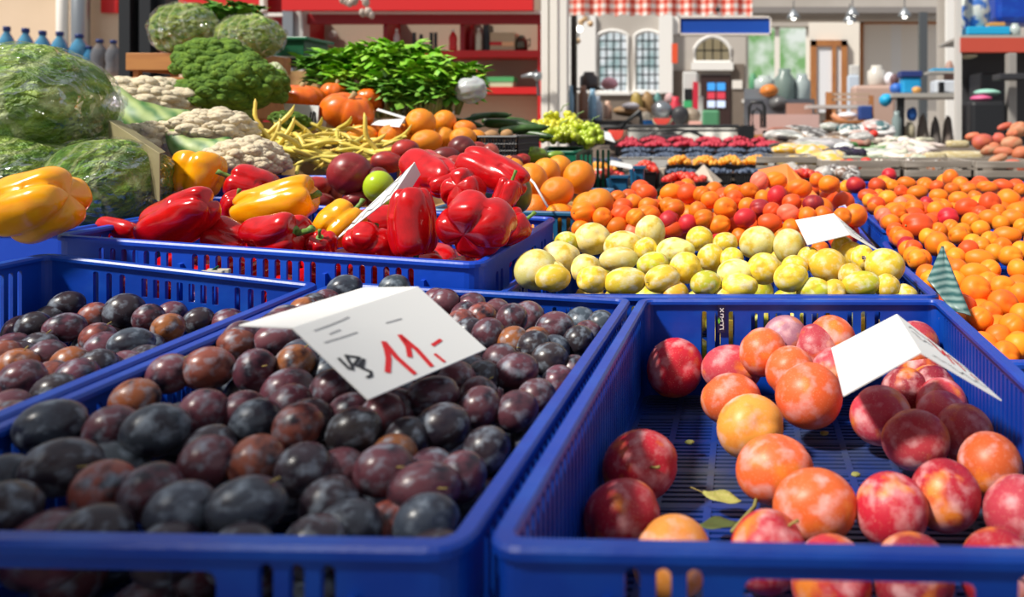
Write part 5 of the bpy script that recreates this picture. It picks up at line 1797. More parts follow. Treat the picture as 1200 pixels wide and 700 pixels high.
for i, (w, arch, nx, ny, m, fm_) in enumerate(((W1, 6, 4, 7, OUT2, DARKM), (W2, 6, 4, 7, OUT2, DARKM), (W3, 14, 4, 2, WARM, DARKM), (W4, 0, 2, 1, OUT, WHITEP))):
    r = structure(empty('window_%d' % (i + 1), W((w[0] + w[2]) / 2, w[3], YB_)))
    pts = hole(*w, YB_, arch)
    mb = MB()
    mb.slab(pts, [], .02, Matrix(((1, 0, 0, 0), (0, 0, -1, YB_ + .24), (0, 1, 0, 0), (0, 0, 0, 1))))
    mb.build('pane', m, r)
    mb = MB()
    A, B = W(w[0], w[3], YB_), W(w[2], w[1], YB_)
    for k in range(nx + 1):
        x = A.x + (B.x - A.x) * k / nx
        mb.box((x, YB_ + .16, (A.z + B.z) / 2 - (arch * YB_ / F * .25 if k in (0, nx) else 0)), (.035 if i < 3 else .14, .05, (B.z - A.z) - (arch * YB_ / F * .5 if k in (0, nx) else 0)))
    for k in range(ny + 1 if not arch else ny):
        z = A.z + (B.z - A.z) * k / ny
        mb.box(((A.x + B.x) / 2, YB_ + .16, z), (B.x - A.x, .05, .035))
    mb.build('muntins', fm_, r)
    if i < 3:
        mb = MB()
        pp = hole(w[0] - 1, w[1] - 1, w[2] + 1, w[3], YB_, arch)
        mb.tube([Vector((x, YB_ - .02, z)) for x, z in pp] + [Vector((pp[0][0], YB_ - .02, pp[0][1]))], .05, 6)
        mb.build('window_frame', WHITEW, r)
    mb = MB()
    mb.box(((A.x + B.x) / 2, YB_ - .08, A.z - (.12 if i == 2 else .04)), (B.x - A.x + .2, .24, .2 if i == 2 else .08))
    mb.build('window_sill', WHITEW, r)

# dark door with coloured panes below the fanlight
r = structure(empty('door_1', W(838, 150, YB_ - .1)))
part('door_leaf', r, (821, 88, 856, 150), YB_ - .1, .1, mat('dark_door', (.035, .014, .012), .5))
DB, DRp, DWp = mat('pane_blue', (.05, .30, .75), .3, emit=.5), mat('pane_red', (.60, .05, .08), .3, emit=.3), mat('pane_white', (.55, .65, .85), .3, emit=.5)
for (x0, y0, x1, y1, m) in ((829, 97, 838, 106, DB), (840, 97, 850, 106, DB), (829, 108, 838, 116, DRp), (840, 108, 850, 116, DRp), (829, 118, 838, 126, DWp), (840, 118, 850, 126, DWp)):
    part('pane', r, (x0, y0, x1, y1), YB_ - .13, .03, m)
pthing('notice', 'white notice on the brown wall beside the dark door', 'notice', (858, 94, 870, 104), YB_ - .1, .03, WHITEP)
# wooden door with white panels
r = structure(empty('door_2', W(971, 132, YB_ - .2)))
for rc in ((950, 47, 957, 132), (986, 47, 993, 132), (950, 47, 993, 54), (975, 54, 980, 132)):
    part('door_frame', r, rc, YB_ - .2, .14, BROWN)
part('pane', r, (957, 54, 975, 132), YB_ - .14, .05, mat('white_door_panel', (.75, .76, .80), .5))
part('pane', r, (980, 54, 986, 132), YB_ - .14, .05, MATS['white_door_panel'])
# pale panelled partition and steel post
for i, rc in enumerate(((1012, 27, 1044, 130), (1044, 27, 1056, 130), (1056, 27, 1080, 130), (1086, 27, 1102, 130))):
    structure(part('wall_partition.%03d' % i if i else 'wall_partition', None, rc, 17., .08, (PALEW, WHITEW, PALEW, PALEW)[i]))
structure(part('trim_12', None, (1008, 25, 1012, 130), 16.95, .1, BROWN))
structure(part('trim_13', None, (1008, 24, 1102, 28), 16.95, .1, BROWN))
pthing('steel_post', 'dark steel post in front of the pale partition', 'post', (1078, 14, 1087, 205), 13., .13, STEEL)
structure(part('trim_14', None, (1100, -30, 1110, 160), 11., .12, GREYW))
structure(part('trim_15', None, (1110, -30, 1122, 160), 10.8, .12, WHITEW))
# ceiling beam and lamps
structure(part('beam', None, (882, -40, 1102, 8), 16., .5, GREYW))
structure(part('beam.001', None, (882, 8, 1102, 15), 15.8, .4, mat('beam_dark_face', (.22, .20, .19), .8)))  # darker grey face along the lower edge of the beam
structure(part('beam.002', None, (895, 16, 1102, 23), 16.6, .4, GREYW))
LAMP = mat('lamp_glow', (1., .97, .9), .5, emit=5.)
for i, (px, py, lab) in enumerate(((930, 18, 'bell-shaped hanging lamp over the big garden window'), (999, 15, 'round lamp under the beam above the wooden door'), (1060, 16, 'round lamp under the beam above the pale partition'), (996, 22, 'small white spot lamp below the beam by the wooden door'))):
    r = holder('ceiling_lamp', lab, 'lamp', (px - 4, py - 6, px + 4, py + 4), 15.2)
    c = W(px, py, 15.2)
    mb = MB()
    mb.tube([c + Vector((0, 0, .05)), c + Vector((0, 0, .30))], .012, 6)
    mb.build('cord', STEEL, r)
    mb = MB()
    mb.lathe([(.03, .12), (.06, .08), (.13, -.02), (.14, -.06)], c, 14)
    mb.build('lamp_shade', GREYM, r, smooth=True)
    mb = MB()
    mb.ball(c + Vector((0, 0, -.04)), .055, 10, 8)
    mb.build('bulb', LAMP, r, smooth=True)

# ------------------------------------------------------------------ red kiosk on the left
r = empty('shelf_unit', (W(470, 150, 6.6).x, 6.6, .0), 'red kiosk wall of shelves behind the herbs', 'shelf')
Y6 = 6.6
part('fascia', r, (330, -40, 624, 12), Y6 - .25, .06, RED)
part('fascia_strip', r, (362, 12, 632, 16), Y6 - .1, .05, WHITEP)
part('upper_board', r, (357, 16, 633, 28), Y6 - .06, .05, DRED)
part('back_panel', r, (357, -40, 633, 300), Y6 + .28, .03, mat('kiosk_back', (.34, .27, .20), .9))
for y0, y1 in ((59, 67), (102, 110)):
    part('shelf', r, (357, y0, 634, y1), Y6, .28, RED)
for x in (357, 449, 539, 630):
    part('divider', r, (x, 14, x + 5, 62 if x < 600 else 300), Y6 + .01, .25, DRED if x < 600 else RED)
part('lower_panel', r, (357, 112, 632, 320), Y6 + .2, .03, mat('kiosk_lower', (.58, .42, .28), .9))
r = empty('shelf_unit', (W(318, 150, 6.8).x, 6.8, 0), 'narrow red cabinet at the outer end of the red kiosk', 'shelf')
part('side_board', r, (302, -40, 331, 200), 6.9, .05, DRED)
part('fascia', r, (200, -40, 304, 13), 6.75, .05, RED)
part('edge_strip', r, (304, -40, 309, 13), 6.7, .05, WHITEP)
part('shelf_edge', r, (304, 15, 331, 19), 6.72, .05, WHITEP)
pthing('trim_post', 'grey double post beside the narrow red cabinet', 'post', (331, 12, 343, 200), 6.45, .1, GREYM)
pthing('trim_post', 'pale post between the grey post and the red shelves', 'post', (345, 12, 355, 200), 6.48, .1, mat('pale_grey', (.45, .44, .42), .6))


def bottle(label, px, ptop, pbot, wpx, Y, mbody, mcap, cat='bottle', name='bottle', group=None, label_m=None):
    a, b = W(px, pbot, Y), W(px, ptop, Y)
    h = b.z - a.z
    rr = wpx * Y / F / 2
    r = empty(name, a, label, cat, group)
    mb = MB()
    mb.lathe([(rr * .9, 0), (rr, h * .02), (rr, h * .25), (rr * .9, h * .36), (rr, h * .47), (rr, h * .62), (rr * .75, h * .76), (rr * .34, h * .88), (rr * .34, h * .92)], a, 14)
    mb.build('body', mbody, r, smooth=True)
    mb = MB()
    mb.lathe([(rr * .42, h * .91), (rr * .42, h * .99), (rr * .36, h)], a, 12)
    mb.build('cap', mcap, r, smooth=True)
    if label_m:
        mb = MB()
        mb.lathe([(rr * 1.02, h * .45), (rr * 1.02, h * .62)], a, 14)
        mb.build('label_band', label_m, r, smooth=True)
    return r


WATER = mat('water_bottle_blue', (.03, .16, .30), .08, (.10, .32, .48), 9., coat=.5)
WCLEAR = mat('water_bottle_smoky', (.12, .12, .13), .08, (.22, .17, .14), 9., coat=.5)
CAPB = mat('cap_navy', (.01, .03, .16), .4)
for px, pt, w, m, lab in ((8, 31, 17, WATER, 'blue water bottle at the outer end of the row on the back counter'), (30, 33, 18, WATER, 'blue water bottle, second from the outer end'), (50, 36, 18, WATER, 'blue water bottle before the round wall hole'),
                          (70, 37, 18, WATER, 'blue water bottle before the white pipe'), (93, 40, 20, WATER, 'blue water bottle before the grey pipe'), (105, 54, 14, WATER, 'short blue water bottle behind the others near the black post'),
                          (117, 46, 18, WCLEAR, 'smoky clear water bottle near the black post'), (133, 47, 16, WCLEAR, 'smoky clear water bottle touching the black post')):
    bottle(lab, px, pt, 92, w, 4.9, m, CAPB, group='water bottles on the back counter', name='water_bottle')
c = W(60, 92, 4.9)
r = empty('bottle_counter', (c.x, 4.95, 0), 'back counter carrying the water bottles', 'counter')
MB().box((c.x - .2, 4.95, c.z - .02), (1.6, .4, .04), bev=.004).build('worktop', mat('pinkish_worktop', (.45, .32, .26), .6), r)
MB().box((c.x - .2, 4.97, (c.z - .04) / 2), (1.5, .34, c.z - .04)).build('body', BROWNW, r)
r = empty('steel_column', (W(166, 90, 3.9).x, 4.0, 0), 'black ribbed steel post behind the lettuce', 'post')
for x0, x1, d in ((139, 152, 0), (152, 163, .05), (163, 176, .01), (176, 194, .05)):
    part('steel_channel', r, (x0, -60, x1, 328), 3.9 + d, .14 - d, DARKM)

# goods on the red shelves
shelfz = 60
bottle('red thermos flask with a pale lid on the upper red shelf', 531, 35, 59, 9, 6.62, RED, WHITEP, 'flask', 'thermos')
bottle('pale bottle beside the dark box on the upper red shelf', 561, 33, 59, 7, 6.62, mat('pale_bottle', (.55, .52, .40), .3), WHITEP)
bottle('dark red bottle behind the pale bottle on the upper red shelf', 552, 31, 59, 9, 6.72, DRED, RED)
bottle('white-capped bottle among the herb tips on the upper red shelf', 465, 34, 59, 7, 6.62, mat('pinkish_bottle', (.5, .4, .38), .3), WHITEP)
pthing('storage_box', 'dark upright box on the upper red shelf', 'box', (566, 29, 573, 59), 6.66, .12, DARKM)
r = holder('storage_box', 'beige box with a red stripe on the upper red shelf', 'box', (574, 38, 603, 59), 6.64)
part('body', r, (574, 38, 603, 59), 6.64, .15, mat('beige_box', (.55, .42, .26), .6), .004)
part('red_stripe', r, (574, 49, 588, 53), 6.632, .01, RED)
part('orange_patch', r, (588, 49, 602, 54), 6.632, .01, mat('spot_warm', (.9, .5, .25), .4))  # warm orange patch on the box front
r = holder('kettle', 'dark metal kettle at the inner end of the upper red shelf', 'kettle', (604, 40, 619, 59), 6.66)
c = W(611, 59, 6.7)
MB().lathe([(.05, 0), (.058, .02), (.055, .07), (.035, .11), (.02, .13)], c, 16).build('body', mat('kettle_metal', (.12, .10, .07), .25, metal=.8), r, smooth=True)
MB().tube([c + Vector((.04, 0, .08)), c + Vector((.075, 0, .10)), c + Vector((.07, 0, .03))], .008, 6).build('handle', DARKM, r, smooth=True)
bottle('red canister with a white lid on the lower red shelf', 560, 74, 102, 12, 6.62, RED, WHITEP, 'canister', 'canister')
r = holder('carton', 'green and white flat carton on the lower red shelf', 'box', (567, 90, 602, 102), 6.64)
part('lid', r, (567, 90, 602, 96), 6.64, .12, mat('carton_green', (.10, .48, .16), .5), .003)
part('body', r, (567, 96, 601, 102), 6.645, .11, mat('carton_pale', (.55, .65, .42), .5), .003)
for i, (px, y0, y1, lab) in enumerate(((485, 38, 58, 'dark knife handle nearest the divider in the rack'), (493, 40, 58, 'dark knife handle second in the rack'), (505, 38, 58, 'slim dark knife handle third in the rack'), (510, 38, 58, 'slim dark knife handle last in the rack'))):
    pthing('knife', lab, 'knife', (px - 1.6, y0, px + 1.6, y1), 6.68, .02, DARKM, 'knives on the upper red shelf')
mb = MB()
c = W(390, 41, 6.83)
mb.lathe([(.04, -.01), (.04, .0), (.03, .01)], c, 18, Matrix.Rotation(PI / 2, 4, 'X'))
tag(mb.build('wall_clock', mat('clock_grey', (.35, .32, .28), .5)), 'round grey clock on the back of the red shelves', 'clock')
r = holder('hanging_ornament', 'cluster of pale glassy ornaments hanging before the red fascia', 'ornament', (400, -10, 442, 20), 5.6)
orr = random.Random(3)
for i in range(11):
    t = i / 10
    px, py = (403 + 28 * t + orr.uniform(-3, 3), orr.uniform(-4, 4)) if i < 6 else (430 + orr.uniform(-6, 10), orr.uniform(2, 19))
    c = W(px, py, 5.6)
    MB().ball(c, orr.uniform(.018, .03), 8, 6, (1, 1, 1.3)).build('glass_drop', mat('ornament_glass', (.55, .45, .38), .15, (.3, .22, .18), 20., coat=.5), r, smooth=True)
MB().tube([W(402, -3, 5.62), W(425, 0, 5.62), W(435, 18, 5.62)], .004, 6).build('cord', GREYM, r)
MB().tube([W(425, 0, 5.62), W(425, -60, 5.62)], .004, 6).build('hanger', GREYM, r)
# lever and white posts
for rc, Y, lab in (((634, -60, 653, 267), 6.1, 'broad white post at the end of the red shelves'), ((656, -60, 664, 271), 5.9, 'slim white post beside the broad white post')):
    r = holder('white_post', lab, 'post', rc, Y)
    if rc[0] == 634:
        part('steel_channel', r, (634, -60, 642, 267), Y, .1, WHITEP)
        part('steel_channel', r, (644, -60, 653, 267), Y, .1, WHITEP)
        part('web', r, (641, -60, 645, 250), Y + .06, .03, mat('post_web', (.5, .42, .36), .6))
        lv = MB().tube([W(611, 90, 6.), W(622, 88, 6.), W(634, 89, 6.)], [.012, .022, .03], 8).build('lever', GREYM, r, smooth=True)
        MB().tube([W(629, 82, 6.), W(631, 112, 6.)], .012, 8).build('hinge', STEEL, r)
        MB().ball(W(630, 90, 5.97), .035, 10, 8).build('knob', GREYM, r, smooth=True)
    else:
        part('steel_channel', r, rc, Y, .08, WHITEP)
pthing('steel_post', 'thin black post beside the slim white post', 'post', (669, 18, 675, 237), 8.2, .06, DARKM)

# ------------------------------------------------------------------ gingham awning and blue sign
GING, gt, gp = nt('gingham_cloth')
tc = N(gt, 'ShaderNodeTexCoord').outputs['Object']
sx = N(gt, 'ShaderNodeSeparateXYZ')
gt.links.new(tc, sx.inputs[0])
fs_ = []
for k in ('X', 'Z'):
    m1 = N(gt, 'ShaderNodeMath', operation='MULTIPLY')
    m1.inputs[1].default_value = 1 / (8.0 * 8.6 / F * 1.21)
    gt.links.new(sx.outputs[k], m1.inputs[0])
    m2 = N(gt, 'ShaderNodeMath', operation='FRACT')
    gt.links.new(m1.outputs[0], m2.inputs[0])
    m3 = N(gt, 'ShaderNodeMath', operation='GREATER_THAN')
    m3.inputs[1].default_value = .5
    gt.links.new(m2.outputs[0], m3.inputs[0])
    fs_.append(m3.outputs[0])
ad = N(gt, 'ShaderNodeMath', operation='ADD')
gt.links.new(fs_[0], ad.inputs[0])
gt.links.new(fs_[1], ad.inputs[1])
cr = gt.nodes.new('ShaderNodeValToRGB')
cr.color_ramp.interpolation = 'CONSTANT'
cr.color_ramp.elements[0].color = (.80, .76, .72, 1)
cr.color_ramp.elements[1].position = .34
cr.color_ramp.elements[1].color = (.72, .28, .22, 1)
e = cr.color_ramp.elements.new(.67)
e.color = (.55, .05, .03, 1)
hf = mul(gt, ad.outputs[0], .5)
gt.links.new(hf, cr.inputs[0])
gt.links.new(cr.outputs[0], gp.inputs['Base Color'])
gp.inputs['Roughness'].default_value = .8
mb = MB()
n = 60
vs, fc = [], []
for i in range(n + 1):
    for j, y in enumerate((-50, -10, 18)):
        p = W(664 + (882 - 664) * i / n, y + (1.2 * math.sin(i * 1.3) if j == 2 else 0), 8.6)
        vs.append((p.x, 8.6 + .03 * math.sin(i * .9), p.z))
for i in range(n):
    for j in range(2):
        b_ = i * 3 + j
        fc.append((b_, b_ + 3, b_ + 4, b_ + 1))
mb.add(vs, fc)
o = mb.build('gingham_valance', GING, fix=False)
md = o.modifiers.new('thickness', 'SOLIDIFY')
md.thickness = .01
tag(o, 'red and white gingham cloth valance across the far stall', 'valance')
MB().ball(W(841, 11, 8.5), .03, 8, 6).build('hook', DARKM, o)
r = holder('hanging_sign', 'plain blue sign board hanging below the gingham valance', 'sign', (795, 19, 904, 41), 9.2)
part('board', r, (797, 21, 902, 39), 9.2, .04, mat('sign_blue', (.004, .07, .42), .4))
for rc in ((795, 19, 904, 21), (795, 39, 904, 41), (795, 19, 797, 41), (902, 19, 904, 41)):
    part('sign_frame', r, rc, 9.18, .06, WHITEP)
o = pthing('hanging_flag', 'orange-red flag hanging by the grey wall', 'flag', (787, 51, 794, 74), 14., .02, mat('flag_red', (.75, .08, .02), .6))
# ------------------------------------------------------------------ far stall: cloth table, iron chairs, goods
YT = 6.4
CLOTH = mat('table_cloth', (.62, .60, .54), .8, (.72, .70, .64), 3.)
r = holder('cloth_table', 'stall table covered with a pale draped cloth', 'table', (733, 146, 866, 250), YT)
mb = MB()
vs, fc = [], []
n = 70
for i in range(n + 1):
    u = i / n
    px = 733 + (862 - 733) * u
    fold = .05 * math.sin(u * 38) * (1 if u > .72 else .35)
    for j, (py, dy) in enumerate(((147, .62), (147, 0.), (149, -.01), (200, fold), (232, fold * 1.6))):
        p = W(px, py, YT)
        vs.append((p.x, YT + dy, p.z))
for i in range(n):
    for j in range(4):
        b_ = i * 5 + j
        fc.append((b_, b_ + 5, b_ + 6, b_ + 1))
mb.add(vs, fc)
o = mb.build('cloth', CLOTH, r, smooth=True, fix=False)
part('table_top', r, (735, 148, 860, 151), YT + .12, .45, BROWN)
for x in (738, 856):
    part('leg', r, (x, 152, x + 4, 262), YT + .3, .05, DARKM)
pthing('dark_cabinet', 'black box stall end beside the cloth table', 'cabinet', (868, 147, 884, 262), YT - .1, .5, DARKM)


def iron_frame(label, x0, x1, ytop, Y, arches, ybot=258):
    r = holder('iron_railing', label, 'railing', (x0, ytop, x1, ybot), Y)
    t = .014
    MB().tube([W(x0, ytop, Y), W(x1, ytop, Y)], t, 8).build('top_rail', DARKM, r)
    MB().tube([W(x0, ytop + 5, Y), W(x1, ytop + 5, Y)], t * .7, 8).build('lower_rail', DARKM, r)
    for x in (x0, x1):
        MB().tube([W(x, ytop, Y), W(x, ybot, Y)], t, 8).build('leg', DARKM, r)
    for (cx, cy, rx, ry) in arches:
        pts = [W(cx - rx * math.cos(PI * i / 16), cy - ry * math.sin(PI * i / 16), Y - .01) for i in range(17)]
        MB().tube(pts, t * .8, 7).build('arch_bar', DARKM, r, smooth=True)
    return r


iron_frame('wrought iron rail with round arches before the cloth table', 734, 866, 148, 6.1, ((783, 186, 30, 30), (808, 186, 24, 32), (790, 186, 52, 34)))
c = W(777, 150, 5.85)
o = MB().lathe([(.10, -.80), (.12, -.60), (.10, -.35), (.17, -.20), (.19, -.13), (.17, -.07), (.10, -.05)], c, 20).build('dark_cauldron', DARKM, smooth=True)
tag(o, 'round black vessel behind the raspberries', 'vessel')
mb = MB()
for p0, p1 in (((672, 149), (737, 149)), ((676, 142), (672, 176)), ((706, 149), (700, 263)), ((728, 149), (728, 263)), ((672, 149), (672, 263)), ((726, 150), (750, 130)), ((750, 130), (752, 149))):
    mb.tube([W(*p0, 6.3), W(*p1, 6.3)], .018, 6)
tag(mb.build('garden_chair', DARKM), 'dark iron chair frame beyond the grapes', 'chair')
r = holder('iron_chair', 'iron garden chair with a rounded back beside the black stall end', 'chair', (877, 118, 898, 200), 6.8)
MB().tube([W(878, 190, 6.8), W(878, 125, 6.8), W(881, 120, 6.8), W(893, 120, 6.8), W(896, 125, 6.8), W(896, 190, 6.8)], .016, 8).build('back_frame', DARKM, r, smooth=True)
MB().tube([W(882, 150, 6.8), W(882, 131, 6.8), W(887, 127, 6.8), W(892, 131, 6.8), W(892, 150, 6.8)], .012, 8).build('back_hoop', DARKM, r, smooth=True)
part('seat', r, (877, 150, 898, 153), 6.6, .35, mat('pink_seat', (.62, .40, .36), .7))
pthing('pink_counter', 'pink-fronted counter beyond the iron garden chair', 'counter', (878, 134, 960, 255), 7.6, 1.7, mat('pink_panel', (.55, .36, .33), .8))
pthing('orange_crate', 'orange-brown wooden crate before the pink counter', 'crate', (884, 158, 930, 247), 7.3, .2, OWOOD)

FLESH = mat('melon_flesh', (.75, .05, .04), .5, (.80, .12, .07), 8.)
RIND = mat('melon_rind', (.62, .60, .38), .5)


def melon(label, x0, y0, x1, y1, Y, wrap=False):
    """Wedge of watermelon: rind below, red flesh above."""
    r = holder('watermelon_wedge', label, 'watermelon', (x0, y0, x1, y1), Y)
    a, b = W(x0, y0, Y), W(x1, y1, Y)
    cx, hw, hh = (a.x + b.x) / 2, (b.x - a.x) / 2, a.z - b.z
    for nm, k, m, dy in (('rind', 1., RIND, 0), ('flesh', .88, FLESH, -.006)):
        n = 14
        pts = [(cx - hw * k * math.cos(PI * i / n), a.z - hh * k * math.sin(PI * i / n) - (0 if nm == 'rind' else -.002)) for i in range(n + 1)]
        mb = MB()
        mb.slab(pts, [], .10 - 2 * dy, Matrix(((1, 0, 0, 0), (0, 0, -1, Y + .10 - dy), (0, 1, 0, 0), (0, 0, 0, 1))))
        mb.build(nm, m, r)
    return r


melon('red watermelon wedge on the cloth table', 764, 139, 787, 148, 6.35)
pthing('blue_tray', 'blue tray beside the watermelon on the cloth table', 'tray', (752, 141, 765, 147), 6.45, .14, mat('tray_blue', (.01, .12, .38), .4))
melon('red watermelon wedge beyond the grapes next to the paper card', 712, 153, 732, 166, 4.2)
melon('red watermelon wedge farther off, behind the grapes', 686, 150, 704, 160, 4.5)
tent_card('white paper card leaning on the watermelon beyond the grapes', (W(693, 158, 4.), W(721, 167, 4.), W(715, 156, 4.1), W(690, 149, 4.1)), (W(690, 149, 4.1), W(715, 156, 4.1), W(716, 158, 4.25), W(692, 152, 4.25)))

# assorted goods on the far tables, one by one
gr = random.Random(17)
def goods(name, label, cat, rect, Y, m, shape='box', dep=None):
    x0, y0, x1, y1 = rect
    a, b = W(x0, y1, Y), W(x1, y0, Y)
    w, h = b.x - a.x, b.z - a.z
    dep = dep or min(w, .3)
    c = Vector(((a.x + b.x) / 2, Y + dep / 2, a.z))
    mb = MB()
    if shape == 'box':
        mb.box((c.x, c.y, c.z + h / 2), (w, dep, h), bev=min(w, h, dep) * .12)
    elif shape == 'jar':
        mb.lathe([(w * .45, 0), (w * .5, h * .05), (w * .5, h * .7), (w * .3, h * .85), (w * .3, h)], c, 14)
    elif shape == 'lump':
        o_ = blob(.12, gr.randrange(999), 2.2, 24, 16, layers=((.12, gr.randrange(99), 5.),))
        mb.v = [(c.x + v[0] * w / 2, c.y + v[1] * dep / 2, c.z + h / 2 + v[2] * h / 2) for v in o_.v]
        mb.f = o_.f
    o = mb.build(name, m, smooth=shape != 'box', fix=shape != 'lump')
    return tag(o, label, cat)


C_ = lambda n, c, r_=.5: mat('goods_' + n, c, r_)
r = holder('cabinet', 'slim white and green cabinet with a dark screen before the grey wall', 'cabinet', (800, 84, 817, 140), 12.)
part('body', r, (800, 84, 817, 210), 12., .4, C_('white', (.62, .62, .60)), .02)
part('screen', r, (802, 104, 811, 117), 11.97, .03, DARKM)
part('green_front', r, (801, 118, 811, 126), 11.97, .03, C_('green', (.05, .42, .16)))
part('red_banner', r, (812, 96, 818, 128), 11.95, .03, C_('red', (.60, .02, .05)))
goods('green_bin', 'green bin before the dark door', 'box', (823, 129, 843, 229), 9., C_('leafgreen', (.08, .28, .14)))
goods('grey_carton', 'pale grey carton standing before the dark door', 'box', (818, 113, 824, 228), 9.1, C_('palegrey', (.6, .58, .55)))
goods('scale', 'grey shop scale on the cloth table', 'scale', (762, 118, 786, 139), 6.7, GREYM, 'lump')
goods('red_pot', 'red pot behind the shop scale', 'pot', (784, 113, 798, 147), 6.9, C_('red', (.60, .02, .05)), 'jar')
goods('dark_bag', 'dark bag on the cloth table before the slim cabinet', 'bag', (786, 124, 806, 146), 6.7, C_('charcoal', (.03, .03, .035)), 'lump')
goods('wicker_basket', 'brownish wicker basket with bottles on the cloth table', 'basket', (800, 126, 820, 146), 6.75, C_('wicker', (.28, .22, .16)), 'lump')
goods('paper_bag', 'pale crumpled paper bag at the middle of the cloth table', 'bag', (748, 131, 764, 146), 6.75, C_('paper', (.58, .50, .38)), 'lump')
goods('meat_tray', 'pinkish tray of meat at the edge of the cloth table', 'tray', (807, 142, 822, 147), 6.5, C_('pinkmeat', (.62, .33, .28)))
goods('long_bread', 'long brown bread lying below the arched windows', 'bread', (715, 124, 756, 137), 7.6, C_('crust', (.34, .20, .09)), 'lump')
goods('flour_sack', 'white sack lying on the brown bread', 'sack', (728, 120, 748, 128), 7.5, C_('sack', (.58, .56, .60)), 'lump')
goods('dried_flowers', 'bunch of dried yellow flowers under the second arched window', 'flowers', (738, 108, 752, 138), 7.9, C_('drygold', (.34, .25, .06)), 'lump')
goods('dried_flowers', 'bunch of dried brown grasses beside the yellow dried flowers', 'flowers', (750, 108, 766, 138), 8.0, C_('drybrown', (.30, .18, .07)), 'lump')
goods('dried_flowers', 'teal bunch of dried flowers by the white pilaster', 'flowers', (764, 109, 776, 138), 8.1, C_('tealdry', (.10, .26, .24)), 'lump')
goods('hanging_bag', 'pink bag hanging before the first arched window', 'bag', (703, 90, 722, 104), 8.4, C_('pink', (.75, .38, .45)), 'lump')
goods('hanging_bag', 'pale pink bag right of the dried flowers before the white pilaster'.replace('right of', 'beyond'), 'bag', (778, 109, 790, 121), 8.2, C_('palepink', (.62, .40, .40)), 'lump')
for i, (rc, m, lab) in enumerate((((676, 100, 688, 140), C_('brownglass', (.20, .10, .06), .2), 'brown glass jar beyond the thin black post'), ((688, 104, 698, 140), C_('skyjar', (.25, .45, .62), .2), 'light blue jar beside the brown glass jar'),
                                 ((690, 112, 705, 146), C_('greyjar', (.42, .46, .52), .2), 'large grey-blue glass jar beyond the grapes'), ((706, 118, 716, 140), C_('peachjar', (.58, .36, .26), .3), 'peach-coloured jar below the first arched window'),
                                 ((664, 100, 671, 142), C_('skyjar', (.25, .45, .62), .2), 'light blue jar between the white post and the black post'), ((678, 84, 700, 104), C_('darkmetal', (.06, .05, .05), .3), 'dark metal samovar on the jar shelf'))):
    goods('jar', lab, 'jar', rc, 7.4 + .1 * i, m, 'jar', .12)
pthing('jar_shelf', 'thin dark shelf under the samovar', 'shelf', (674, 103, 704, 105), 7.85, .2, DARKM)
pthing('jar_table', 'dark table carrying the jars beyond the grapes', 'table', (645, 141, 735, 247), 7.3, .9, DARKM)
pthing('bread_table', 'brown table below the arched windows', 'table', (738, 137, 800, 244), 7.5, .8, BROWNW)
r = holder('string_lights', 'strand of warm lamps and dry flowers by the thin black post', 'lights', (676, 20, 697, 60), 8.6)
for i, (px, py) in enumerate(((679, 34), (681, 26), (686, 22), (692, 28), (677, 48))):
    MB().ball(W(px, py, 8.6), .035, 8, 6).build('bulb', LAMP if i == 0 else C_('warmbulb', (.65, .45, .25)), r, smooth=True)
MB().tube([W(677, 50, 8.62), W(679, 34, 8.62), W(686, 22, 8.62), W(692, 28, 8.62), W(688, 10, 8.62)], .008, 6).build('cord', DARKM, r)

# right-hand half of the hall
goods('coffee_grinder', 'grey-green metal coffee machine before the garden window', 'machine', (908, 80, 932, 118), 10., C_('greengrey', (.16, .22, .20), .3), 'jar')
goods('coffee_machine', 'grey glass urn next to the coffee machine', 'machine', (930, 86, 951, 116), 10.1, C_('urn', (.32, .38, .38), .2), 'jar')
goods('glass_bowl', 'clear grey glass bowl before the garden window', 'bowl', (884, 88, 908, 104), 10.2, C_('glassgrey', (.42, .48, .46), .2), 'jar')
goods('orange_flowers', 'orange flowers in front of the glass bowl', 'flowers', (891, 99, 912, 113), 9.8, C_('orangeflower', (.65, .20, .03)), 'lump')
goods('green_can', 'small green can behind the glass bowl', 'can', (878, 86, 887, 104), 10.35, C_('leafgreen', (.08, .28, .14)), 'jar')
goods('metal_pot', 'dark metal pot below the orange flowers', 'pot', (902, 112, 924, 130), 9.5, C_('gunmetal', (.12, .12, .12), .35), 'lump')
pthing('machine_table', 'grey counter under the coffee machines', 'counter', (872, 116, 955, 224), 9.7, .8, GREYM)
pthing('window_shelf', 'low grey riser under the glass bowl before the garden window', 'shelf', (872, 104, 912, 116), 10.05, .4, GREYM)
pthing('cardboard_box', 'reddish-brown cardboard box below the coffee machines', 'box', (922, 121, 952, 134), 9., .3, C_('rustbox', (.36, .20, .15)))
r = holder('wooden_bench', 'wooden bench with a slatted back before the wooden door', 'bench', (968, 108, 1026, 160), 8.6)
for rc in ((968, 108, 975, 233), (1019, 112, 1024, 233)):
    part('leg', r, rc, 8.6, .07, BROWN)
for rc in ((975, 109, 1020, 112), (975, 115, 1020, 118)):
    part('back_slat', r, rc, 8.62, .04, C_('grainpale', (.42, .30, .22)))
part('seat', r, (946, 123, 1022, 127), 8.3, .4, C_('seatgrey', (.45, .42, .40)))
part('lower_shelf', r, (972, 141, 1024, 144), 7.85, .75, BROWN)
goods('paper_parcel', 'white paper parcel on the bench seat', 'parcel', (983, 131, 1006, 140), 8.1, C_('paperwhite', (.72, .72, .78)), 'lump')
goods('blue_carton', 'dark blue printed carton at the end of the bench', 'box', (1007, 124, 1023, 141), 8.1, C_('cartonnavy', (.015, .05, .22)))
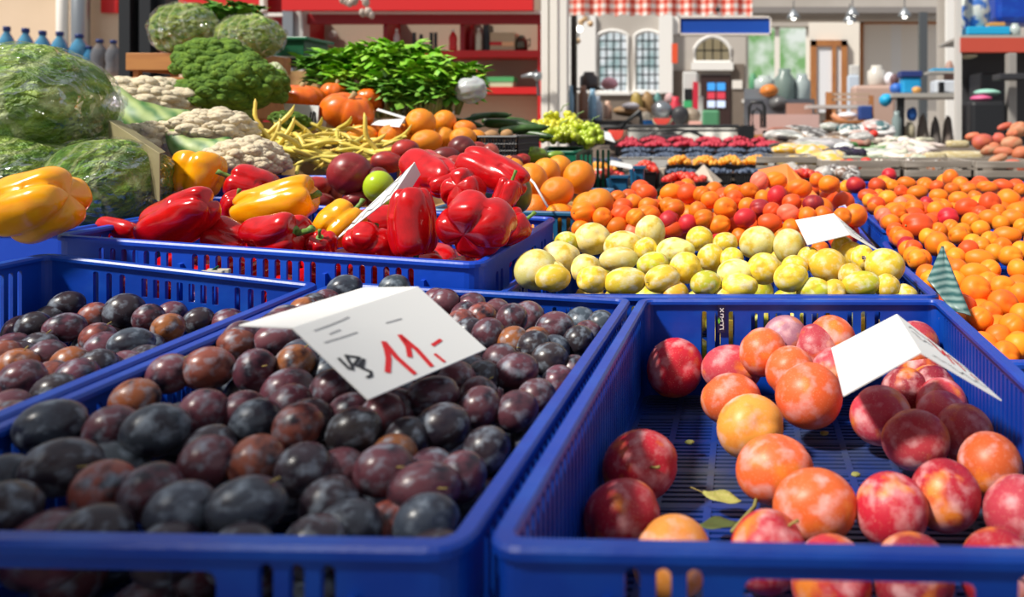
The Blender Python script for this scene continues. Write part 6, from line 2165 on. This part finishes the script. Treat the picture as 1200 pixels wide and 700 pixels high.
o = MB().tube([W(975, 134, 7.9), W(985, 142, 7.9), W(1002, 146, 7.9), W(1020, 145, 7.9)], .03, 8).build('orange_hose', C_('terracotta', (.60, .25, .12)), smooth=True)
tag(o, 'terracotta curved tray edge below the white parcel', 'tray')
r = holder('market_table', 'high grey wooden table with tall legs under the blue bin', 'table', (1046, 109, 1140, 165), 8.)
part('table_top', r, (1046, 109, 1142, 114), 7.8, .7, C_('drift', (.40, .38, .35)))
for rc, m in (((1052, 114, 1060, 178), DARKM), ((1122, 114, 1130, 178), C_('leggrey', (.30, .28, .26))), ((1134, 114, 1139, 178), C_('leggrey', (.30, .28, .26)))):
    part('leg', r, (rc[0], rc[1], rc[2], 240), 7.85, .06, m)
for i, (rc, lab) in enumerate((((1076, 114, 1092, 176), 'wrinkled grey sack under the high table, nearest the blue bag'), ((1092, 118, 1106, 176), 'wrinkled grey sack in the middle under the high table'), ((1107, 114, 1120, 176), 'brown-grey sack at the outer leg under the high table'))):
    goods('grain_sack', lab, 'sack', (rc[0], 138, rc[2], 222), 8.0, C_('sackgrey%d' % i, ((.24, .21, .18), (.17, .15, .14), (.20, .16, .14))[i], .9), 'lump', .2)
goods('blue_bag', 'blue bag with white goods under the high table', 'bag', (1064, 126, 1076, 142), 7.9, C_('royal', (.03, .14, .50)), 'lump')
goods('flower_pot', 'pale pot under the high table', 'pot', (1061, 143, 1074, 162), 7.9, C_('stone', (.45, .40, .28)), 'jar')
goods('water_jug', 'smoky glass jug at the end of the high table', 'jug', (1046, 130, 1058, 164), 7.7, C_('smokeglass', (.20, .26, .26), .2), 'jar')
goods('blue_bin', 'bright blue bin on the high table', 'bin', (1058, 90, 1080, 110), 8.0, C_('cyanbin', (.01, .30, .62)), 'box')
goods('navy_lid', 'navy flat lid lying on the bright blue bin', 'box', (1056, 83, 1081, 90), 7.98, C_('navylid', (.02, .04, .18)), 'box')  # lid of the bright blue bin, resting loose on it
goods('blue_cloth', 'royal blue cloth beside the bright blue bin', 'cloth', (1044, 97, 1060, 110), 8.1, C_('royal', (.03, .14, .50)), 'lump')
goods('cyan_bag', 'cyan bag hanging below the high table edge', 'bag', (1032, 110, 1047, 124), 7.9, C_('cyan', (.01, .36, .66)), 'lump')
goods('orange_pouch', 'orange pouch before the bright blue bin', 'pouch', (1070, 101, 1081, 110), 7.85, C_('orangepouch', (.60, .30, .08)), 'lump')
goods('white_carton', 'slanted white and blue carton on the high table', 'box', (1096, 94, 1122, 109), 8.05, C_('cartonwb', (.60, .64, .70)), 'box')
goods('black_carton', 'slim black carton beside the slanted white carton', 'box', (1101, 96, 1107, 109), 7.95, DARKM, 'box')
goods('shelf_board', 'grey board shelf above the slanted white carton', 'shelf', (1090, 83, 1120, 86), 8.1, C_('drift', (.40, .38, .35)), 'box')
goods('cyan_folder', 'cyan folder on the grey board shelf', 'folder', (1094, 80, 1118, 83), 8.1, C_('cyan', (.01, .36, .66)), 'box')
goods('brown_bundle', 'reddish-brown bundle behind the slanted white carton', 'bundle', (1108, 72, 1120, 109), 8.2, C_('rustbox', (.36, .20, .15)), 'lump')
goods('glass_dome', 'pale glass dome before the partition', 'dome', (1018, 76, 1040, 100), 9.2, C_('domegrey', (.58, .55, .50), .2), 'jar')
goods('white_kettle', 'white kettle before the partition', 'kettle', (1038, 84, 1050, 100), 9.15, C_('paperwhite', (.72, .72, .78)), 'lump')
goods('dark_toy', 'dark brown toy bear behind the blue cloth', 'toy', (1044, 86, 1054, 100), 9.05, C_('maroontoy', (.14, .07, .08)), 'lump')
goods('pale_cabinet', 'pinkish cabinet beyond the bench', 'cabinet', (1000, 100, 1050, 229), 9., C_('pinkish', (.50, .34, .28)), 'box')
goods('pale_cupboard', 'pale blue cupboard by the wooden door', 'cupboard', (994, 88, 1007, 215), 11., C_('paleblue', (.55, .62, .72)), 'box')
goods('small_oven', 'pale small oven on the pale blue cupboard', 'oven', (996, 76, 1007, 88), 11.05, C_('palegrey', (.6, .58, .55)), 'box')
# right-hand rack with the red beam
r = holder('storage_rack', 'tall storage rack with a red beam at the hall side', 'rack', (1123, -40, 1300, 250), 6.6)
part('red_beam', r, (1126, 44, 1330, 61), 6.6, .1, mat('beam_red', (.52, .07, .04), .5))
part('shelf', r, (1126, 41, 1330, 44), 6.6, .8, C_('drift', (.40, .38, .35)))
part('upright', r, (1121, -60, 1127, 250), 6.62, .08, C_('palegrey', (.6, .58, .55)))
part('back_panel', r, (1126, 61, 1330, 300), 7.4, .04, C_('rackback', (.05, .05, .055)))
goods('blue_crate', 'royal blue crate on the top of the rack', 'crate', (1168, -30, 1260, 26), 6.95, BLUE, 'box', .4)
goods('plastic_bundle', 'bundle of clear and coloured bags spilling over the rack', 'bags', (1129, -20, 1166, 40), 6.72, mat('bag_bundle', (.05, .16, .50), .25, (.62, .66, .62), 9., .46, .54), 'lump', .3)
goods('cyan_tray', 'cyan tray on the red beam', 'tray', (1134, 31, 1184, 40.5), 6.6, C_('cyan', (.01, .36, .66)), 'box', .3)
goods('clear_cup', 'pale clear tub at the end of the cyan tray', 'tub', (1185, 27, 1198, 40.5), 6.62, C_('glassgrey', (.42, .48, .46), .2), 'jar')
goods('orange_lid', 'orange lid between the cyan tray and the royal blue crate', 'dish', (1160, 26, 1178, 30.5), 6.62, C_('orangepouch', (.60, .30, .08)), 'box')  # flat orange lid above the cyan tray
goods('rope_coil', 'beige coil under the red beam', 'coil', (1126, 61, 1148, 68), 6.64, C_('stone', (.45, .40, .28)), 'lump')
goods('oven_cabinet', 'black metal oven under the red beam', 'oven', (1150, 84, 1180, 262), 6.9, C_('charcoal', (.03, .03, .035)), 'box', .4)
goods('green_gloves', 'mint green cloth lying on the black cabinet', 'cloth', (1146, 104, 1176, 112), 6.52, C_('mint', (.30, .58, .48)), 'lump')
goods('pink_cloth', 'pink cloth under the mint green cloth', 'cloth', (1141, 111, 1166, 118), 6.5, C_('hotpink', (.70, .12, .28)), 'lump')
goods('black_cabinet', 'black low cabinet before the rack', 'cabinet', (1138, 118, 1180, 262), 6.45, C_('black', (.01, .011, .014)), 'box', .4)
goods('steel_pillar', 'grey upright post at the outer edge of the rack', 'post', (1182, 62, 1192, 262), 6.45, C_('leggrey', (.30, .28, .26)), 'box', .1)
goods('rack_shelf', 'dark board shelf crossing the grey upright post', 'shelf', (1172, 86, 1215, 93), 6.2, C_('charcoal', (.03, .03, .035)), 'box', .2)
# ------------------------------------------------------------------ berries in punnets
PUN = mat('punnet_black', (.014, .014, .016), .35)
PUNC = mat('punnet_pale', (.55, .55, .54), .3)
RASP = mat('raspberry', (.45, .015, .04), .5, (.60, .04, .08), 60.)
BLUEB = mat('blueberry', (.03, .045, .09), .6, (.12, .16, .24), 60.)
PHYS = mat('physalis_gold', (.80, .30, .02), .45, (.85, .42, .05), 60.)
STRAW = mat('strawberry', (.62, .02, .02), .35, (.72, .10, .04), 40.)


def punnet(c, w, d, h, m, label, group):
    r = empty('berry_punnet', c, label, 'punnet', group)
    for nm, M, L in (('wall', Matrix.Translation((0, -d / 2, 0)), w), ('wall', Matrix.Translation((0, d / 2, 0)), w), ('wall', Matrix.Translation((-w / 2, 0, 0)) @ Matrix.Rotation(PI / 2, 4, 'Z'), d), ('wall', Matrix.Translation((w / 2, 0, 0)) @ Matrix.Rotation(PI / 2, 4, 'Z'), d)):
        mb = MB()
        n = 12
        vs, fs = [], []
        for i in range(n * 2 + 1):
            x = (i / (2 * n) - .5) * L
            y = .0018 * (1 if i % 2 else -1)
            vs += [M @ Vector((x * .9, y * .9, 0)), M @ Vector((x, y, h))]
        for i in range(n * 2):
            fs.append((2 * i, 2 * i + 2, 2 * i + 3, 2 * i + 1))
        mb.add(vs, fs)
        for s in (0,):
            mb.box((M @ Vector((0, 0, h))), (L + .006 if nm == 'wall' and M[0][0] > .5 else .008, .008 if M[0][0] > .5 else L + .006, .004))
        mb.build(nm, m, r, local=True)
    mb = MB()
    mb.box((0, 0, .002), (w * .9, d * .9, .003))
    mb.build('bottom', m, r, local=True)
    return r


def berries(c, w, d, hh, n, rr, m, name, label, group, seed, sc=(1, 1, 1)):
    r_ = random.Random(seed)
    mb = MB()
    for i in range(n):
        x, y = r_.uniform(-w / 2, w / 2) * .92, r_.uniform(-d / 2, d / 2) * .92
        z = hh * (1 - (2 * x / w) ** 2 * .7) * (1 - (2 * y / d) ** 2 * .7) * r_.uniform(.75, 1.1)
        mb.ball((c[0] + x, c[1] + y, c[2] + z), rr * r_.uniform(.85, 1.15), 7, 5, sc)
    mb.box((c[0], c[1], c[2] - .004), (w * .86, d * .86, .008))
    return tag(mb.build(name, m, smooth=True, fix=False), label, 'berries', group, 'stuff')


def row(px0, px1, n, py, Y, kind, m, rr, nb, hh, pm, what, seed, h=.045, d=.14, skip=()):
    xs = [px0 + (px1 - px0) * (i + .5) / n for i in range(n)]
    w = (px1 - px0) / n * Y / F - .008
    for i, px in enumerate(xs):
        if i in skip:
            continue
        x = W(px, py, Y).x
        z = zb(Y - d / 2) - .004
        z = max(z, zb(Y + d / 2) - .002)
        side = ORD[i + 1]
        punnet(Vector((x, Y, z)), w, d, h, pm, 'punnet of %s, %s from the grapes' % (what, side), 'punnets of ' + what)
        berries((x, Y, z + h - .004), w, d, hh, nb, rr, m, kind, 'heap of %s in the %s punnet from the grapes' % (what, side), kind + ' heaps', seed + i)


row(722, 918, 6, 186, 4.15, 'raspberries', RASP, .0095, 90, .030, PUN, 'raspberries in the nearer row', 100)
row(716, 912, 6, 178, 4.45, 'raspberries', RASP, .0095, 70, .030, PUN, 'raspberries in the farther row', 120)
row(728, 908, 5, 194, 3.62, 'blueberries', BLUEB, .008, 110, .020, PUNC, 'blueberries in the nearer row', 140)
row(728, 912, 5, 188, 3.88, 'blueberries', BLUEB, .008, 90, .020, PUN, 'blueberries in the farther row', 160)
row(682, 728, 2, 186, 3.40, 'blueberries', BLUEB, .008, 70, .020, PUN, 'blueberries beyond the oranges', 170)
row(686, 722, 1, 188, 3.05, 'physalis', PHYS, .011, 60, .035, PUN, 'golden berries beyond the oranges', 180)
row(782, 900, 4, 201, 3.30, 'physalis', PHYS, .011, 50, .036, PUN, 'golden berries in the middle', 190, skip=())
row(778, 900, 3, 207, 3.08, 'blueberries', BLUEB, .008, 60, .016, PUN, 'blueberries before the golden berries', 200, h=.04, d=.12)
row(692, 730, 1, 205, 2.85, 'strawberries', STRAW, .014, 30, .030, PUN, 'strawberries behind the tall orange', 210)
row(742, 772, 1, 208, 2.95, 'strawberries', STRAW, .014, 26, .035, PUN, 'strawberries by the teal crate end', 220, h=.06)
row(776, 830, 1, 214, 2.86, 'strawberries', STRAW, .014, 40, .026, PUN, 'strawberries before the kraft card', 230, h=.035)
row(906, 963, 1, 218, 2.84, 'strawberries', STRAW, .014, 44, .028, PUN, 'strawberries in the ribbed black punnet behind the apricots', 240, h=.05)
for lab, qa, qb, m in (
        ('white folded price card before the golden berries beyond the oranges', ((713, 193, 2.95), (744, 199, 2.95), (740, 193, 3.08), (716, 188, 3.08)), ((716, 188, 3.08), (740, 193, 3.08), (741, 196, 3.2), (718, 191, 3.2)), CARD),
        ('white price card lying behind the tallest orange', ((697, 209, 2.8), (727, 208, 2.8), (722, 203, 2.93), (698, 197, 2.93)), ((698, 197, 2.93), (722, 203, 2.93), (724, 205, 3.0), (700, 199, 3.0)), CARD),
        ('kraft folded price card among the strawberries', ((806, 211, 2.9), (838, 215, 2.86), (825, 193, 3.0), (824, 193, 3.02)), ((825, 193, 3.0), (824, 193, 3.02), (846, 212, 3.0), (840, 216, 2.9)), CARDB),
        ('white folded price card in front of the raspberries', ((841, 185, 3.98), (866, 186, 3.98), (862, 177, 4.05), (845, 175, 4.05)), ((845, 175, 4.05), (862, 177, 4.05), (866, 180, 4.15), (849, 178, 4.15)), CARD),
        ('white folded price card tipped up behind the raspberries', ((822, 178, 4.3), (850, 176, 4.3), (842, 171, 4.4), (828, 172, 4.4)), ((828, 172, 4.4), (842, 171, 4.4), (846, 173, 4.5), (832, 174, 4.5)), CARD),
        ('white folded price card on the blueberries', ((840, 197, 3.5), (868, 197, 3.5), (864, 189, 3.6), (846, 187, 3.6)), ((846, 187, 3.6), (864, 189, 3.6), (868, 191, 3.7), (850, 190, 3.7)), CARD)):
    tent_card(lab, [W(*p) for p in qa], [W(*p) for p in qb], m)
pthing('pale_crate_end', 'pale cardboard box end between the strawberries', 'box', (764, 198, 778, 216), 3.0, .1, CARDB)
for (x0, y0, x1, y1, lab, m) in ((716, 207, 735, 224, 'teal plastic crate corner behind the apricots', TEAL), (743, 196, 754, 216, 'tall teal plastic crate corner before the strawberries', TEAL)):
    r = holder('crate_corner_post', lab, 'crate', (x0, y0, x1, 272), 2.62)
    part('post', r, (x0, y0, x1, 272), 2.62, .03, m, .004)
    part('flange', r, (x0 - 1.5, y0 - 1, x1 + 1.5, y0 + 2), 2.61, .05, m)
    MB().tube([W(x0, y1 + 8, 2.6), W(x0 - 3, y0 + 2, 2.6)], .008, 6).build('brace', m, r)
r = crate('plastic_crate', 'green plastic crate behind the apricots with a teal neighbour', [(-.31, 2.50, .575), (-.20, 2.50, .575), (-.20, 2.70, .585), (-.31, 2.70, .585)], .10, GREENP, (None, None, None, None))

# ------------------------------------------------------------------ roots, greens and parcels beyond the apricot pile
ROOTS = fruit_mat('root_skin', (.30, .24, .18), (1.6, .5, .8), None, speck=((.35, .28, .2), 12., .4), rough=.6)
GLOSSY = fruit_mat('glossy_skin', (.06, .04, .05), (1., .6, .9), None, rough=.25)


def taper_mesh(seed, r0, r1, bend, tip=.25):
    r_ = random.Random(seed)
    pts = [(-1 + 2 * i / 12, bend * (i / 12 - .5) ** 2 * 4 + .03 * r_.uniform(-1, 1), .02 * r_.uniform(-1, 1)) for i in range(13)]
    rad = [max(.01, (r0 + (r1 - r0) * i / 12) * (min(1, i / 1.5 + .35)) * (1 if i < 11 else .6 if i == 11 else tip)) * r_.uniform(.93, 1.07) for i in range(13)]
    return MB().tube(pts, rad, 9)


TM = {'parsnip': [taper_mesh(s, .26, .10, .10).mesh('parsnip', ROOTS, smooth=True) for s in (1, 2, 3)],
      'eggplant': [taper_mesh(s, .22, .38, .10, .8).mesh('eggplant', GLOSSY, smooth=True) for s in (4, 5)],
      'leek': [taper_mesh(s, .07, .11, .06, 1.).mesh('leek', ROOTS, smooth=True) for s in (6, 7)],
      'packet': [blob(.14, s, 2., 26, 16, layers=((.16, s + 1, 4.),)).mesh('packet', mat('parcel_paper', (.5, .5, .5), .5), smooth=True, fix=False) for s in (8, 12)]}
PK = fruit_mat('parcel_wrap', (.62, .60, .58), (2.2, .48, .6), None, rough=.4)
for me in TM['packet']:
    me.materials.clear()
    me.materials.append(PK)
vr = random.Random(23)


def scatter(kind, name, cat, n, rect, Yf, size, cols, what, ref, group, flat=1., yaw=1.2, wide=(1, 1)):
    """n separate pieces over a pixel region of the sloping counter; the description counts them from a neighbour."""
    x0, y0, x1, y1 = rect
    ps = sorted((vr.uniform(x0, x1), vr.uniform(y0, y1)) for _ in range(n))
    for i, (px, py) in enumerate(ps):
        Y = Yf(py)
        o = bpy.data.objects.new(name, TM[kind][i % len(TM[kind])])
        COL.objects.link(o)
        o.location = W(px, py, Y)
        s = vr.uniform(*size)
        o.scale = (s * vr.uniform(*wide), s, s * flat)
        o.rotation_euler = (vr.uniform(-.3, .3), vr.uniform(-.12, .12), vr.uniform(-yaw, yaw))
        cn, c = cols[i % len(cols)]
        o.color = (*jit(c, .15), 1)
        tag(o, '%s %s, %s from %s' % (cn, what, ORD[i + 1], ref), cat, group)


Yb = lambda py: float(np.interp(py, [140, 160, 175, 190, 200], [4.6, 4.4, 3.95, 3.40, 3.15]))
scatter('parsnip', 'parsnip', 'parsnip', 20, (1034, 163, 1092, 182), Yb, (.07, .11), [('white', (.72, .66, .62)), ('pinkish white', (.66, .54, .52)), ('cream', (.68, .64, .50))], 'parsnip in the white heap before the high table', 'the leeks', 'white parsnips')
scatter('parsnip', 'parsnip', 'parsnip', 10, (1036, 180, 1095, 192), Yb, (.06, .09), [('white', (.70, .64, .60)), ('pale green', (.50, .56, .42))], 'parsnip at the near edge of the white heap', 'the leeks', 'white parsnips at the near edge')
scatter('leek', 'leek', 'leek', 9, (1006, 168, 1046, 190), Yb, (.14, .20), [('green', (.06, .20, .05)), ('white-green', (.50, .58, .42)), ('pale', (.62, .64, .55))], 'leek lying beside the parsnips', 'the golden squash', 'leeks beside the parsnips', yaw=.8)
scatter('eggplant', 'eggplant', 'eggplant', 5, (974, 179, 1010, 188), Yb, (.075, .10), [('black', (.015, .012, .02)), ('purple-black', (.035, .02, .05))], 'eggplant in front of the leeks', 'the golden squash', 'dark eggplants', yaw=.6)
scatter('packet', 'squash', 'squash', 8, (922, 176, 976, 194), Yb, (.05, .075), [('golden', (.80, .45, .05)), ('pale yellow', (.80, .58, .20))], 'squash behind the orange card', 'the raspberries', 'golden squashes', flat=.6, wide=(1, 1.6))
scatter('packet', 'paper_packet', 'packet', 13, (908, 146, 990, 176), Yb, (.05, .09), [('grey', (.32, .31, .30)), ('brown', (.28, .16, .08)), ('white', (.72, .70, .68)), ('dark', (.06, .055, .05)), ('pale green', (.42, .46, .38))], 'wrapped parcel beyond the squash', 'the cloth table', 'wrapped parcels', flat=.5, wide=(1, 1.9))
scatter('leek', 'dried_sausage', 'sausage', 15, (910, 150, 1005, 176), Yb, (.13, .22), [('grey-brown', (.20, .15, .12)), ('dark', (.05, .045, .045)), ('dusty white', (.58, .54, .50)), ('reddish', (.34, .14, .10))], 'dried stick across the wrapped parcels', 'the cloth table', 'dried sticks', yaw=.9)
scatter('packet', 'paper_packet', 'packet', 9, (990, 148, 1040, 168), Yb, (.05, .08), [('white', (.72, .70, .68)), ('dark teal', (.06, .14, .15)), ('pinkish', (.52, .34, .30)), ('grey', (.32, .31, .30))], 'wrapped parcel below the bench', 'the dried sticks', 'wrapped parcels below the bench', flat=.5, wide=(1, 1.8))
scatter('packet', 'mushroom', 'mushroom', 9, (1062, 182, 1108, 196), Yb, (.022, .034), [('tan', (.45, .30, .20)), ('orange', (.65, .22, .06)), ('dark brown', (.12, .08, .05))], 'mushroom before the beige packet', 'the parsnips', 'mushrooms before the beige packet', flat=.8)
scatter('packet', 'beetroot', 'beetroot', 10, (905, 198, 1010, 212), lambda py: float(np.interp(py, [198, 212], [3.1, 2.86])), (.030, .042), [('dark', (.07, .05, .045)), ('brown', (.20, .12, .08)), ('pale', (.40, .36, .32))], 'root in the near tray behind the apricot pile', 'the orange card', 'roots behind the apricot pile', flat=.8)
for i, (px, py, lab) in enumerate(((988, 193, 'red tomato, nearest the eggplants'), (996, 192, 'red tomato in the middle of the three'), (1003, 194, 'orange-red tomato at the end of the three'), (1015, 190, 'dark red tomato alone beside the leeks'), (1024, 157, 'bright red tomato on the parcels below the bench'), (1017, 151, 'dark red tomato on the parcels below the bench'))):
    put(K_AP, 'tomato', W(px, py, Yb(py) - .05), (.026, .026, .022), (0, 0, i), (.62, .03 + .05 * (i == 2), .02), lab, 'tomato', None)
# beige packets
K_ = fruit_mat('noodle_wrap', (.62, .56, .40), (3., .4, .7), None, rough=.5)
for px, py, w, h, Y, lab in ((1127, 184, .10, .028, 3.6, 'large beige packet tied flat before the sweet potatoes'), (1122, 169, .06, .02, 4.1, 'beige dried bundle behind the large beige packet'), (1096, 184, .05, .022, 3.55, 'white wrapped packet beside the large beige packet')):
    o = bpy.data.objects.new('paper_packet', MB().box((0, 0, 0), (2, 1.1, 2), bev=.35).mesh('packet', K_, smooth=True))
    COL.objects.link(o)
    o.location, o.scale = W(px, py, Y), (w, w * .8, h)
    o.color = (.48, .38, .18, 1) if 'beige' in lab else (.7, .68, .64, 1)
    tag(o, lab, 'packet')
# sweet potatoes
SPO = fruit_mat('sweet_potato_skin', (.50, .12, .05), (1.4, .4, .7), None, speck=((.55, .30, .18), 9., .5), rough=.6)
K_SP = round_fruit('sweet_potato', SPO, .0, .3, 0, .1, .12, tip=.12)
sp = [(1152, 166, 26, 18), (1170, 163, 16, 14), (1185, 168, 26, 18), (1194, 152, 22, 18), (1178, 148, 20, 8), (1186, 157, 14, 10), (1160, 176, 22, 12), (1176, 178, 24, 12), (1186, 192, 20, 12), (1196, 180, 22, 16), (1170, 186, 24, 10), (1140, 160, 18, 10), (1166, 172, 14, 10), (1198, 196, 14, 12)]
for i, (px, py, w, h) in enumerate(sorted(sp)):
    Y = float(np.interp(py, [145, 170, 196], [3.85, 3.6, 3.2]))
    put(K_SP, 'sweet_potato', W(px, py, Y), (w * Y / F / 2, h * Y / F / 2, h * Y / F / 2), (0, rng.uniform(-.4, .4), rng.uniform(-.4, .4)), jit(((.58, .17, .08), (.55, .10, .07), (.50, .26, .14))[i % 3], .15),
        'orange-red sweet potato in the heap before the rack, %s from the beige packets' % ORD[i + 1], 'sweet potato', 'sweet potatoes')
# wooden trays that hold all this
GWOOD = mat('grey_tray_wood', (.22, .19, .16), .8, (.34, .30, .26), 6., stretch=(1, 8, 8))
for px0, px1, Y, lab in ((962, 1056, 3.05, 'grey wooden tray of roots behind the apricot pile'), (1062, 1140, 3.04, 'grey wooden tray before the beige packet'), (1146, 1228, 3.02, 'grey wooden tray before the sweet potatoes'), (886, 958, 3.2, 'grey wooden tray behind the orange card')):
    x0, x1 = W(px0, 0, Y).x, W(px1, 0, Y).x
    simple_box('wooden_tray', lab, Vector(((x0 + x1) / 2, Y + .2, zb(Y + .2) + .004)), (x1 - x0, .36, .075), GWOOD, 'tray', slat=2, group='grey wooden trays behind the apricots')
# ------------------------------------------------------------------ unseen canopy behind the camera, added to shade the near end
SHADE_CLOTH = mat('shade_canopy_cloth', (.55, .50, .42), .85)
r = empty('added_shade_canopy', (-1.6, -1., 0), 'unseen cloth canopy on poles, added to shade the near crates', 'added shade canopy')
mb = MB()
mb.quadplate((-4.2, -3.0, 2.25), (-1.41, -3.0, 2.25), (-1.41, -.36, 2.35), (-4.2, -.36, 2.35), .02)
mb.quadplate((-1.41, -3.0, 2.25), (1.4, -3.0, 2.25), (1.4, -.53, 2.34), (-1.41, -.53, 2.34), .02)
mb.build('canopy', SHADE_CLOTH, r)
for x, y in ((-4.1, -2.9), (1.3, -2.9), (-4.1, -.4)):
    mb = MB()
    mb.box((x, y, 1.12), (.05, .05, 2.24))
    mb.build('pole', STEEL, r)
# ------------------------------------------------------------------ light and camera
sun = bpy.data.lights.new('sun', 'SUN')
sun.energy = 5.6
sun.angle = math.radians(6)
sun.color = (1., .95, .86)
so = bpy.data.objects.new('sun', sun)
COL.objects.link(so)
so.rotation_euler = Vector((.48, .40, -.74)).to_track_quat('-Z', 'Y').to_euler()

wd = bpy.data.worlds.new('hall_light')
SC.world = wd
wd.use_nodes = True
bg = wd.node_tree.nodes['Background']
bg.inputs[0].default_value = (.86, .91, 1., 1)
bg.inputs[1].default_value = .5

cam = bpy.data.cameras.new('camera')
cam.sensor_width = 36.
cam.lens = 27.
cam.shift_x = -(CX - 600) / 1200
cam.shift_y = -(350 - CY) / 1200
cam.clip_start = .02
cam.clip_end = 200
cam.dof.use_dof = True
cam.dof.focus_distance = 1.08
cam.dof.aperture_fstop = 5.0
co = bpy.data.objects.new('camera', cam)
COL.objects.link(co)
co.location = (0, 0, H)
co.rotation_euler = (PI / 2, 0, 0)
SC.camera = co
SC.view_settings.view_transform = 'Standard'
SC.view_settings.look = 'None'
SC.view_settings.gamma = 1.
SC.view_settings.use_curve_mapping = False
SC.view_settings.exposure = 0.
SC.cycles.max_bounces = 6
SC.cycles.transparent_max_bounces = 8
